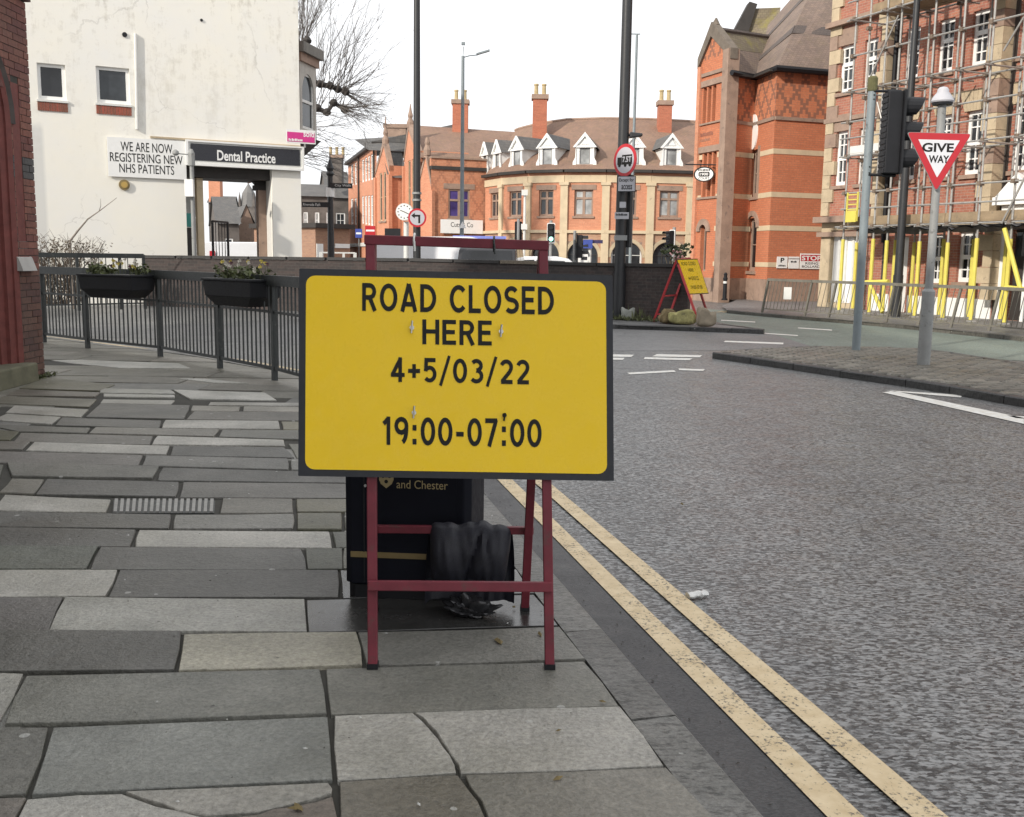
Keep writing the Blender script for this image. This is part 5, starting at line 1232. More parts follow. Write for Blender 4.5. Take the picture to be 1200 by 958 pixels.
# bare shrub and lone stem before the white wall
def shrub(name, label, c, R, Hh, n, mat, seed):
    random.seed(seed); t = thing(name, label, 'bush', c); mb = MB()
    for k in range(n):
        an = random.uniform(0, 2 * PI); tip = c + V((math.cos(an) * R * random.uniform(.2, 1), math.sin(an) * R * .5 * random.uniform(.2, 1), Hh * random.uniform(.65, 1)))
        b0 = c + V((random.uniform(-.5, .5) * R, random.uniform(-.2, .2), 0)); mid = b0.lerp(tip, .55) + V((random.uniform(-.1, .1), 0, .1))
        mb.tube([b0, mid, tip], [.014, .009, .004], 4, cap=False)
        for j in range(6):
            p = mid.lerp(tip, random.random()); e = V((random.uniform(-.22, .22), random.uniform(-.15, .15), random.uniform(.02, .25)))
            mb.tube([p, p + e], [.006, .003], 3, cap=False)
    mb.build('twigs', m_paint(name + '_twig', (.10, .075, .055), .9, .3), t, kind='stuff'); f = MB()
    for k in range(n * 2): leaf_cards(f, c + V((random.uniform(-.85, .85) * R, random.uniform(-.35, .35), Hh * random.uniform(.3, .93))), 6, (.16, .12, .10), .034)
    f.build('foliage', m_leaf(name + '_leaf', (.10, .075, .045), .5), t, recalc=False, kind='stuff'); return t
c = depth_pt(72, 27.5); c.z = .0
sh = shrub('bush', 'bare brown shrub behind the railing at the foot of the white wall', c, 1.35, 1.82, 90, None, 3)
mb = MB(); b0 = D(82, 283, 27.3)
pts = [b0, D(92, 270, 27.3), D(103, 257, 27.3), D(116, 248, 27.3), D(137, 232, 27.3)]
mb.tube(pts, [.03, .026, .02, .013, .006], 5); mb.tube([D(116, 248, 27.3), D(118, 242, 27.3), D(118, 233, 27.3)], [.012, .008, .004], 4); mb.tube([b0 + V((0, 0, -1.9)), b0], [.04, .03], 5)
mb.build('stem', m_paint('pale_stem', (.22, .19, .16), .9, .2), sh)
# ------------------------------------------------------------------ pollarded bare street tree
random.seed(14)
tr = thing('bare_tree', 'bare pollarded street tree rising behind the white building', 'tree', depth_pt(340, 46))
TY = 46
mb = MB(); tb = depth_pt(340, TY); tb.z = -.1
T = lambda px, py, dy=0: D(px, py, TY + dy)
mb.tube([tb, T(340, 230), T(342, 170), T(343, 120), T(345, 80)], [.42, .36, .34, .3, .22], 10)
mb.build('trunk', M['timber'], tr)
limbs = [[T(343, 128), T(358, 122, .3), T(372, 127, .4), T(383, 132, .5), T(391, 121, .6), T(404, 129, .8)], [T(344, 100), T(360, 93, .5), T(375, 99, .7), T(387, 101, .8), T(396, 105, 1), T(405, 108, 1)], [T(345, 70), T(352, 55, -.4), T(360, 48, -.6)], [T(344, 90), T(332, 60, 1), T(326, 30, 1.5)]]
lm = MB()
for L in limbs:
    r = [.17, .15, .13, .12, .10, .08][:len(L)]; lm.tube(L, r, 7)
    for q in L[1:]: lm.lathe(q - Z3 * .16, [(.05, 0), (.17, .08), (.2, .18), (.13, .3), (.05, .34)], 7)
lm.build('limb', M['timber'], tr, smooth=True)
tw = MB()
def shoot(p, d, L, r, lvl):
    pts = [p]; q = p.copy(); dd = d.copy(); n = 4
    for k in range(n):
        dd = (dd + V((random.gauss(0, .09), random.gauss(0, .09), random.gauss(0, .06))) + Z3 * (.05 if d.z > .1 else -.02)).normalized(); q = q + dd * (L / n); pts.append(q)
    tw.tube(pts, [r * (1 - .8 * k / n) for k in range(n + 1)], 4 if r > .012 else 3, cap=False)
    if lvl > 0:
        for k in range(random.randint(2, 4)):
            i = random.randint(1, n - 1); a = (dd + V((random.gauss(0, .45), random.gauss(0, .4), random.gauss(0, .3)))).normalized(); shoot(pts[i], a, L * random.uniform(.3, .6), r * .55, lvl - 1)
for L in limbs:
    for k in range(21):
        i = random.randint(0, len(L) - 2); p = L[i].lerp(L[i + 1], random.random())
        fx = (p.x - tb.x) / 3.0
        d = V((random.uniform(-.15, .65) + fx * .25, random.uniform(-.3, .3), 1)).normalized(); shoot(p, d, random.uniform(2.2, 4.8), .017, 2)
for k in range(46):
    L = random.choice(limbs[:2]); p = L[-1].lerp(L[-2], random.random() * 1.2); d = V((1, random.uniform(-.3, .3), random.uniform(-.75, .55))).normalized(); shoot(p, d, random.uniform(1.4, 2.6), .017, 2)
for k in range(30):
    p = T(343, random.uniform(110, 190)); d = V((1, random.uniform(-.3, .3), random.uniform(-.5, .15))).normalized(); shoot(p, d, random.uniform(2.2, 3.6), .015, 2)
tw.build('crown', m_paint('twig_bark', (.12, .105, .095), .9, .2), tr)
# ------------------------------------------------------------------ curved brick building with white dormers
cx = [(568, 60.2), (587, 58.1), (618, 56.4), (660, 55.4), (708, 55.0), (760, 55.0), (806, 55.3), (834, 55.6)]
cp = [depth_pt(*q) for q in cx]
cb = thing('curved_building', 'curved orange brick building with a row of white dormers and cream pilasters', 'building', depth_pt(690, 58))
def zat(px, py, Y): return D(px, py, Y).z
EA = zat(708, 199.5, 55); STR = zat(708, 271, 55); FR0, FR1 = zat(708, 214, 55), zat(708, 205.5, 55)
WV0, WV1 = zat(684, 253.5, 55.2), zat(684, 222.5, 55.2)
wpx = [((575, 584), (231, 268 - 16)), ((597, 611), None), ((631.5, 648.5), None), ((673, 695), None), ((728, 746), None), ((773, 796), None), ((814, 828), None)]
wallm, stringm = MB(), MB()
M['dstone'] = m_paint('dormer_white', (.78, .78, .76), .55, .06, 3, dirt=.03, dirtc=(.4, .38, .36))
NSUB = 1
walls = []
for i in range(7):
    P = facade(cp[i], cp[i + 1]); L = (cp[i + 1] - cp[i]).length
    (x0, x1), _ = wpx[i]; u0, u1 = P.hit(x0, 237)[0], P.hit(x1, 237)[0]
    h = (u0, u1, WV0, WV1)
    gw = .82 if L > 1.6 else .5; uc = (u0 + u1) / 2; vt = zat(684, 283, 55.2)
    if i == 4: uc = L * .5
    g = (uc - gw, uc + gw, 0.2, vt) if i > 0 else (uc - .4, uc + .4, .2, vt)
    wm = MB().wall(P, 0, L, -.2, STR - .12, [g], rev=.25); wm.build('ground_wall', m_brick('stone_brown_brick%d' % i, (.42, .25, .16), (.36, .2, .13), (.38, .28, .2)), cb, recalc=False)
    wm = MB().wall(P, 0, L, STR + .04, FR0, [h], rev=.18); wm.build('wall', M['obrick'], cb, recalc=False)
    MB().pb(P, 0.003, L - .003, STR - .119, STR + .039, -.3, .12).build('string_course', M['cream'], cb)
    MB().pb(P, 0.003, L - .003, FR0 + .001, FR1, -.3, .06).build('frieze', M['cream'], cb)
    MB().pb(P, 0.003, L - .003, FR1 + .001, EA - .12, -.3, .03).build('frieze_band', M['obrick'], cb)
    MB().pb(P, 0.0, L, EA - .119, EA + .03, -.3, .28).build('eaves', M['timber'], cb)
    win(P, cb, *h, nu=2, nv=1, fw=.09, rec=.16, mat='stone2', glass='litglass' if i in (5, 3) else 'glass', sill='stone2', bars=.14, sash=.68)
    MB().pb(P, h[0] - .16, h[1] + .16, h[3] + .001, h[3] + .26, -.05, .03).build('lintel', M['stone2'], cb)
    # arched ground-floor light
    r = g[1] - g[0]; sv = g[3] - r / 2; mb = MB(); n = 10; um = (g[0] + g[1]) / 2
    for sgn in (-1, 1):
        A = [(um + sgn * r / 2 * math.cos(PI / 2 * k / n), sv + r / 2 * math.sin(PI / 2 * k / n)) for k in range(n + 1)]
        mb.prism([P.p(a, b_, -.12) for a, b_ in A] + [P.p(um + sgn * r / 2, g[3], -.12)], P.n * .118)
    mb.build('arch_spandrel', M['stone2'], cb)
    win(P, cb, g[0], g[1], g[2], g[3], nu=3, nv=3, fw=.09, rec=.2, mat='offwhite' if i in (4,) else 'timber', sill=None, glass='glass')
    A = [(um + (r / 2 + .02) * math.cos(PI * k / 14), sv + (r / 2 + .02) * math.sin(PI * k / 14)) for k in range(15)]; B_ = [(um + (r / 2 + .2) * math.cos(PI * k / 14), sv + (r / 2 + .2) * math.sin(PI * k / 14)) for k in range(15)]
    mb = MB()
    for k in range(14): mb.prism([P.p(*A[k], .002), P.p(*B_[k], .002), P.p(*B_[k + 1], .002), P.p(*A[k + 1], .002)], P.n * .03)
    mb.build('arch_ring', M['stone'], cb)
    walls.append((P, L))
for i in range(1, 7):
    d = ((cp[i] - cp[i - 1]).normalized() + (cp[i + 1] - cp[i]).normalized()).normalized(); P = Pl(cp[i], d)
    w = .2 if i > 1 else .17
    MB().pb(P, -w, w, -.2, FR0 - .15, -.2, .10).build('pilaster', M['cream'], cb); MB().pb(P, -w - .06, w + .06, FR0 - .149, FR0 + .02, -.2, .15).build('capital', M['cream'], cb)
e0 = [q + (V((q.y - 0, -q.x, 0)) * 0) for q in cp]
rdg = [(604, 153, 63.5), (609, 151, 63), (632, 145, 62), (664, 140.5, 61.5), (708, 139, 61.3), (760, 140, 61.3), (808, 142.5, 61.5), (836, 144, 61.7)]
rg = [D(*q) for q in rdg]
mb = MB()
for i in range(7):
    a, b_ = cp[i] + Z3 * (EA + .031), cp[i + 1] + Z3 * (EA + .031)
    na = V((0, -1, 0)) * .22
    mb.poly([a + na, b_ + na, rg[i + 1], rg[i]])
    mb.poly([rg[i], rg[i + 1], rg[i + 1] + V((0, 6, -3)), rg[i] + V((0, 6, -3))])
mb.poly([cp[0] + Z3 * EA, rg[0], rg[0] + V((0, 6, -3))])
mb.build('roof', M['btile'], cb, recalc=False)
mb = MB()
for i in range(7): mb.tube([rg[i], rg[i + 1]], .09, 6)
mb.build('ridge', M['stone2'], cb)
dpx = [(567, 186, 202, 7.5), (582.5, 161, 196, 12), (605.5, 157, 195.5, 19), (641, 155.5, 194.5, 24), (685, 155, 194.5, 27), (742.5, 156, 195, 27), (786.5, 158, 195.5, 28)]
for k, (px, yt, yb, wpx_) in enumerate(dpx):
    i = max(0, min(6, sum(1 for q in cx[1:-1] if q[0] <= px))); P0, L0 = walls[i]
    u = P0.hit(px, 195, -.35)[0]; P = Pl(P0.p(u, 0, -.35), P0.r)
    if k == 0: P = Pl(depth_pt(567, 60.8), P0.r)
    wd = 1.26 if k else 1.1; vb = EA + .12; vt_ = zat(684, 155.5, 55.4); vg = vb + (vt_ - vb) * .62; Hd = vt_ - vb
    hw = wd / 2 * .72
    hl = (-hw * .62, hw * .62, vb + Hd * .12, vb + Hd * .60)
    mb = MB().wall(P, -hw, hw, vb, vg, [hl], rev=.1); mb.poly([P.p(-hw, vg), P.p(hw, vg), P.p(0, vt_)])
    for sgn in (-1, 1):
        mb.poly([P.p(sgn * hw, vb - .3), P.p(sgn * hw, vb - .3, -3), P.p(sgn * hw, vg, -3), P.p(sgn * hw, vg)])
        mb.prism([P.p(sgn * hw, vb, .001), P.p(sgn * hw * 1.42, vb, .001), P.p(sgn * hw * 1.38, vb + Hd * .18, .001), P.p(sgn * hw * 1.12, vb + Hd * .3, .001), P.p(sgn * hw * 1.06, vg, .001), P.p(sgn * hw, vg, .001)], P.n * .06)
    dm = mb.build('dormer', M['dstone'], cb, recalc=False)
    fr = MB()
    for sgn in (-1, 1): fr.prism([P.p(sgn * hw * 1.4, vg - .05, .02), P.p(sgn * hw * 1.12, vg - .05, .02), P.p(0, vt_ - .18, .02), P.p(0, vt_ + .04, .02)], P.n * .1)
    fr.pb(P, -hw * 1.3, hw * 1.3, vg - .06, vg + .03, .01, .09).prism([P.p(-hw * .45, vg + .1, .005), P.p(hw * .45, vg + .1, .005), P.p(0, vg + .1 + Hd * .17, .005)], P.n * .04)
    fr.build('pediment', M['white'], dm)
    rf_ = MB()
    for sgn in (-1, 1): rf_.poly([P.p(sgn * hw * 1.35, vg - .02, 0), P.p(0, vt_ + .03, 0), P.p(0, vt_ + .03, -4.2), P.p(sgn * hw * 1.35, vg - .02, -2.6)])
    rf_.build('dormer_roof', M['slate'], dm, recalc=False)
    fw = MB(); ww = .05
    fw.pb(P, hl[0], hl[1], hl[2], hl[2] + ww, -.08, -.03).pb(P, hl[0], hl[1], hl[3] - ww, hl[3], -.08, -.03).pb(P, hl[0], hl[0] + ww, hl[2] + ww, hl[3] - ww, -.08, -.03).pb(P, hl[1] - ww, hl[1], hl[2] + ww, hl[3] - ww, -.08, -.03)
    fw.build('frame', m_paint('grey_sash', (.2, .2, .2), .5, .1), dm); MB().poly([P.p(hl[0], hl[2], -.07), P.p(hl[1], hl[2], -.07), P.p(hl[1], hl[3], -.07), P.p(hl[0], hl[3], -.07)]).build('pane', M['litglass'], dm, recalc=False)
M['twist'] = m_brick('twisted_brick', (.42, .14, .08), (.34, .11, .065), (.3, .16, .1))
chimney(cb, D(632.5, 139, 60), .8, .8, D(632.5, 112, 60).z - D(632.5, 139, 60).z, mat='twist', pots=2)
chimney(cb, D(778.5, 141, 60), .75, .75, D(778.5, 119, 60).z - D(778.5, 141, 60).z, mat='twist', pots=2)
# ------------------------------------------------------------------ left wing with the shop and steep gables
wa, wb_ = depth_pt(505, 59.2), depth_pt(569, 60.4); P = facade(wa, wb_); L = (wb_ - wa).length
hw_ = thing('brick_hall', 'gabled orange brick hall with stone pinnacles beside the curved building', 'building', depth_pt(505, 62))
TOPv = P.hit(537, 187)[1]; bandv = P.hit(537, 200)[1]; strv = P.hit(537, 279)[1]
h = P.box(525.5, 222, 550.5, 256)
MB().wall(P, 0, L, strv, bandv, [h], rev=.15).build('wall', M['obrickd'], hw_, recalc=False)
MB().wall(P, 0, L, -.2, strv - .3, [(.5, L * .45, .1, 2.2), (L * .55, L - .5, .1, 2.2)], rev=.2).build('ground_wall', M['stone2'], hw_, recalc=False)
MB().pb(P, 0, L, strv - .299, strv - .001, -.3, .3).build('fascia', M['timber'], hw_)
MB().pb(P, 0, L, bandv + .001, bandv + .2, -.3, .08).build('band', M['timber'], hw_); MB().pb(P, 0, L, bandv + .201, TOPv, -.3, .02).build('parapet', M['obrickd'], hw_); MB().pb(P, -.02, L, TOPv + .001, TOPv + .1, -.3, .1).build('coping', M['stone2'], hw_)
win(P, hw_, *h, nu=2, nv=1, glass='purple', mat='stone2', sill='stone2', bars=.13, sash=.62, fw=.1)
MB().pb(P, h[0] - .3, h[1] + .3, h[3] + .001, h[3] + .3, -.05, .03).build('lintel', M['stone2'], hw_)
r0, r1 = D(484, 147, 66), D(606, 155, 66); e0_, e1_ = P.p(0, TOPv + .05, -.3), P.p(L, TOPv + .05, -.3)
MB().poly([e0_ + V((-.8, 0, 0)), e1_ + V((2.2, 1, 0)), r1, r0]).poly([r0, r1, r1 + V((0, 6, -4)), r0 + V((0, 6, -4))]).build('roof', M['btile'], hw_, recalc=False)
chimney(hw_, D(539.5, 151, 65.5), .95, .8, 1.7, mat='twist', pots=2)
# gables facing the side street: each a stone-coped brick gable with pinnacle
def gable(root, x0, Y0, x1, Y1, ysh, yap, xap, mat='obrick', wn=True, pin=1.4):
    a, b_ = depth_pt(x0, Y0), depth_pt(x1, Y1); P = facade(a, b_); L = (b_ - a).length
    um = P.hit(xap, yap)[0]; vs = P.hit((x0 + x1) / 2, ysh)[1]; va = P.hit(xap, yap)[1]
    hs = []
    if wn: hs = [(L * .28, L * .46, vs * .52, vs * .95), (L * .56, L * .74, vs * .52, vs * .95)]
    MB().wall(P, 0, L, -.2, vs, hs, rev=.12).poly([P.p(0, vs), P.p(L, vs), P.p(um, va)]).poly([P.p(0, -.2), P.p(0, -.2, -3), P.p(0, vs, -3), P.p(0, vs)]).poly([P.p(L, -.2), P.p(L, -.2, -3), P.p(L, vs, -3), P.p(L, vs)]).build('gable_wall', M[mat], root, recalc=False)
    cm = MB()
    for u in (0, L): cm.prism([P.p(u, vs - .35, .04), P.p(u, vs, .04), P.p(um, va + .12, .04), P.p(um, va - .28, .04)], -P.n * .3)
    cm.build('gable_coping', M['stone2'], root)
    MB().lathe(P.p(um, va, -.1), [(.2, -.2), (.22, .1), (.12, .35), (.16, .5), (.08, .8), (.02, pin)], 8).build('pinnacle', M['stone2'], root)
    for u in (0, L): MB().pb(P, u - .18, u + .18, -.2, vs * .92, -.1, .12).build('buttress', M['obrick'], root)
    for q in hs: win(P, root, *q, nu=1, nv=2, mat='stone', sill='stone2', fw=.07)
    return P, L
gable(hw_, 474, 64.0, 490, 60.4, 180, 146, 479, pin=1.2)
gable(hw_, 490, 60.3, 506, 59.25, 215, 178, 499, wn=False, pin=.7)
a, b_ = depth_pt(456, 64), depth_pt(475, 64.3); P2 = facade(a, b_); L2 = (b_ - a).length; vt2 = P2.hit(465, 209)[1]; vr2 = P2.hit(465, 175)[1]
MB().wall(P2, 0, L2, -.2, vt2, []).build('wall', M['obrickd'], hw_, recalc=False)
MB().poly([P2.p(-.1, vt2, .2), P2.p(L2 + .1, vt2, .2), P2.p(L2 + .1, vr2, -1.6), P2.p(-.1, vr2, -1.6)]).poly([P2.p(-1, vr2 + .02, -1.5), P2.p(L2 + 1, vr2 + .02, -1.5), P2.p(L2 + 1, vr2 + 1.3, -4), P2.p(-1.5, vr2 + .9, -4)]).build('roof', M['slate'], hw_, recalc=False)
gable(hw_, 441, 66.5, 457, 63.9, 196, 166, 450, pin=1.5)
# three storey range running off down the street
a, b_ = depth_pt(409, 82), depth_pt(442, 66.6); P3 = facade(a, b_); L3 = (b_ - a).length
rg3 = thing('brick_range', 'three storey brick range with tall white windows along the side street', 'building', (a + b_) / 2)
vt3 = P3.hit(440, 171)[1]; holes = []
for x0, x1, y0, y1 in ((411, 414, 193, 218), (415.5, 418, 191, 217), (418.7, 421, 190, 216), (424, 426.5, 187, 214), (427.5, 430, 185, 213), (431, 433.5, 183, 212), (434.5, 437.5, 181, 211)):
    holes.append(P3.box(x0, y0, x1, y1)); holes.append(P3.box(x0, y0 + (y1 - y0) * 1.6, x1, y1 + (y1 - y0) * 1.8))
holes = [(a_, b2, max(c_, 2.4), d_) for a_, b2, c_, d_ in holes]
MB().wall(P3, 0, L3, -.2, vt3, holes, rev=.12).build('wall', M['obrick'], rg3, recalc=False)
for q in holes: win(P3, rg3, *q, nu=1, nv=3, sill=None, fw=.1, glass='litglass')
MB().pb(P3, 0, L3, 2.05, 2.3, -.1, .1).build('string_course', M['offwhite'], rg3); MB().pb(P3, 0, L3, vt3 + .002, vt3 + .2, -.3, .3).build('eaves', M['timber'], rg3)
for x in (424 - 2.2, 440): u = P3.hit(x, 230)[0]; MB().tube([P3.p(u, 0, .1), P3.p(u, vt3, .1)], .07, 6).build('drainpipe', M['timber'], rg3)
MB().poly([P3.p(-.3, vt3 + .2, .3), P3.p(L3, vt3 + .2, .3), P3.p(L3, vt3 + 1.5, -5), P3.p(-.3, vt3 + 1.5, -5)]).poly([P3.p(L3, vt3 + .2, .3), P3.p(L3, vt3 + .2, -8), P3.p(L3, vt3 + 1.5, -5)]).build('roof', M['slate'], rg3, recalc=False)
c = D(462, 160, 70); chimney(hw_, D(464, 163, 70), 1.4, 1, .9, mat='stone2', pots=0)
# shop sign on the wing
wing = facade(wa, wb_)
t, q = flat_sign('shop_sign', 'long white rounded Cuts and Co shop sign on the brick wing', wing, (515.5, 258, 564.5, 274), 'white', w=.12, d=.08)
sign_text(wing, t, 'Cuts & Co', 527, 553, 261, 266.5, .205, 'ink', 0); 
# ------------------------------------------------------------------ tall brick hall on the corner (gabled bay, canted corner, banded walls)
M['tbrick'] = m_brick('hall_brick', (0.50, 0.175, 0.085), (0.44, 0.145, 0.07), (0.33, 0.15, 0.09), bump=.35, ms=.008)
M['tdiap'] = m_brick('hall_brick_diaper', (0.50, 0.185, 0.09), (0.45, 0.155, 0.075), (0.33, 0.16, 0.1), bump=.35, diaper=(.675, .9, .085, (0.22, 0.105, 0.07)))
M['ttile'] = m_tiles('hall_tiles', (0.21, 0.155, 0.125), (0.165, 0.125, 0.105), .11, .16, moss=.12)
M['tiledk'] = m_tiles('dark_tile_band', (0.105, 0.085, 0.075), (0.085, 0.07, 0.065), .11, .16)
M['mosst'] = m_tiles('mossy_tiles', (0.19, 0.16, 0.105), (0.15, 0.12, 0.085), .11, .16, moss=.9)
tp = [depth_pt(813, 39.5), depth_pt(846, 37.6), depth_pt(876, 38.4), depth_pt(900, 36.6), depth_pt(985, 37.6)]
th = thing('brick_building', 'tall orange brick hall with cream stone bands, gabled bay and diaper patterned brick', 'building', tp[2])
TF = [facade(tp[i], tp[i + 1]) for i in range(4)]; TL = [(tp[i + 1] - tp[i]).length for i in range(4)]
def zT(i, px, py): return TF[i].hit(px, py)[1]
ev = zT(3, 905, 83); base = .78; bands = [(zT(3, 930, 313.5), zT(3, 930, 308)), (zT(3, 930, 271), zT(3, 930, 265)), (zT(3, 930, 232), zT(3, 930, 226)), (zT(3, 930, 181.5), zT(3, 930, 175.5))]
dia = (zT(3, 930, 142), ev - .1)
for i in (1, 2, 3):
    hs = []
    if i == 2:
        hs = [TF[2].box(879, 176, 887.5, 231), TF[2].box(875.5, 256, 886, 318)]
        hs = [(a, b_, c_, d_) for a, b_, c_, d_ in hs]
    MB().wall(TF[i], 0, TL[i], base, dia[0], hs, rev=.22).build('wall', M['tbrick'], th, recalc=False)
    MB().wall(TF[i], 0, TL[i], dia[0] + .12, ev).build('diaper_wall', M['tdiap'], th, recalc=False)
    MB().pb(TF[i], 0, TL[i], dia[0] + .001, dia[0] + .119, -.1, .05).build('string_course', M['stone2'], th)
    MB().pb(TF[i], 0, TL[i], -.2, base - .001, -.1, .06).build('plinth', M['stone2'], th)
    for a, b_ in bands:
        segs = [(0, TL[i])]
        for hx in hs:
            if hx[2] < b_ and hx[3] > a: segs = [(0, hx[0] - .02), (hx[1] + .02, TL[i])]
        for s0, s1 in segs: MB().pb(TF[i], s0, s1, a, b_, -.05, .012).build('stone_band', M['cream'], th)
    for k, hx in enumerate(hs):
        win(TF[i], th, *hx, nu=1 if k else 1, nv=2, mat='stone2', sill='stone2', rec=.2, fw=.12, glass='dglass')
        if k == 1:
            um, r, sv = (hx[0] + hx[1]) / 2, (hx[1] - hx[0]) / 2, hx[3] - .35
            mb = MB()
            for q in range(12):
                a0_, a1_ = PI * q / 12, PI * (q + 1) / 12; R1, R2 = r + .02, r + .2
                mb.prism([TF[i].p(um + R1 * math.cos(a0_), sv + R1 * math.sin(a0_), .002), TF[i].p(um + R2 * math.cos(a0_), sv + R2 * math.sin(a0_), .002), TF[i].p(um + R2 * math.cos(a1_), sv + R2 * math.sin(a1_), .002), TF[i].p(um + R1 * math.cos(a1_), sv + R1 * math.sin(a1_), .002)], TF[i].n * .06)
            mb.build('arch_ring', M['stone2'], th)
        if k == 0: MB().pb(TF[i], hx[0] - .18, hx[0] - .01, hx[2] - .1, hx[3] + .1, -.02, .03).pb(TF[i], hx[1] + .01, hx[1] + .18, hx[2] - .1, hx[3] + .1, -.02, .03).build('surround', M['stone2'], th)
u, v = TF[2].hit(884, 155); MB().disc(TF[2], u, v, .0, .33, .62, d=.05).build('oval_plaque', M['white'], th)
# gabled bay
P = TF[0]; L = TL[0]
vsh = P.hit(838, 66)[1]; uap, vap = P.hit(832, 36); vsl = P.hit(817, 74)[1]
uap = L * .38
vsh = P.hit(830, 70)[1]
def prow(y0, y1, n, x0=817.5, x1=839.5):
    out = []
    for k in range(n):
        f0, f1 = (k + .16) / n, (k + .84) / n
        out.append((P.hit(x0 + (x1 - x0) * f0, (y0 + y1) / 2)[0], P.hit(x0 + (x1 - x0) * f1, (y0 + y1) / 2)[0], P.hit(828, y1)[1], P.hit(828, y0)[1]))
    return out
hs = prow(103, 144, 4) + prow(180, 231, 4) + [P.box(820.5, 262, 827.5, 318)]
MB().wall(P, 0, L, base, vsh, hs, rev=.25).build('bay_wall', M['tbrick'], th, recalc=False)
MB().poly([P.p(0, vsh), P.p(L, vsh), P.p(uap, vap)]).build('gable', M['tdiap'], th, recalc=False)
MB().pb(P, 0, L, -.2, base - .001, -.1, .06).build('plinth', M['stone2'], th)
for hx in hs:
    o = win(P, th, *hx, nu=1, nv=1, mat='stone2', sill=None, rec=.22, fw=.05, glass='glass')
for lo, hi in ((P.hit(828, 146.5)[1], P.hit(828, 144.5)[1]), (P.hit(828, 102)[1], P.hit(828, 95)[1]), (P.hit(828, 233.5)[1], P.hit(828, 231)[1]), (P.hit(828, 179)[1], P.hit(828, 172)[1]), (P.hit(828, 90)[1], P.hit(828, 86)[1])):
    MB().pb(P, .05, L - .3, lo, hi, -.05, .06).build('stone_course', M['stone2'], th)
for a, b_ in bands: MB().pb(P, .0, .35, a, b_, -.05, .013).build('stone_band', M['cream'], th); MB().pb(P, L - .6, L - .28, a, b_, -.05, .013).build('stone_band', M['cream'], th)
MB().pb(P, L - .26, L + .12, -.2, vsh + .1, -.3, .16).build('corner_shaft', M['stone2'], th)
MB().pb(P, -.1, .12, -.2, vsh - .2, -.3, .10).build('corner_shaft', M['obrick'], th)
q = hs[-1]; um, r, sv = (q[0] + q[1]) / 2, (q[1] - q[0]) / 2, q[3] - .3; mb = MB()
for k in range(12):
    a0_, a1_ = PI * k / 12, PI * (k + 1) / 12; R1, R2 = r + .03, r + .25
    mb.prism([P.p(um + R1 * math.cos(a0_), sv + R1 * math.sin(a0_), .002), P.p(um + R2 * math.cos(a0_), sv + R2 * math.sin(a0_), .002), P.p(um + R2 * math.cos(a1_), sv + R2 * math.sin(a1_), .002), P.p(um + R1 * math.cos(a1_), sv + R1 * math.sin(a1_), .002)], P.n * .07)
mb.build('arch_ring', M['stone2'], th)
# carved inscription, worn past reading: low raised lines of letters
u0, u1, v0, v1 = P.box(817, 155.5, 836, 160); prints(P, u0, u1, v0, v1, .005, m_paint('carved_letter', (.24, .10, .07), .8, .2), th, 14, 'carving')
u0, u1, v0, v1 = P.box(818.5, 162.5, 832, 166); prints(P, u0, u1, v0, v1, .005, m_paint('carved_letter2', (.30, .15, .10), .8, .2), th, 10, 'carving')
cop = MB()
for ue in (-.12, L + .15): cop.prism([P.p(ue, vsh - .25, .1), P.p(ue, vsh + .12, .1), P.p(uap, vap + .25, .1), P.p(uap, vap - .25, .1)], -P.n * .3)
cop.lathe(P.p(uap, vap + .15, -.1), [(.16, 0), (.1, .12), (.03, .25)], 8)
cop.build('gable_coping', m_paint('weathered_coping', (.15, .125, .10), .9, .35, 4), th)
# roof of the bay: ridge runs back from the gable
apx = P.p(uap, vap, -.3); rbk = D(900, 43.5, 41.5)
dr_ = (rbk - apx).normalized(); rbk = apx + dr_ * 6.5; sl0 = P.p(L + .15, ev + .08, 0.1); sl1 = sl0 + dr_ * 6.5
mid0, mid1 = apx.lerp(sl0, .45), rbk.lerp(sl1, .45)
MB().poly([sl0, sl1, mid1, mid0]).build('bay_roof', M['ttile'], th, recalc=False)
MB().poly([mid0 + V((0,0,.01)), mid1 + V((0,0,.01)), rbk, apx]).build('bay_roof_upper', M['mosst'], th, recalc=False)
MB().poly([P.p(-.12, vsh, 0), apx, rbk, rbk + V((-.6, 1.2, -.6)), P.p(-.05, vsh, -1.5)]).build('bay_roof_back', M['ttile'], th, recalc=False)
MB().tube([apx, rbk], .09, 6).build('ridge', M['tiledk'], th)
# main hipped roof with dark bands, apex out of frame
evp = [q + Z3 * ev for q in tp[1:]]
ov = lambda q, w=.3: q + V((-.1, -w, 0))
E = [ov(evp[1]), ov(evp[2]), ov(evp[3])]
T_ = [D(900, 30, 43.5), D(965, -45, 42.5), D(1010, -45, 43)]
def band_pts(f): return [E[i].lerp(T_[i], f) for i in range(3)]
a, b_ = E, T_
rm_ = MB().poly([a[0], a[1], b_[1], b_[0]]).poly([a[1], a[2], b_[2], b_[1]])
rm_.build('roof', M['ttile'], th, recalc=False)
for f0, f1 in ((.30, .37), (.66, .72)):
    a, b_ = band_pts(f0), band_pts(f1); q = MB()
    for i in (0, 1):
        n = (a[i + 1] - a[i]).cross(b_[i] - a[i]).normalized(); n = n if n.dot(CAMP - a[i]) > 0 else -n
        q.prism([p + n * .004 for p in (a[i], a[i + 1], b_[i + 1], b_[i])], n * .03)
    q.build('roof_band', M['tiledk'], th)
MB().tube([q + V((0, -.02, .05)) for q in (ov(evp[0]) + V((.1, 0, 0)), E[0], E[1], E[2])], .10, 6).build('gutter', M['black'], th)
mb = MB()
for i in range(1, 4): mb.pb(TF[i], -.05, TL[i] + .05, ev - .02, ev + .06, -.2, .3)
mb.build('soffit', M['timber'], th)

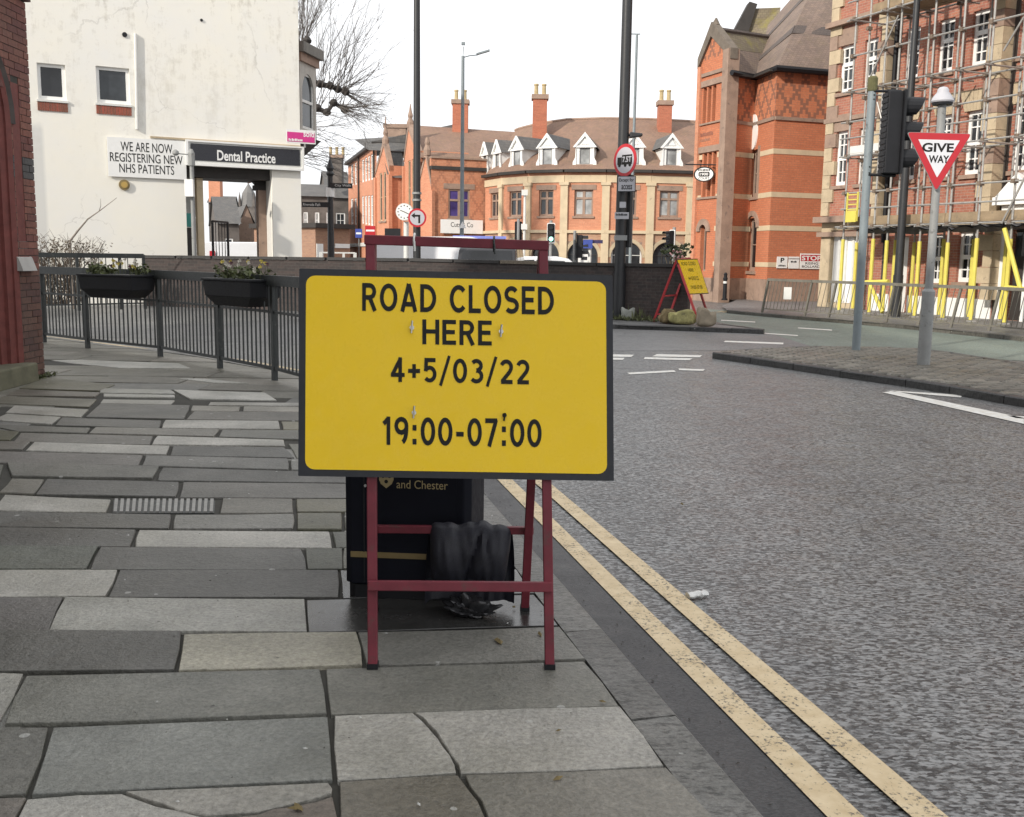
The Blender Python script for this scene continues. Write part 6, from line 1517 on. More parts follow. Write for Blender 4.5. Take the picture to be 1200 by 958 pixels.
# rear gable with its dark coping and mossy roof
g0, g1, g2 = D(857, 42, 47), D(878.5, 2, 47), D(914, 9, 47)
MB().prism([g0, g1, g1 + V((.35, 0, -.1)), g0 + V((.7, 0, 0))], (0, .6, 0)).build('rear_coping', M['timber'], th)
MB().poly([g0 + V((.6, .2, 0)), g1 + V((.1, .2, -.25)), D(915, 9, 47), D(905, 55, 46)]).build('rear_roof', M['mosst'], th, recalc=False)
# hanging oval sign of the court
hp = D(824, 205, 38.6); OP = Pl(V((hp.x, hp.y - .2, hp.z)), (.96, -.28, 0))
t = thing('hanging_sign', 'oval white and black hanging sign COURT 1900 on the gabled bay', 'sign', hp)
MB().disc(OP, 0, 0, 0, .36, .26, d=.04).build('plate', M['white'], t)
rm = MB()
for k in range(28):
    a0_, a1_ = 2 * PI * k / 28, 2 * PI * (k + 1) / 28
    rm.prism([OP.p(.33 * math.cos(a0_), .235 * math.sin(a0_), .041), OP.p(.375 * math.cos(a0_), .275 * math.sin(a0_), .041), OP.p(.375 * math.cos(a1_), .275 * math.sin(a1_), .041), OP.p(.33 * math.cos(a1_), .235 * math.sin(a1_), .041)], OP.n * .012)
rm.build('rim', M['ink'], t)
MB().rrect(OP, -.2, .2, -.085, .085, .042, .006, .05).build('centre_plate', M['ink'], t)
text('1900', OP, -.15, .15, -.05, .05, .05, M['white'], t, off=.02); prints(OP, -.22, .22, .12, .19, .043, M['ink'], t, 8); text('COURT', OP, -.2, .2, -.19, -.11, .043, M['ink'], t, off=.01)
MB().tube([OP.p(-.7, .36, 0), OP.p(.45, .33, 0)], .025, 6).tube([OP.p(-.15, .34, 0), OP.p(-.15, .24, 0)], .012, 5).tube([OP.p(.15, .34, 0), OP.p(.15, .24, 0)], .012, 5).build('bracket', M['black'], t)
# wall notices
P = TF[3]
t, q = flat_sign('notice', 'white parking notice with a black P, left of the STOP sign on the hall', P, (909.8, 301, 922, 314.5), 'white', w=.02, d=.02)
sign_text(P, t, 'P', 914, 918.5, 302.5, 308, .042, 'ink', .03); u0, u1, v0, v1 = P.box(911.5, 310.5, 920, 312.5); prints(P, u0, u1, v0, v1, .041, M['ink'], t, 7)
t, q = flat_sign('notice', 'white notice with a grey stripe between the parking notice and STOP sign', P, (923.5, 301, 935.7, 315), 'white', w=.02, d=.02)
u0, u1, v0, v1 = P.box(923.5, 303, 935.7, 304); MB().pb(P, u0, u1, v0, v1, .041, .044).build('stripe', M['steel'], t); u0, u1, v0, v1 = P.box(926, 306, 933, 308); prints(P, u0, u1, v0, v1, .041, M['signgrey'], t, 6)
t, q = flat_sign('stop_sign', 'red and white STOP RISING BOLLARDS sign on the hall wall', P, (937, 297.5, 964, 315.5), 'white', w=.02, d=.02)
M['redsign'] = m_paint('red_sign_face', (.45, .018, .028), .4, .06)
u0, u1, v0, v1 = P.box(938, 299, 963, 306.3); MB().pb(P, u0, u1, v0, v1, .0405, .044).build('red_band', M['redsign'], t)
sign_text(P, t, 'STOP', 938.8, 961.5, 300, 305.6, .046, 'white', .03); sign_text(P, t, 'RISING', 943, 958, 307.6, 310.3, .042, 'ink', .01); sign_text(P, t, 'BOLLARDS', 939, 962.5, 311.3, 314, .042, 'ink', .01)
# ------------------------------------------------------------------ red brick building under scaffold on the right
M['rbrick'] = m_brick('old_red_brick', (0.34, 0.135, 0.085), (0.27, 0.10, 0.07), (0.30, 0.22, 0.17), var=.4, bump=.5, ms=.007)
sa, sb_ = depth_pt(961, 33.2), depth_pt(1215, 25.8)
S = facade(sa, sb_); SL_ = (sb_ - sa).length + 4
sbd = thing('brick_building', 'three storey red brick building with white sash windows behind scaffolding', 'building', (sa + sb_) / 2)
def su(px, py=200): return S.hit(px, py)[0]
def svv(px, py): return S.hit(px, py)[1]
sill0 = svv(985, 255)
W2 = [(984, 49, 999, 116), (1012.5, 40, 1028, 108), (1061, 37, 1077, 89), (1099.5, 27, 1117.5, 79.5), (1139, 15.5, 1158, 69.5), (1196, 0, 1214, 56)]
W1 = [(978.5, 160, 991.5, 223), (1005, 156, 1014, 220), (1056, 140, 1073, 207), (1097, 131, 1113, 204), (1131, 124, 1151.5, 201), (1188, 110, 1208, 195)]
W0 = [(1089.5, 275, 1104, 332), (1122, 272, 1142, 331)]
def hb_(x0, y0, x1, y1): return S.box(x0, y0, x1, y1)
H2 = [hb_(*q) for q in W2]; H1 = [hb_(*q) for q in W1]; H0 = [hb_(*q) for q in W0]
v2 = (sum(h[2] for h in H2[:5]) / 5, sum(h[3] for h in H2[:5]) / 5); v1 = (sum(h[2] for h in H1[:5]) / 5, sum(h[3] for h in H1[:5]) / 5)
H2 = [(a, b_, v2[0], v2[1]) for a, b_, _, _ in H2]; H1 = [(a, b_, v1[0], v1[1]) for a, b_, _, _ in H1]
dz = svv(985, 268)
shop = (su(971, 320), su(1004, 320), .15, svv(987, 270)); door = (su(1184, 320), su(1203, 320), 0, svv(1195, 268)); door2 = (su(1046, 330), su(1062, 330), 0, svv(1054, 278))
gl = svv(1000, 258)
SVT = 12.5
MB().wall(S, 0, SL_, gl, SVT, H2 + H1, rev=.22).build('wall', M['rbrick'], sbd, recalc=False)
uS = su(1014, 320)
MB().wall(S, 0, uS, -.2, gl - .001, [shop], rev=.25).build('stone_ground_floor', M['stone'], sbd, recalc=False)
MB().wall(S, uS, SL_, -.2, gl - .001, H0 + [door, door2], rev=.22).build('ground_wall', M['rbrick'], sbd, recalc=False)
MB().poly([S.p(0, -.2), S.p(0, SVT), S.p(0, SVT, -9), S.p(0, -.2, -9)]).build('end_wall', M['rbrick'], sbd, recalc=False)
MB().poly([S.p(0, SVT), S.p(SL_, SVT), S.p(SL_, SVT, -9), S.p(0, SVT, -9)]).build('roof', M['slate'], sbd, recalc=False)
for h in H2: win(S, sbd, *h, nu=2, nv=4, fw=.1, rec=.15, sill='stone2', sash=.6, glass='glass')
for h in H1: win(S, sbd, *h, nu=2, nv=4, fw=.1, rec=.15, sill='stone2', sash=.5, glass='glass')
for h in H0: win(S, sbd, *h, nu=2, nv=4, fw=.1, rec=.15, sill='stone2', sash=.5, glass='dglass')
for h in H1[2:]:
    mb = MB(); n = 7; w = h[1] - h[0]
    for k in range(n):
        f0, f1 = k / n, (k + .93) / n; e0, e1 = -.22 + .44 * f0, -.22 + .44 * f1
        mb.prism([S.p(h[0] + w * f0 + e0 * .25, h[3] + .002, .0), S.p(h[0] + w * f1 + e1 * .25, h[3] + .002, 0), S.p(h[0] + w * f1 + e1 * 1.2, h[3] + .55, 0), S.p(h[0] + w * f0 + e0 * 1.2, h[3] + .55, 0)], S.n * .04)
    mb.build('flat_arch', M['stone'], sbd)
for h in H2[:1] + H1[:1]: MB().pb(S, h[0] - .1, h[1] + .15, h[3] + .002, h[3] + .5, -.03, .03).build('lintel', M['stone2'], sbd)
for h in H0: MB().pb(S, h[0] - .15, h[1] + .15, h[3] + .12, h[3] + .5, -.03, .03).build('lintel', M['stone'], sbd)
# white shopfront boards, doors, pediment
def px_box(px): return S.box(*px)
MB().pb(S, shop[0] + .03, shop[1] - .03, .16, shop[3] - .05, -.2, -.12).build('shop_board', M['white'], sbd)
w = (shop[1] - shop[0]) / 4
for k in range(1, 4): MB().pb(S, shop[0] + w * k - .04, shop[0] + w * k + .04, .2, shop[3] - .1, -.119, -.07).build('shop_post', M['offwhite'], sbd)
MB().pb(S, door2[0], door2[1], 0, door2[3], -.2, -.12).build('door', M['offwhite'], sbd)
MB().pb(S, door[0] - .28, door[0] - .02, -.1, door[3], -.05, .14).pb(S, door[1] + .02, door[1] + .28, -.1, door[3], -.05, .14).build('door_pilaster', M['white'], sbd)
o = MB().pb(S, door[0], door[1], -.1, door[3], -.2, -.1).build('door', M['timber'], sbd); MB().pb(S, door[0] + .05, door[1] - .05, door[3] - .7, door[3] - .1, -.099, -.09).build('fanlight', M['glass'], o)
pa = (su(1186, 240), su(1222, 240), svv(1190, 250), svv(1186, 232), svv(1193, 209))
mb = MB().pb(S, pa[0], pa[1], pa[2], pa[3] - .2, -.02, .35).pb(S, pa[0] - .18, pa[1] + .18, pa[3] - .199, pa[3], -.02, .5).prism([S.p(pa[0] - .15, pa[3] + .001, 0), S.p(pa[1] + .15, pa[3] + .001, 0), S.p((pa[0] + pa[1]) / 2, pa[4] + .1, 0)], S.n * .45)
mb.build('pediment', M['white'], sbd)
MB().pb(S, uS + .02, SL_, -.15, .42, -.05, .03).build('white_plinth', M['white'], sbd) if False else None
for a, b_ in ((uS + .3, door2[0] - .1), (door2[1] + .1, su(1163, 340)), (su(1182, 340), door[0] - .3)): MB().pb(S, a, b_, -.15, .5, -.05, .03).build('plinth', M['white'], sbd)
for a, b_, w in ((svv(985, 143), svv(985, 138), .08), (svv(985, 32), svv(985, 26), .22), (gl - .06, gl + .12, .3), (gl - .5, gl - .35, .12)):
    MB().pb(S, -.1, su(1041) if w != .3 else uS, a, b_, -.05, w).build('string_course', M['stone2'], sbd)
MB().pb(S, su(1041), SL_, svv(1100, 262) - .15, svv(1100, 262) + .05, -.05, .15).build('string_course', M['stone'], sbd)
# quoins: alternating long and short blocks
def quoins(root, ua, ub, v0, v1, w, flip=False, step=.42):
    k = 0; v = v0
    while v < v1:
        e = .16 if k % 2 else 0
        MB().pb(S, ua - (e if not flip else 0), ub + (e if flip else 0), v + .006, min(v1, v + step) - .006, -.05, w + random.uniform(0, .012)).build('quoin', M['stone'] if random.random() < .7 else M['stone2'], root); v += step; k += 1
quoins(sbd, -.02, .32, gl + .15, SVT, .06, flip=True); quoins(sbd, su(1033), su(1040), gl, SVT, .30); quoins(sbd, su(1165), su(1177), gl, SVT, .42); quoins(sbd, su(1164, 320), su(1175, 320), .5, gl - .4, .42)
MB().pb(S, su(1177), su(1181), -.1, SVT, -.05, .05).pb(S, su(1042), su(1047), -.1, SVT, -.05, .05).build('return_shade_strip', m_paint('return_shade_tone', (.06, .05, .045), .9, .3), sbd)  # dark strips: shade of the pier returns put into the colour
MB().tube([S.p(su(1044), 2, .12), S.p(su(1044), SVT, .12)], .06, 8).build('drainpipe', M['black'], sbd)
# ------------------------------------------------------------------ scaffolding
sc_ = thing('scaffolding', 'tube scaffolding with yellow sleeves round its feet on the red brick building', 'scaffolding', S.p(6, 0, 1.5))
M['tube'] = m_paint('galvanised_tube', (.34, .33, .31), .5, .25, 9, metal=.3); M['sleeve'] = m_paint('yellow_foam_sleeve', (.62, .54, .10), .6, .1, 5)
M['board'] = m_paint('scaffold_board', (.27, .20, .125), .85, .3, 3, dirt=.15, dirtc=(.15, .13, .1)); M['sheet'] = m_paint('grey_debris_sheet', (.075, .075, .078), .8, .4, 4)
wi, wo = .42, 1.55
def ob(px, py, w): q = S.hit(px, py, w); return q[0]
OU = [ob(984, 350, wo), ob(1019, 350, wo), ob(1035, 350, wo), ob(1073, 350, wo), ob(1106, 350, wo), ob(1139.5, 350, wo), ob(1178.5, 350, wo), ob(1218, 350, wo)]
IU = [ob(984 + 16, 350, wi), ob(1045, 350, wi), ob(1067, 350, wi), ob(1101, 350, wi), ob(1136, 350, wi), ob(1174, 350, wi)]
STOP_ = 12.3
random.seed(6)
for us_, w in ((OU, wo), (IU, wi)):
    for u in us_:
        if u < .3: u = .3
        p0 = S.p(u, 0.03, w); p1 = S.p(u, STOP_, w)
        o = MB().tube([p0, p1], .030, 8).build('standard', M['tube'], sc_, smooth=True)
        MB().tube([S.p(u, .04, w), S.p(u, 2.05 + random.uniform(-.1, .05), w)], .052, 8).build('sleeve', M['sleeve'], o)
        MB().bx(p0.x - .1, p0.x + .1, p0.y - .1, p0.y + .1, -.008, .03).build('base_plate', M['tube'], o)
lifts = [2.42, 4.4, 6.2, 8.15, 10.1]
u0s, u1s = OU[0] - .3, SL_
for i, z in enumerate(lifts):
    for w in (wi, wo):
        MB().tube([S.p(u0s, z, w + .06), S.p(u1s, z, w + .06)], .024, 6).build('ledger', M['tube'], sc_)
    for dz_ in ((.95, .5) if i != 2 else (.95,)):
        MB().tube([S.p(u0s + (0 if i % 2 else .2), z + dz_, wo + .06), S.p(u1s, z + dz_, wo + .06)], .024, 6).build('guard_tube', M['tube'], sc_)
    for u in OU[:-1]:
        MB().tube([S.p(u + .08, z - .05, wi - .25), S.p(u + .08, z - .05, wo + .3)], .024, 6).build('transom', M['tube'], sc_)
def boards(ua, ub, z, mat='board', drop=0.0):
    n = 4; L = 3.6
    u = ua
    while u < ub:
        e = min(ub, u + L)
        for k in range(n):
            w = wi + .12 + k * .25; a = random.uniform(-.01, .01)
            MB().pb(S, u + .01, e - .01, z + .035 + random.uniform(0, .01), z + .075 + random.uniform(0, .01), w, w + .235).build('board', M[mat], sc_)
        MB().pb(S, u + .01, e - .01, z + .08, z + .28, wo - .06, wo - .02).build('toe_board', M[mat], sc_)
        u = e
boards(OU[0] + .1, SL_, lifts[0]); boards(OU[0], ob(1040, 180, wo), lifts[1], 'offwhite'); boards(OU[0] + .6, SL_, lifts[3]); 
# grey sheeting sagging under the lowest boards
n = 40; mb = MB(); random.seed(12); g = []
ua, ub = ob(1008, 270, wo), SL_
for i in range(n + 1):
    u = ua + (ub - ua) * i / n; g.append([S.p(u, lifts[0] - .03 - random.uniform(0, .13), wo + .14), S.p(u, lifts[0] - .06 - random.uniform(0, .16), wo - .15), S.p(u, lifts[0] - .05 - random.uniform(0, .1), wi)])
for i in range(n):
    for j in range(2): mb.poly([g[i][j], g[i + 1][j], g[i + 1][j + 1], g[i][j + 1]]); mb.poly([q - Z3 * .03 for q in (g[i][j + 1], g[i + 1][j + 1], g[i + 1][j], g[i][j])])
mb.build('sheeting', M['sheet'], sc_, recalc=False)
# diagonal braces
for (x0, y0, x1, y1) in ((1017, 97, 1053, 18), (1174, 262, 1215, 180), (1176, 60, 1200, 20), (1028, 120, 1038, 160)):
    a, b_ = S.hit(x0, y0, wo + .1), S.hit(x1, y1, wo + .1); MB().tube([S.p(a[0], a[1], wo + .1), S.p(b_[0], b_[1], wo + .1)], .024, 6).build('brace', M['tube'], sc_)
for (x0, y0, x1, y1) in ((1018, 330, 1034, 366), (1177, 268, 1196, 340), (1178, 337, 1215, 341), (1014, 331, 1041, 330)):
    a, b_ = S.hit(x0, y0, wo + .1), S.hit(x1, y1, wo + .1); MB().tube([S.p(a[0], a[1], wo + .1), S.p(b_[0], b_[1], wo + .1)], .055, 8).build('yellow_brace', M['sleeve'], sc_)
# yellow ladder tied to the scaffold
a, b_ = S.hit(992, 260, wo + .15), S.hit(995, 226, wo + .15); t = thing('ladder', 'short yellow ladder guard tied to the scaffold by the corner', 'ladder', S.p(*a, wo + .15))
lw_ = .42; mb = MB()
for e in (0, lw_): MB().bar(S.p(a[0] + e, a[1], wo + .16), S.p(a[0] + e, b_[1], wo + .16), .05, .03, side=S.r).build('stile', M['sleeve'], t)
for k in range(6): z = a[1] + (b_[1] - a[1]) * (k + .5) / 6; MB().bar(S.p(a[0], z, wo + .16), S.p(a[0] + lw_, z, wo + .16), .03, .03, side=Z3).build('rung', M['sleeve'], t)
MB().pb(S, a[0], a[0] + lw_, a[1] - .02, a[1] + .3, wo + .19, wo + .2).build('guard_plate', M['sleeve'], t)

mb = MB()
for us_, w in ((OU, wo), (IU, wi)):
    for u in us_:
        for z in lifts:
            for e in (0, .95) if w == wo else (0,): mb.pb(S, u - .05, u + .05, z + e - .05, z + e + .05, w - .05, w + .11)
mb.build('coupler', m_paint('rusty_coupler', (.16, .12, .09), .7, .4, 12), sc_, kind='stuff')
# ------------------------------------------------------------------ poles, lamps, signals and road signs
M['polegrey'] = m_paint('grey_blue_pole_paint', (.20, .235, .25), .5, .12, 3, dirt=.06); M['poleblk'] = m_paint('black_pole_paint', (.022, .023, .025), .45, .2, 4)
M['galv'] = m_paint('galvanised_pole', (.25, .255, .25), .5, .15, 5, dirt=.08); M['redring'] = M['redsign']
M['signwhite'] = m_paint('reflective_white', (.66, .67, .70), .4, .05); M['pgrey'] = m_paint('reflective_grey_white', (.44, .44, .47), .4, .05)
M['mossy'] = m_paint('mossy_cap', (.12, .115, .05), .9, .4, 8)
def gp(px, py, z=0.0): p = G(px, py, z); return V((p.x, p.y, z))
def zcol(p, py): return D(600 + p.x / p.y * 1200, py, p.y).z
# near traffic signal: grey post, black head seen from the side
p = gp(1003, 411); top = zcol(p, 107)
t = thing('traffic_signal', 'grey traffic signal post with black head seen side-on, standing on the cobbled island', 'traffic light', p)
MB().tube([p + Z3 * -.03, p + Z3 * top], .066, 16).build('post', M['polegrey'], t, smooth=True)
MB().lathe(p + Z3 * top, [(.075, 0), (.078, .02), (.075, .2), (.05, .23)], 14).build('cap', M['mossy'], t)
Yh = p.y - .05
def hz(py): return D(1045, py, Yh).z
x0, x1 = D(1036, 150, Yh).x, D(1053, 150, Yh).x; z0, z1 = hz(204), hz(108)
A = MB().bx(x0, x1, Yh - .14, Yh + .16, z0, z1); head = A.build('signal_head', M['black'], t, bevel=.012)
rb = MB()
for k in range(14): z = z0 + (z1 - z0) * (k + .5) / 14; rb.bx(x0 - .012, x0 + .01, Yh - .12, Yh + .14, z - .035, z + .02)
rb.build('rib', M['black'], head)
MB().bx(x1 + .001, x1 + .035, Yh - .2, Yh + .22, z0 - .01, z1 + .01).build('backing_board', M['black'], head)
for k, py in enumerate((125, 154, 186)):
    c = V((x1 + .03, Yh, hz(py))); n = 14; prof = []
    hd = MB()
    for j in range(n):
        a0, a1 = -.35 * PI + 1.7 * PI * j / n, -.35 * PI + 1.7 * PI * (j + 1) / n
        f = lambda a, x, r: V((c.x + x, c.y + r * math.cos(a + PI * .0), c.z + r * math.sin(a)))
        L = lambda a: .27 + .07 * math.sin(a)
        hd.hexa([f(a0, 0, .155), f(a1, 0, .155), f(a1, 0, .145), f(a0, 0, .145)], [f(a0, L(a0), .145), f(a1, L(a1), .145), f(a1, L(a1), .137), f(a0, L(a0), .137)])
    hd.build('hood', M['black'], head); MB().lathe(c - V((.02, 0, 0)), [(.11, 0), (.11, .03)], 14, ax=V((1, 0, 0))).build('lens', M['dglass'], head)
for z in (z0 - .02, z1 + .01): MB().tube([V((p.x, Yh, z)), V((x0 + .08, Yh, z))], .022, 8).tube([V((x0 + .02, Yh, z)), V((x1, Yh, z))], .03, 8).build('bracket', M['black'], t)
for k in range(4): MB().disc(Pl((p.x, p.y - .062, .0), (1, 0, 0)), .012, zcol(p, (112, 117, 196, 203)[k]), 0, .012, d=.008, n=8).build('bolt_hole', M['ink'], t)
# give way sign
p = gp(1082, 428); top = zcol(p, 122)
t = thing('give_way_sign', 'red and white GIVE WAY triangle on a grey lamp-topped post on the island', 'road sign', p)
zsh = zcol(p, 346)
MB().tube([p + Z3 * -.03, p + Z3 * zsh], .088, 18).build('lower_post', M['galv'], t, smooth=True); MB().lathe(p + Z3 * zsh, [(.09, .001), (.09, .05), (.06, .09)], 16).build('collar', M['galv'], t)
MB().tube([p + Z3 * (zsh + .09), p + Z3 * top], .055, 14).build('post', M['galv'], t, smooth=True)
MB().lathe(p + Z3 * (top + .02), [(.14, 0), (.15, .02), (.13, .07), (.075, .14), (.075, .17), (.05, .2), (.01, .21)], 18).build('lamp', M['pgrey'], t, smooth=True)
MB().lathe(p + Z3 * (top - .012), [(.13, 0), (.135, .03)], 16).build('lamp_rim', M['black'], t)
TP = Pl(p + V((0, -.09, 0)), (1, .04, 0))
pts = [TP.hit(1063, 155.5), TP.hit(1137.5, 157.5), TP.hit(1096.5, 224)]
def rtri(pts, k, w, d, r):
    c = V((sum(q[0] for q in pts) / 3, sum(q[1] for q in pts) / 3)); P_ = [c + (V(q) - c) * k for q in pts]; out = []
    for i in range(3):
        a, b_, e = P_[i - 1], P_[i], P_[(i + 1) % 3]; d0, d1 = (a - b_).normalized(), (e - b_).normalized()
        s = b_ + d0 * r * 1.7; f = b_ + d1 * r * 1.7
        for q in range(6): tt = q / 5; out.append(s * (1 - tt) ** 2 + b_ * 2 * tt * (1 - tt) + f * tt ** 2)
    return MB().prism([TP.p(q.x, q.y, w) for q in out], TP.n * d)
rtri(pts, 1.02, 0, .012, .032).build('plate', M['galv'], t); rtri(pts, 1.0, .0125, .003, .03).build('red_border', M['redsign'], t); rtri(pts, .655, .016, .003, .006).build('white_face', M['signwhite'], t)
def tt_(s, x0, x1, y0, y1, P, w, mat, tg, off): u0, u1, v0, v1 = P.box(x0, y0, x1, y1); text(s, P, u0, u1, v0, v1, w, M[mat], tg, off=off)
tt_('GIVE', 1080, 1117, 168, 178.7, TP, .0205, 'ink', t, .03); tt_('WAY', 1087.5, 1111.5, 182.5, 191.5, TP, .0205, 'ink', t, .03)
for y_ in (165, 200): u, v = TP.hit(1096, y_); MB().pb(TP, u - .12, u + .1, v - .02, v + .02, -.04, -.001).build('clip', M['galv'], t)
# generic column
def column(name, label, px, py, ytop, r0, r1, mat, cat='lamp post', group=None, z=0.0, Y=None):
    p = gp(px, py, z) if Y is None else depth_pt(px, Y); t = thing(name, label, cat, p, group); zt = zcol(p, ytop)
    MB().tube([p, p + Z3 * min(1.1, zt * .3)], r0, 14).build('base', M[mat], t, smooth=True)
    MB().tube([p + Z3 * min(1.1, zt * .3), p + Z3 * zt], [r0 * .86, r1], 14).build('shaft', M[mat], t, smooth=True)
    return t, p, zt
# thick black post with weight limit sign
t, p, zt = column('lamp_post', 'thick black lamp post carrying the weight limit roundel at the sooty wall', 724.5, 374, -60, .155, .115, 'poleblk')
MB().bx(p.x - .14, p.x + .14, p.y - .14, p.y + .14, zcol(p, 282), zcol(p, 276)).build('clamp', M['galv'], t)
MB().tube([p + V((.2, .05, zcol(p, 290))), p + V((.2, .05, zcol(p, 205)))], .07, 8).build('sleeve', M['poleblk'], t)
Yp = p.y
MB().pb(Pl((p.x, Yp - .13, 0), (1, 0, 0)), -.06, .09, zcol(p, 244), zcol(p, 237), 0, .01).build('sticker', M['pgrey'], t)
t2 = thing('flood_lamp', 'black box floodlight on the side of the thick black post', 'lamp', D(745, 158, Yp))
c = D(746, 157, Yp); MB().hexa([c + V(q) for q in ((-.16, -.12, -.1), (.13, -.12, -.06), (.13, .12, -.06), (-.16, .12, -.1))], [c + V(q) for q in ((-.16, -.12, .03), (.13, -.12, .0), (.13, .12, .0), (-.16, .12, .03))]).build('housing', M['poleblk'], t2, bevel=.02)
MB().tube([c + V((-.35, 0, -.06)), c + V((-.1, 0, -.03))], .03, 6).build('arm', M['poleblk'], t2)
RP = Pl(V((D(733, 188, Yp - .25).x, Yp - .25, 0)), (.62, -.78, 0))
def roundel(label, P, px, py, r, cat='road sign', face='pgrey'):
    u, v = P.hit(px, py); t = thing('road_sign', label, cat, P.p(u, v - r, 0))
    MB().disc(P, u, v, 0, r, d=.02, n=36).build('plate', M['redsign'], t); MB().disc(P, u, v, .0205, r * .80, d=.003, n=36).build('face', M[face], t); return t, u, v
rr_ = .37
t, u, v = roundel('red ringed 7.5T lorry weight limit roundel on the thick black post', RP, 733, 188, rr_)
k = rr_ / .37; b = MB().pb(RP, u - .24 * k, u - .10 * k, v - .10 * k, v + .07 * k, .024, .027).pb(RP, u - .09 * k, u + .24 * k, v - .10 * k, v + .12 * k, .024, .027)
for x in (-.17, .02, .17): b.disc(RP, u + x * k, v - .11 * k, .0245, .045 * k, d=.003, n=12)
b.build('lorry', M['ink'], t); text('7.5T', RP, u - .07 * k, u + .22 * k, v - .05 * k, v + .08 * k, .029, M['pgrey'], t, off=.03)
EP = Pl(RP.o + V((0, -.02, 0)), (.95, -.3, 0))
t, q = flat_sign('road_sign', 'white Except for access plate below the weight limit roundel', EP, (724, 206.5, 745, 225), 'signgrey', w=0, d=.02, cat='road sign')
u0, u1, v0, v1 = q; MB().pb(EP, u0 + .015, u1 - .015, v0 + .015, v1 - .015, .0205, .023).build('face', M['pgrey'], t)
tt_('Except for', 726, 743, 209, 214.5, EP, .024, 'ink', t, .02); tt_('access', 728.5, 741, 217, 222.5, EP, .024, 'ink', t, .02)
t, q = flat_sign('street_sign', 'small white plate on the thick black post above the clamp', EP, (720.5, 249, 737, 257), 'pgrey', w=0, d=.02)
u0, u1, v0, v1 = EP.box(722, 250.5, 735.5, 253); prints(EP, u0, u1, v0, v1, .021, M['signgrey'], t, 9)
# slim grey column beyond
t, p, zt = column('lamp_post', 'slim grey lamp post with short arm just right of the thick black post', 738.5, 336, 40, .07, .045, 'polegrey', Y=38)
MB().tube([V((p.x - .42, p.y, zt)), V((p.x + .12, p.y, zt))], .022, 6).build('arm', M['polegrey'], t)
# tall black column left with no-left-turn and clock
t, p, zt = column('lamp_post', 'tall black lamp post behind the no left turn roundel', 488.5, 318, -60, .13, .085, 'poleblk', Y=30)
for y_ in (228, 236): MB().lathe(p + Z3 * zcol(p, y_), [(.135, 0), (.135, .06)], 12).build('ring', M['galv'], t)
QP = Pl(V((0, p.y - .25, 0)), (1, .02, 0))
t, u, v = roundel('red ringed no left turn roundel on the tall black post', QP, 489, 255.5, .262)
ar = MB().pb(QP, u + .03, u + .085, v - .15, v + .03, .024, .027).pb(QP, u - .07, u + .085, v + .0301, v + .085, .024, .027).prism([QP.p(u - .07, v - .02, .024), QP.p(u - .07, v + .135, .024), QP.p(u - .17, v + .058, .024)], QP.n * .003); ar.build('arrow', M['ink'], t)
p = depth_pt(476, 34); t = thing('street_clock', 'white round street clock on a white post left of the tall black post', 'clock', p)
zc = D(475, 249, 34).z; MB().tube([p, p + Z3 * (zc - .3)], .085, 12).build('post', M['offwhite'], t); CP = Pl((p.x - .03, p.y - .14, 0), (1, 0, 0)); MB().disc(CP, 0, zc, -.1, .275, d=.26, n=32).build('case', M['offwhite'], t); MB().disc(CP, 0, zc, .161, .25, d=.004, n=32).build('dial', M['white'], t)
b = MB()
for k in range(12): a = k * PI / 6; cx_, cy_ = .2 * math.sin(a), zc + .2 * math.cos(a); b.pb(CP, cx_ - .018, cx_ + .018, cy_ - .018, cy_ + .018, .166, .169)
b.build('hour_mark', M['ink'], t)
for (dx, dy) in ((-.13, .05), (.15, -.07)): MB().bar(CP.p(0, zc, .172), CP.p(dx, zc + dy, .172), .022, .006, side=V((0, 0, 1))).build('hand', M['ink'], t)
# grey column with arm and lantern
t, p, zt = column('lamp_post', 'grey lamp post with curved lantern arm in front of the brick wing', 541, 318, 66, .10, .06, 'polegrey', Y=40)
MB().tube([p + Z3 * (zt - .05), p + V((.25, 0, zt + .02)), p + V((.55, 0, zt + .05))], .022, 6).build('arm', M['polegrey'], t); c = p + V((.78, 0, zt + .16)); MB().hexa([c + V(q) for q in ((-.28, -.09, -.12), (.22, -.09, .03), (.22, .09, .03), (-.28, .09, -.12))], [c + V(q) for q in ((-.28, -.09, -.06), (.22, -.09, .09), (.22, .09, .09), (-.28, .09, -.06))]).build('lantern', M['polegrey'], t)
MB().tube([p + Z3 * zt, p + V((.02, 0, zt + .35))], .015, 6).bx(p.x - .06, p.x + .08, p.y - .06, p.y + .06, zt + .4, zt + .5).build('camera_unit', M['polegrey'], t)
TQ = Pl((p.x, p.y - .15, 0), (1, 0, 0)); u, v = TQ.hit(542, 264); t3 = thing('road_sign', 'small white triangular sign back on the grey lamp post', 'road sign', TQ.p(u, v, 0)); MB().prism([TQ.p(u - .14, v - .12, 0), TQ.p(u + .14, v - .12, 0), TQ.p(u, v + .14, 0)], TQ.n * .02).build('plate', M['white'], t3)
# dark column behind the scaffold foot
t, p, zt = column('lamp_post', 'dark grey lamp post standing before the scaffolded building', 1049.5, 371, -60, .13, .075, 'poleblk')
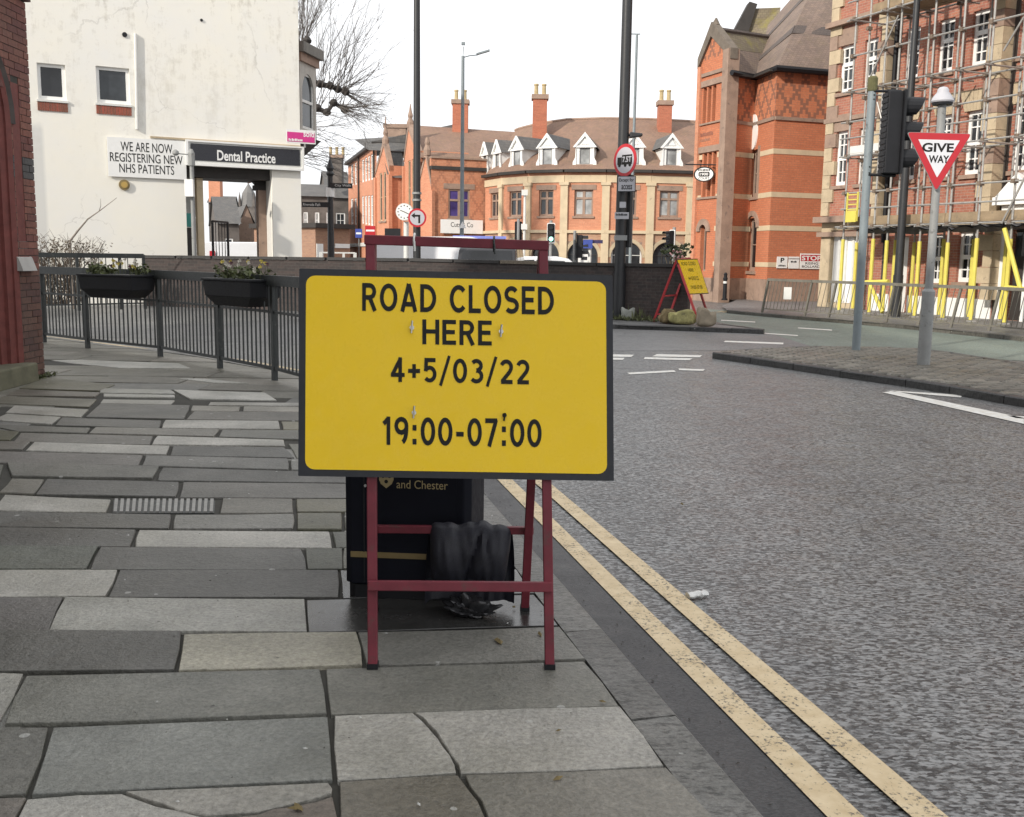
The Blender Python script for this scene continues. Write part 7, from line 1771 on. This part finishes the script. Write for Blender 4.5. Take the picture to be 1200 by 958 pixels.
# fingerpost, far left
t, p, zt = column('fingerpost', 'black cast fingerpost with white arms beyond the sooty wall', 388, 318, 207, .16, .10, 'poleblk', cat='signpost', Y=40)
MB().lathe(p + Z3 * zt, [(.1, 0), (.16, .1), (.1, .2), (.15, .3), (.08, .5), (.03, .65), (.01, .9)], 10).build('finial', M['poleblk'], t); MB().lathe(p + Z3 * zcol(p, 231), [(.16, 0), (.16, .34)], 12).build('band', M['white'], t)
for (x0_, x1_, y_, s) in ((391, 413, 218, 'City Walls'), (354, 377, 240, 'Riverside Path')):
    FP = Pl((p.x, p.y - .12, 0), (1, .0, 0)); u0, u1, v0, v1 = FP.box(x0_, y_ - 3, x1_, y_ + 3); o = MB().pb(FP, min(u0, 0), max(u1, 0), v0, v1, -.03, .03).build('finger', M['poleblk'], t); text(s, FP, u0 + .05, u1 - .05, v0 + .04, v1 - .04, .033, M['white'], o)
# pale column by the dental practice
t, p, zt = column('lamp_post', 'pale grey post with a white box in front of the dental practice', 228, 318, 180, .075, .06, 'galv', Y=30.2)
c = p + Z3 * zt; MB().lathe(c, [(.10, -.35), (.10, 0), (.04, .12)], 10).build('head', M['galv'], t); MB().tube([c + V((0, -.05, -.05)), c + V((-.35, -.1, -.02))], .02, 6).lathe(c + V((-.42, -.1, -.08)), [(.04, 0), (.1, .05), (.09, .12), (.03, .17)], 10).build('camera', M['galv'], t)
MB().bx(p.x - .16, p.x + .08, p.y - .22, p.y - .07, zcol(p, 231), zcol(p, 211)).build('box', M['white'], t)
# far traffic signals
def signal(label, px, Y, y0, y1, yaw, border=True, lit=None, ybase=318, pole='galv'):
    p = depth_pt(px, Y); t = thing('traffic_signal', label, 'traffic light', p); z0, z1 = zcol(p, y1), zcol(p, y0); hh = z1 - z0; w = hh * .36
    MB().tube([p + Z3 * -.1, p + Z3 * (z1 + .1)], .055, 10).build('post', M[pole], t)
    P = Pl(p + V((math.sin(yaw) * .12, -math.cos(yaw) * .12, z0)), (math.cos(yaw), math.sin(yaw), 0))
    hd = MB().pb(P, -w * .4, w * .4, .05 * hh, .95 * hh, -.02, .16).build('signal_head', M['black'], t)
    MB().rrect(P, -w * .58, w * .58, -.02, hh * 1.02, -.05, .028, w * .2).build('backing_board', M['white' if border else 'black'], hd)
    MB().rrect(P, -w * .5, w * .5, .03, hh * .98, -.021, .004, w * .18).build('board_face', M['black'], hd)
    for k in range(3):
        v = hh * (.2 + .3 * k); ls = 'dglass'
        if lit is not None and k == lit: ls = 'greenlit'
        MB().disc(P, 0, v, .161, w * .33, d=.012, n=14).build('lens', M[ls], hd); mb = MB(); r = w * .36
        for j in range(8):
            a0, a1 = PI * j / 8, PI * (j + 1) / 8; q = lambda a, ww, rr: P.p(rr * math.cos(a), v + rr * math.sin(a), ww)
            mb.hexa([q(a0, .16, r), q(a1, .16, r), q(a1, .16, r * .9), q(a0, .16, r * .9)], [q(a0, .36, r), q(a1, .36, r), q(a1, .36, r * .9), q(a0, .36, r * .9)])
        mb.build('hood', M['black'], hd)
    return t, p
b = NB('green_signal_light'); b.b.inputs['Emission Color'].default_value = (.5, 1, .8, 1); b.b.inputs['Emission Strength'].default_value = 1.6; b.b.inputs['Base Color'].default_value = (.2, .8, .6, 1); M['greenlit'] = b.m
signal('white bordered traffic signal showing green before the curved building', 645, 36, 262, 285, 0, True, 0)
signal('white edged traffic signal turned aside above the small yellow sign', 789, 36, 270, 293, -1.0, True)
t, p = signal('black traffic signal seen from behind, left of the green one', 607, 38, 260, 281, PI, False)
p = depth_pt(614, 37.5); t = thing('post', 'thin white post with two small boxes beside the black signal', 'post', p); MB().tube([p, p + Z3 * zcol(p, 226)], .045, 8).build('shaft', M['offwhite'], t)
for y_ in (226, 266): z = zcol(p, y_); MB().bx(p.x - .12, p.x + .1, p.y - .1, p.y + .05, z - .1, z + .1).build('box', M['offwhite'], t)
signal('traffic signal seen edge-on beside the blue sign', 673, 37, 274, 304, 1.45, False)
p = depth_pt(691, 37); t = thing('road_sign', 'white post with a blue boxed sign and dark finger arm', 'road sign', p); MB().tube([p, p + Z3 * zcol(p, 285)], .06, 8).build('post', M['offwhite'], t)
z = zcol(p, 286); M['blue'] = m_paint('blue_sign', (.05, .08, .32), .4, .15); MB().bx(p.x - .25, p.x + .08, p.y - .14, p.y, z - .16, z + .15).build('blue_box', M['blue'], t); MB().bx(p.x + .081, p.x + .45, p.y - .06, p.y - .02, z + .02, z + .14).build('finger', m_paint('dark_blue_finger', (.04, .03, .09), .5, .1), t)
p = depth_pt(683, 40); t = thing('notice_board', 'white notice board with a dark label beside the blue sign', 'sign', p); NP = Pl((p.x, p.y, 0), (1, 0, 0)); u0, u1, v0, v1 = NP.box(677.5, 297, 691.5, 307); MB().pb(NP, u0, u1, 0, zcol(p, 297), 0, .06).build('board', M['white'], t); u0, u1, v0, v1 = NP.box(681, 301, 688, 305); MB().pb(NP, u0, u1, v0, v1, .061, .065).build('label_panel', M['signgrey'], t)
# red and blue boards down the side street
for (lab, x0, y0, x1, y1, mt, Y) in (('small blue and white board at the foot of the brick range', 416.5, 268.5, 424.5, 279, 'blue', 60), ('red notice board hung at the foot of the brick range', 428, 265, 440, 276, 'redsign', 60), ('dark menu board under the brick gable', 451, 268, 469.5, 279.5, 'black', 58)):
    p = depth_pt((x0 + x1) / 2, Y); NP = Pl((p.x, p.y, 0), (1, 0, 0)); u0, u1, v0, v1 = NP.box(x0, y0, x1, y1); t = thing('sign_board', lab, 'sign', NP.p(0, 0)); MB().pb(NP, u0, u1, v0, v1, 0, .06).build('panel', M[mt], t); MB().tube([NP.p((u0 + u1) / 2, -.1, -.03), NP.p((u0 + u1) / 2, v1, -.03)], .03, 6).build('post', M['galv'], t)
    if mt != 'black': MB().pb(NP, u0 + .05, u1 - .05, (v0 + v1) / 2 - .05, (v0 + v1) / 2 + .05, .061, .065).build('white_stripe', M['white'], t)
# ------------------------------------------------------------------ vehicles behind the sooty wall
M['tyre'] = m_paint('tyre_rubber', (.02, .02, .02), .8, .2)
def vehicle(name, label, cat, c, yaw, prof, W_, wheels, mat, glass_side, wr=.33, screen=None, band=None):
    ca, sa_ = math.cos(yaw), math.sin(yaw); c = V((c.x, c.y, ROADZ + .012)); t = thing(name, label, cat, c)
    Q = lambda x, y, z: c + V((x * ca - y * sa_, x * sa_ + y * ca, z))
    mb = MB(); n = len(prof); vs = []
    for y_, ins in ((-W_ / 2, 0), (W_ / 2, 0)):
        for x, z in prof: vs.append(Q(x, y_ * (1 - .10 * max(0, z - .9)), z))
    mb.add(vs, [tuple(range(n)), tuple(reversed(range(n, 2 * n)))] + [(i, (i + 1) % n, n + (i + 1) % n, n + i) for i in range(n)])
    body = mb.build('body', M[mat], t, bevel=.05)
    for sgn in (-1, 1):
        for k, gq in enumerate(glass_side):
            w = lambda z: sgn * (W_ / 2 * (1 - .10 * max(0, z - .9)) + .006)
            MB().prism([Q(x, w(z), z) for x, z in gq], Q(0, sgn * .004, 0) - c).build('side_window', M['dglass'], t)
        for x in wheels:
            ax_ = V((-sa_, ca, 0)) * sgn; o = MB().lathe(Q(x, sgn * (W_ / 2 - .2), wr), [(wr * .9, 0), (wr, .03), (wr, .18), (wr * .9, .21)], 18, ax=ax_).build('wheel', M['tyre'], t); MB().lathe(Q(x, sgn * (W_ / 2 - .2), wr), [(wr * .6, .19), (wr * .55, .215), (wr * .15, .22)], 14, ax=ax_).build('rim', M['steel'], o)
    if screen:
        for (xa, za), (xb, zb) in screen:
            nx, nz = (zb - za), -(xb - xa); l = math.hypot(nx, nz); s = 1 if nx * (xa) > 0 else -1
            ox, oz = nx / l * .012 * s, nz / l * .012 * s; f = lambda z: W_ / 2 * (1 - .10 * max(0, z - .9)) * .86
            MB().prism([Q(xa + ox, -f(za), za + oz), Q(xa + ox, f(za), za + oz), Q(xb + ox, f(zb), zb + oz), Q(xb + ox, -f(zb), zb + oz)], Q(ox * .4, 0, oz * .4) - c).build('windscreen', M['dglass'], t)
    xf, xr = max(x for x, z in prof), min(x for x, z in prof)
    for y_ in (-W_ * .36, W_ * .36):
        MB().hexa([Q(xf - .06, y_ - .15, .62), Q(xf + .012, y_ - .15, .62), Q(xf + .012, y_ + .15, .62), Q(xf - .06, y_ + .15, .62)], [Q(xf - .1, y_ - .15, .78), Q(xf - .01, y_ - .15, .78), Q(xf - .01, y_ + .15, .78), Q(xf - .1, y_ + .15, .78)]).build('headlight', M['pgrey'], t)
        MB().hexa([Q(xr - .012, y_ - .12, .7), Q(xr + .05, y_ - .12, .7), Q(xr + .05, y_ + .12, .7), Q(xr - .012, y_ + .12, .7)], [Q(xr - .012, y_ - .12, 1.0), Q(xr + .05, y_ - .12, 1.0), Q(xr + .05, y_ + .12, 1.0), Q(xr - .012, y_ + .12, 1.0)]).build('tail_light', M['redsign'], t)
    return t, Q
van = [(-2.6, .35), (-2.62, 1.2), (-2.55, 2.2), (-2.4, 2.42), (.9, 2.46), (1.25, 2.38), (1.95, 1.45), (2.65, 1.2), (2.75, .9), (2.75, .35)]
vang = [[(1.0, 1.4), (1.75, 1.4), (1.25, 2.1), (1.0, 2.1)]]; vsc = [((1.93, 1.5), (1.32, 2.3))]
M['vanwhite'] = m_paint('white_van_paint', (.74, .75, .77), .25, .03); M['cardark'] = m_paint('dark_car_paint', (.03, .03, .034), .2, .1); M['teal'] = m_paint('teal_print', (.1, .42, .42), .4, .1)
t, Q = vehicle('van', 'white van parked beyond the passage under the white building', 'van', depth_pt(287, 50), .25, [(x, z * .84) for x, z in van], 1.9, (-1.7, 1.8), 'vanwhite', [[(x, z * .84) for x, z in g] for g in vang], screen=[((1.93, 1.26), (1.32, 1.93))])
o = MB().prism([Q(-1.6, -.96, 1.3), Q(-1.35, -.96, 1.3), Q(-1.35, -.95, 1.62), Q(-1.6, -.95, 1.62)], V((0, -.006, 0))).build('red_mark', M['redsign'], t)
t, Q = vehicle('van', 'tall white van with teal print behind the big sign\'s top bar', 'van', depth_pt(521, 37.5), .05, [(x, z * .9) for x, z in van], 2.0, (-1.7, 1.8), 'vanwhite', [[(x, z * .9) for x, z in g] for g in vang], screen=[((1.93, 1.35), (1.32, 2.07))])
MB().prism([Q(.1, -1.0, 1.0), Q(.75, -1.0, 1.0), Q(.75, -.955, 1.75)], V((0, -.02, 0))).build('teal_print', M['teal'], t)
MB().pb(Pl(Q(.3, -1.0, 0), (1, .05, 0)), 0, 1.9, 2.16, 2.25, -1.6, -.4).build('blue_roof_panel', m_paint('blue_roof', (.2, .24, .62), .4, .1), t)
car = [(-2.1, .35), (-2.15, .85), (-2.0, 1.0), (-1.75, 1.52), (-1.4, 1.66), (.1, 1.68), (.5, 1.6), (1.15, 1.08), (2.0, .92), (2.15, .7), (2.15, .35)]
carg = [[(-1.55, 1.08), (-.65, 1.08), (-.65, 1.55), (-1.42, 1.52)], [(-.58, 1.08), (.85, 1.08), (.35, 1.52), (-.58, 1.55)]]
csc = [((1.1, 1.13), (.56, 1.56)), ((-2.0, 1.05), (-1.77, 1.48))]
t, Q = vehicle('car', 'black tall car glimpsed under the big sign\'s top bar', 'car', depth_pt(579, 32.5), PI / 2 - .1, [(x, z * 1.14) for x, z in car], 1.85, (-1.3, 1.35), 'cardark', [[(x, z * 1.14) for x, z in g] for g in carg], screen=[((1.1, 1.29), (.56, 1.78)), ((-2.0, 1.2), (-1.77, 1.69))])
t, Q = vehicle('car', 'white car whose roof shows over the sooty wall right of the big sign', 'car', depth_pt(645, 35), .1, [(x, z * .93) for x, z in car], 1.8, (-1.3, 1.35), 'vanwhite', [[(x, z * .93) for x, z in g] for g in carg], screen=[((1.1, 1.05), (.56, 1.45))])
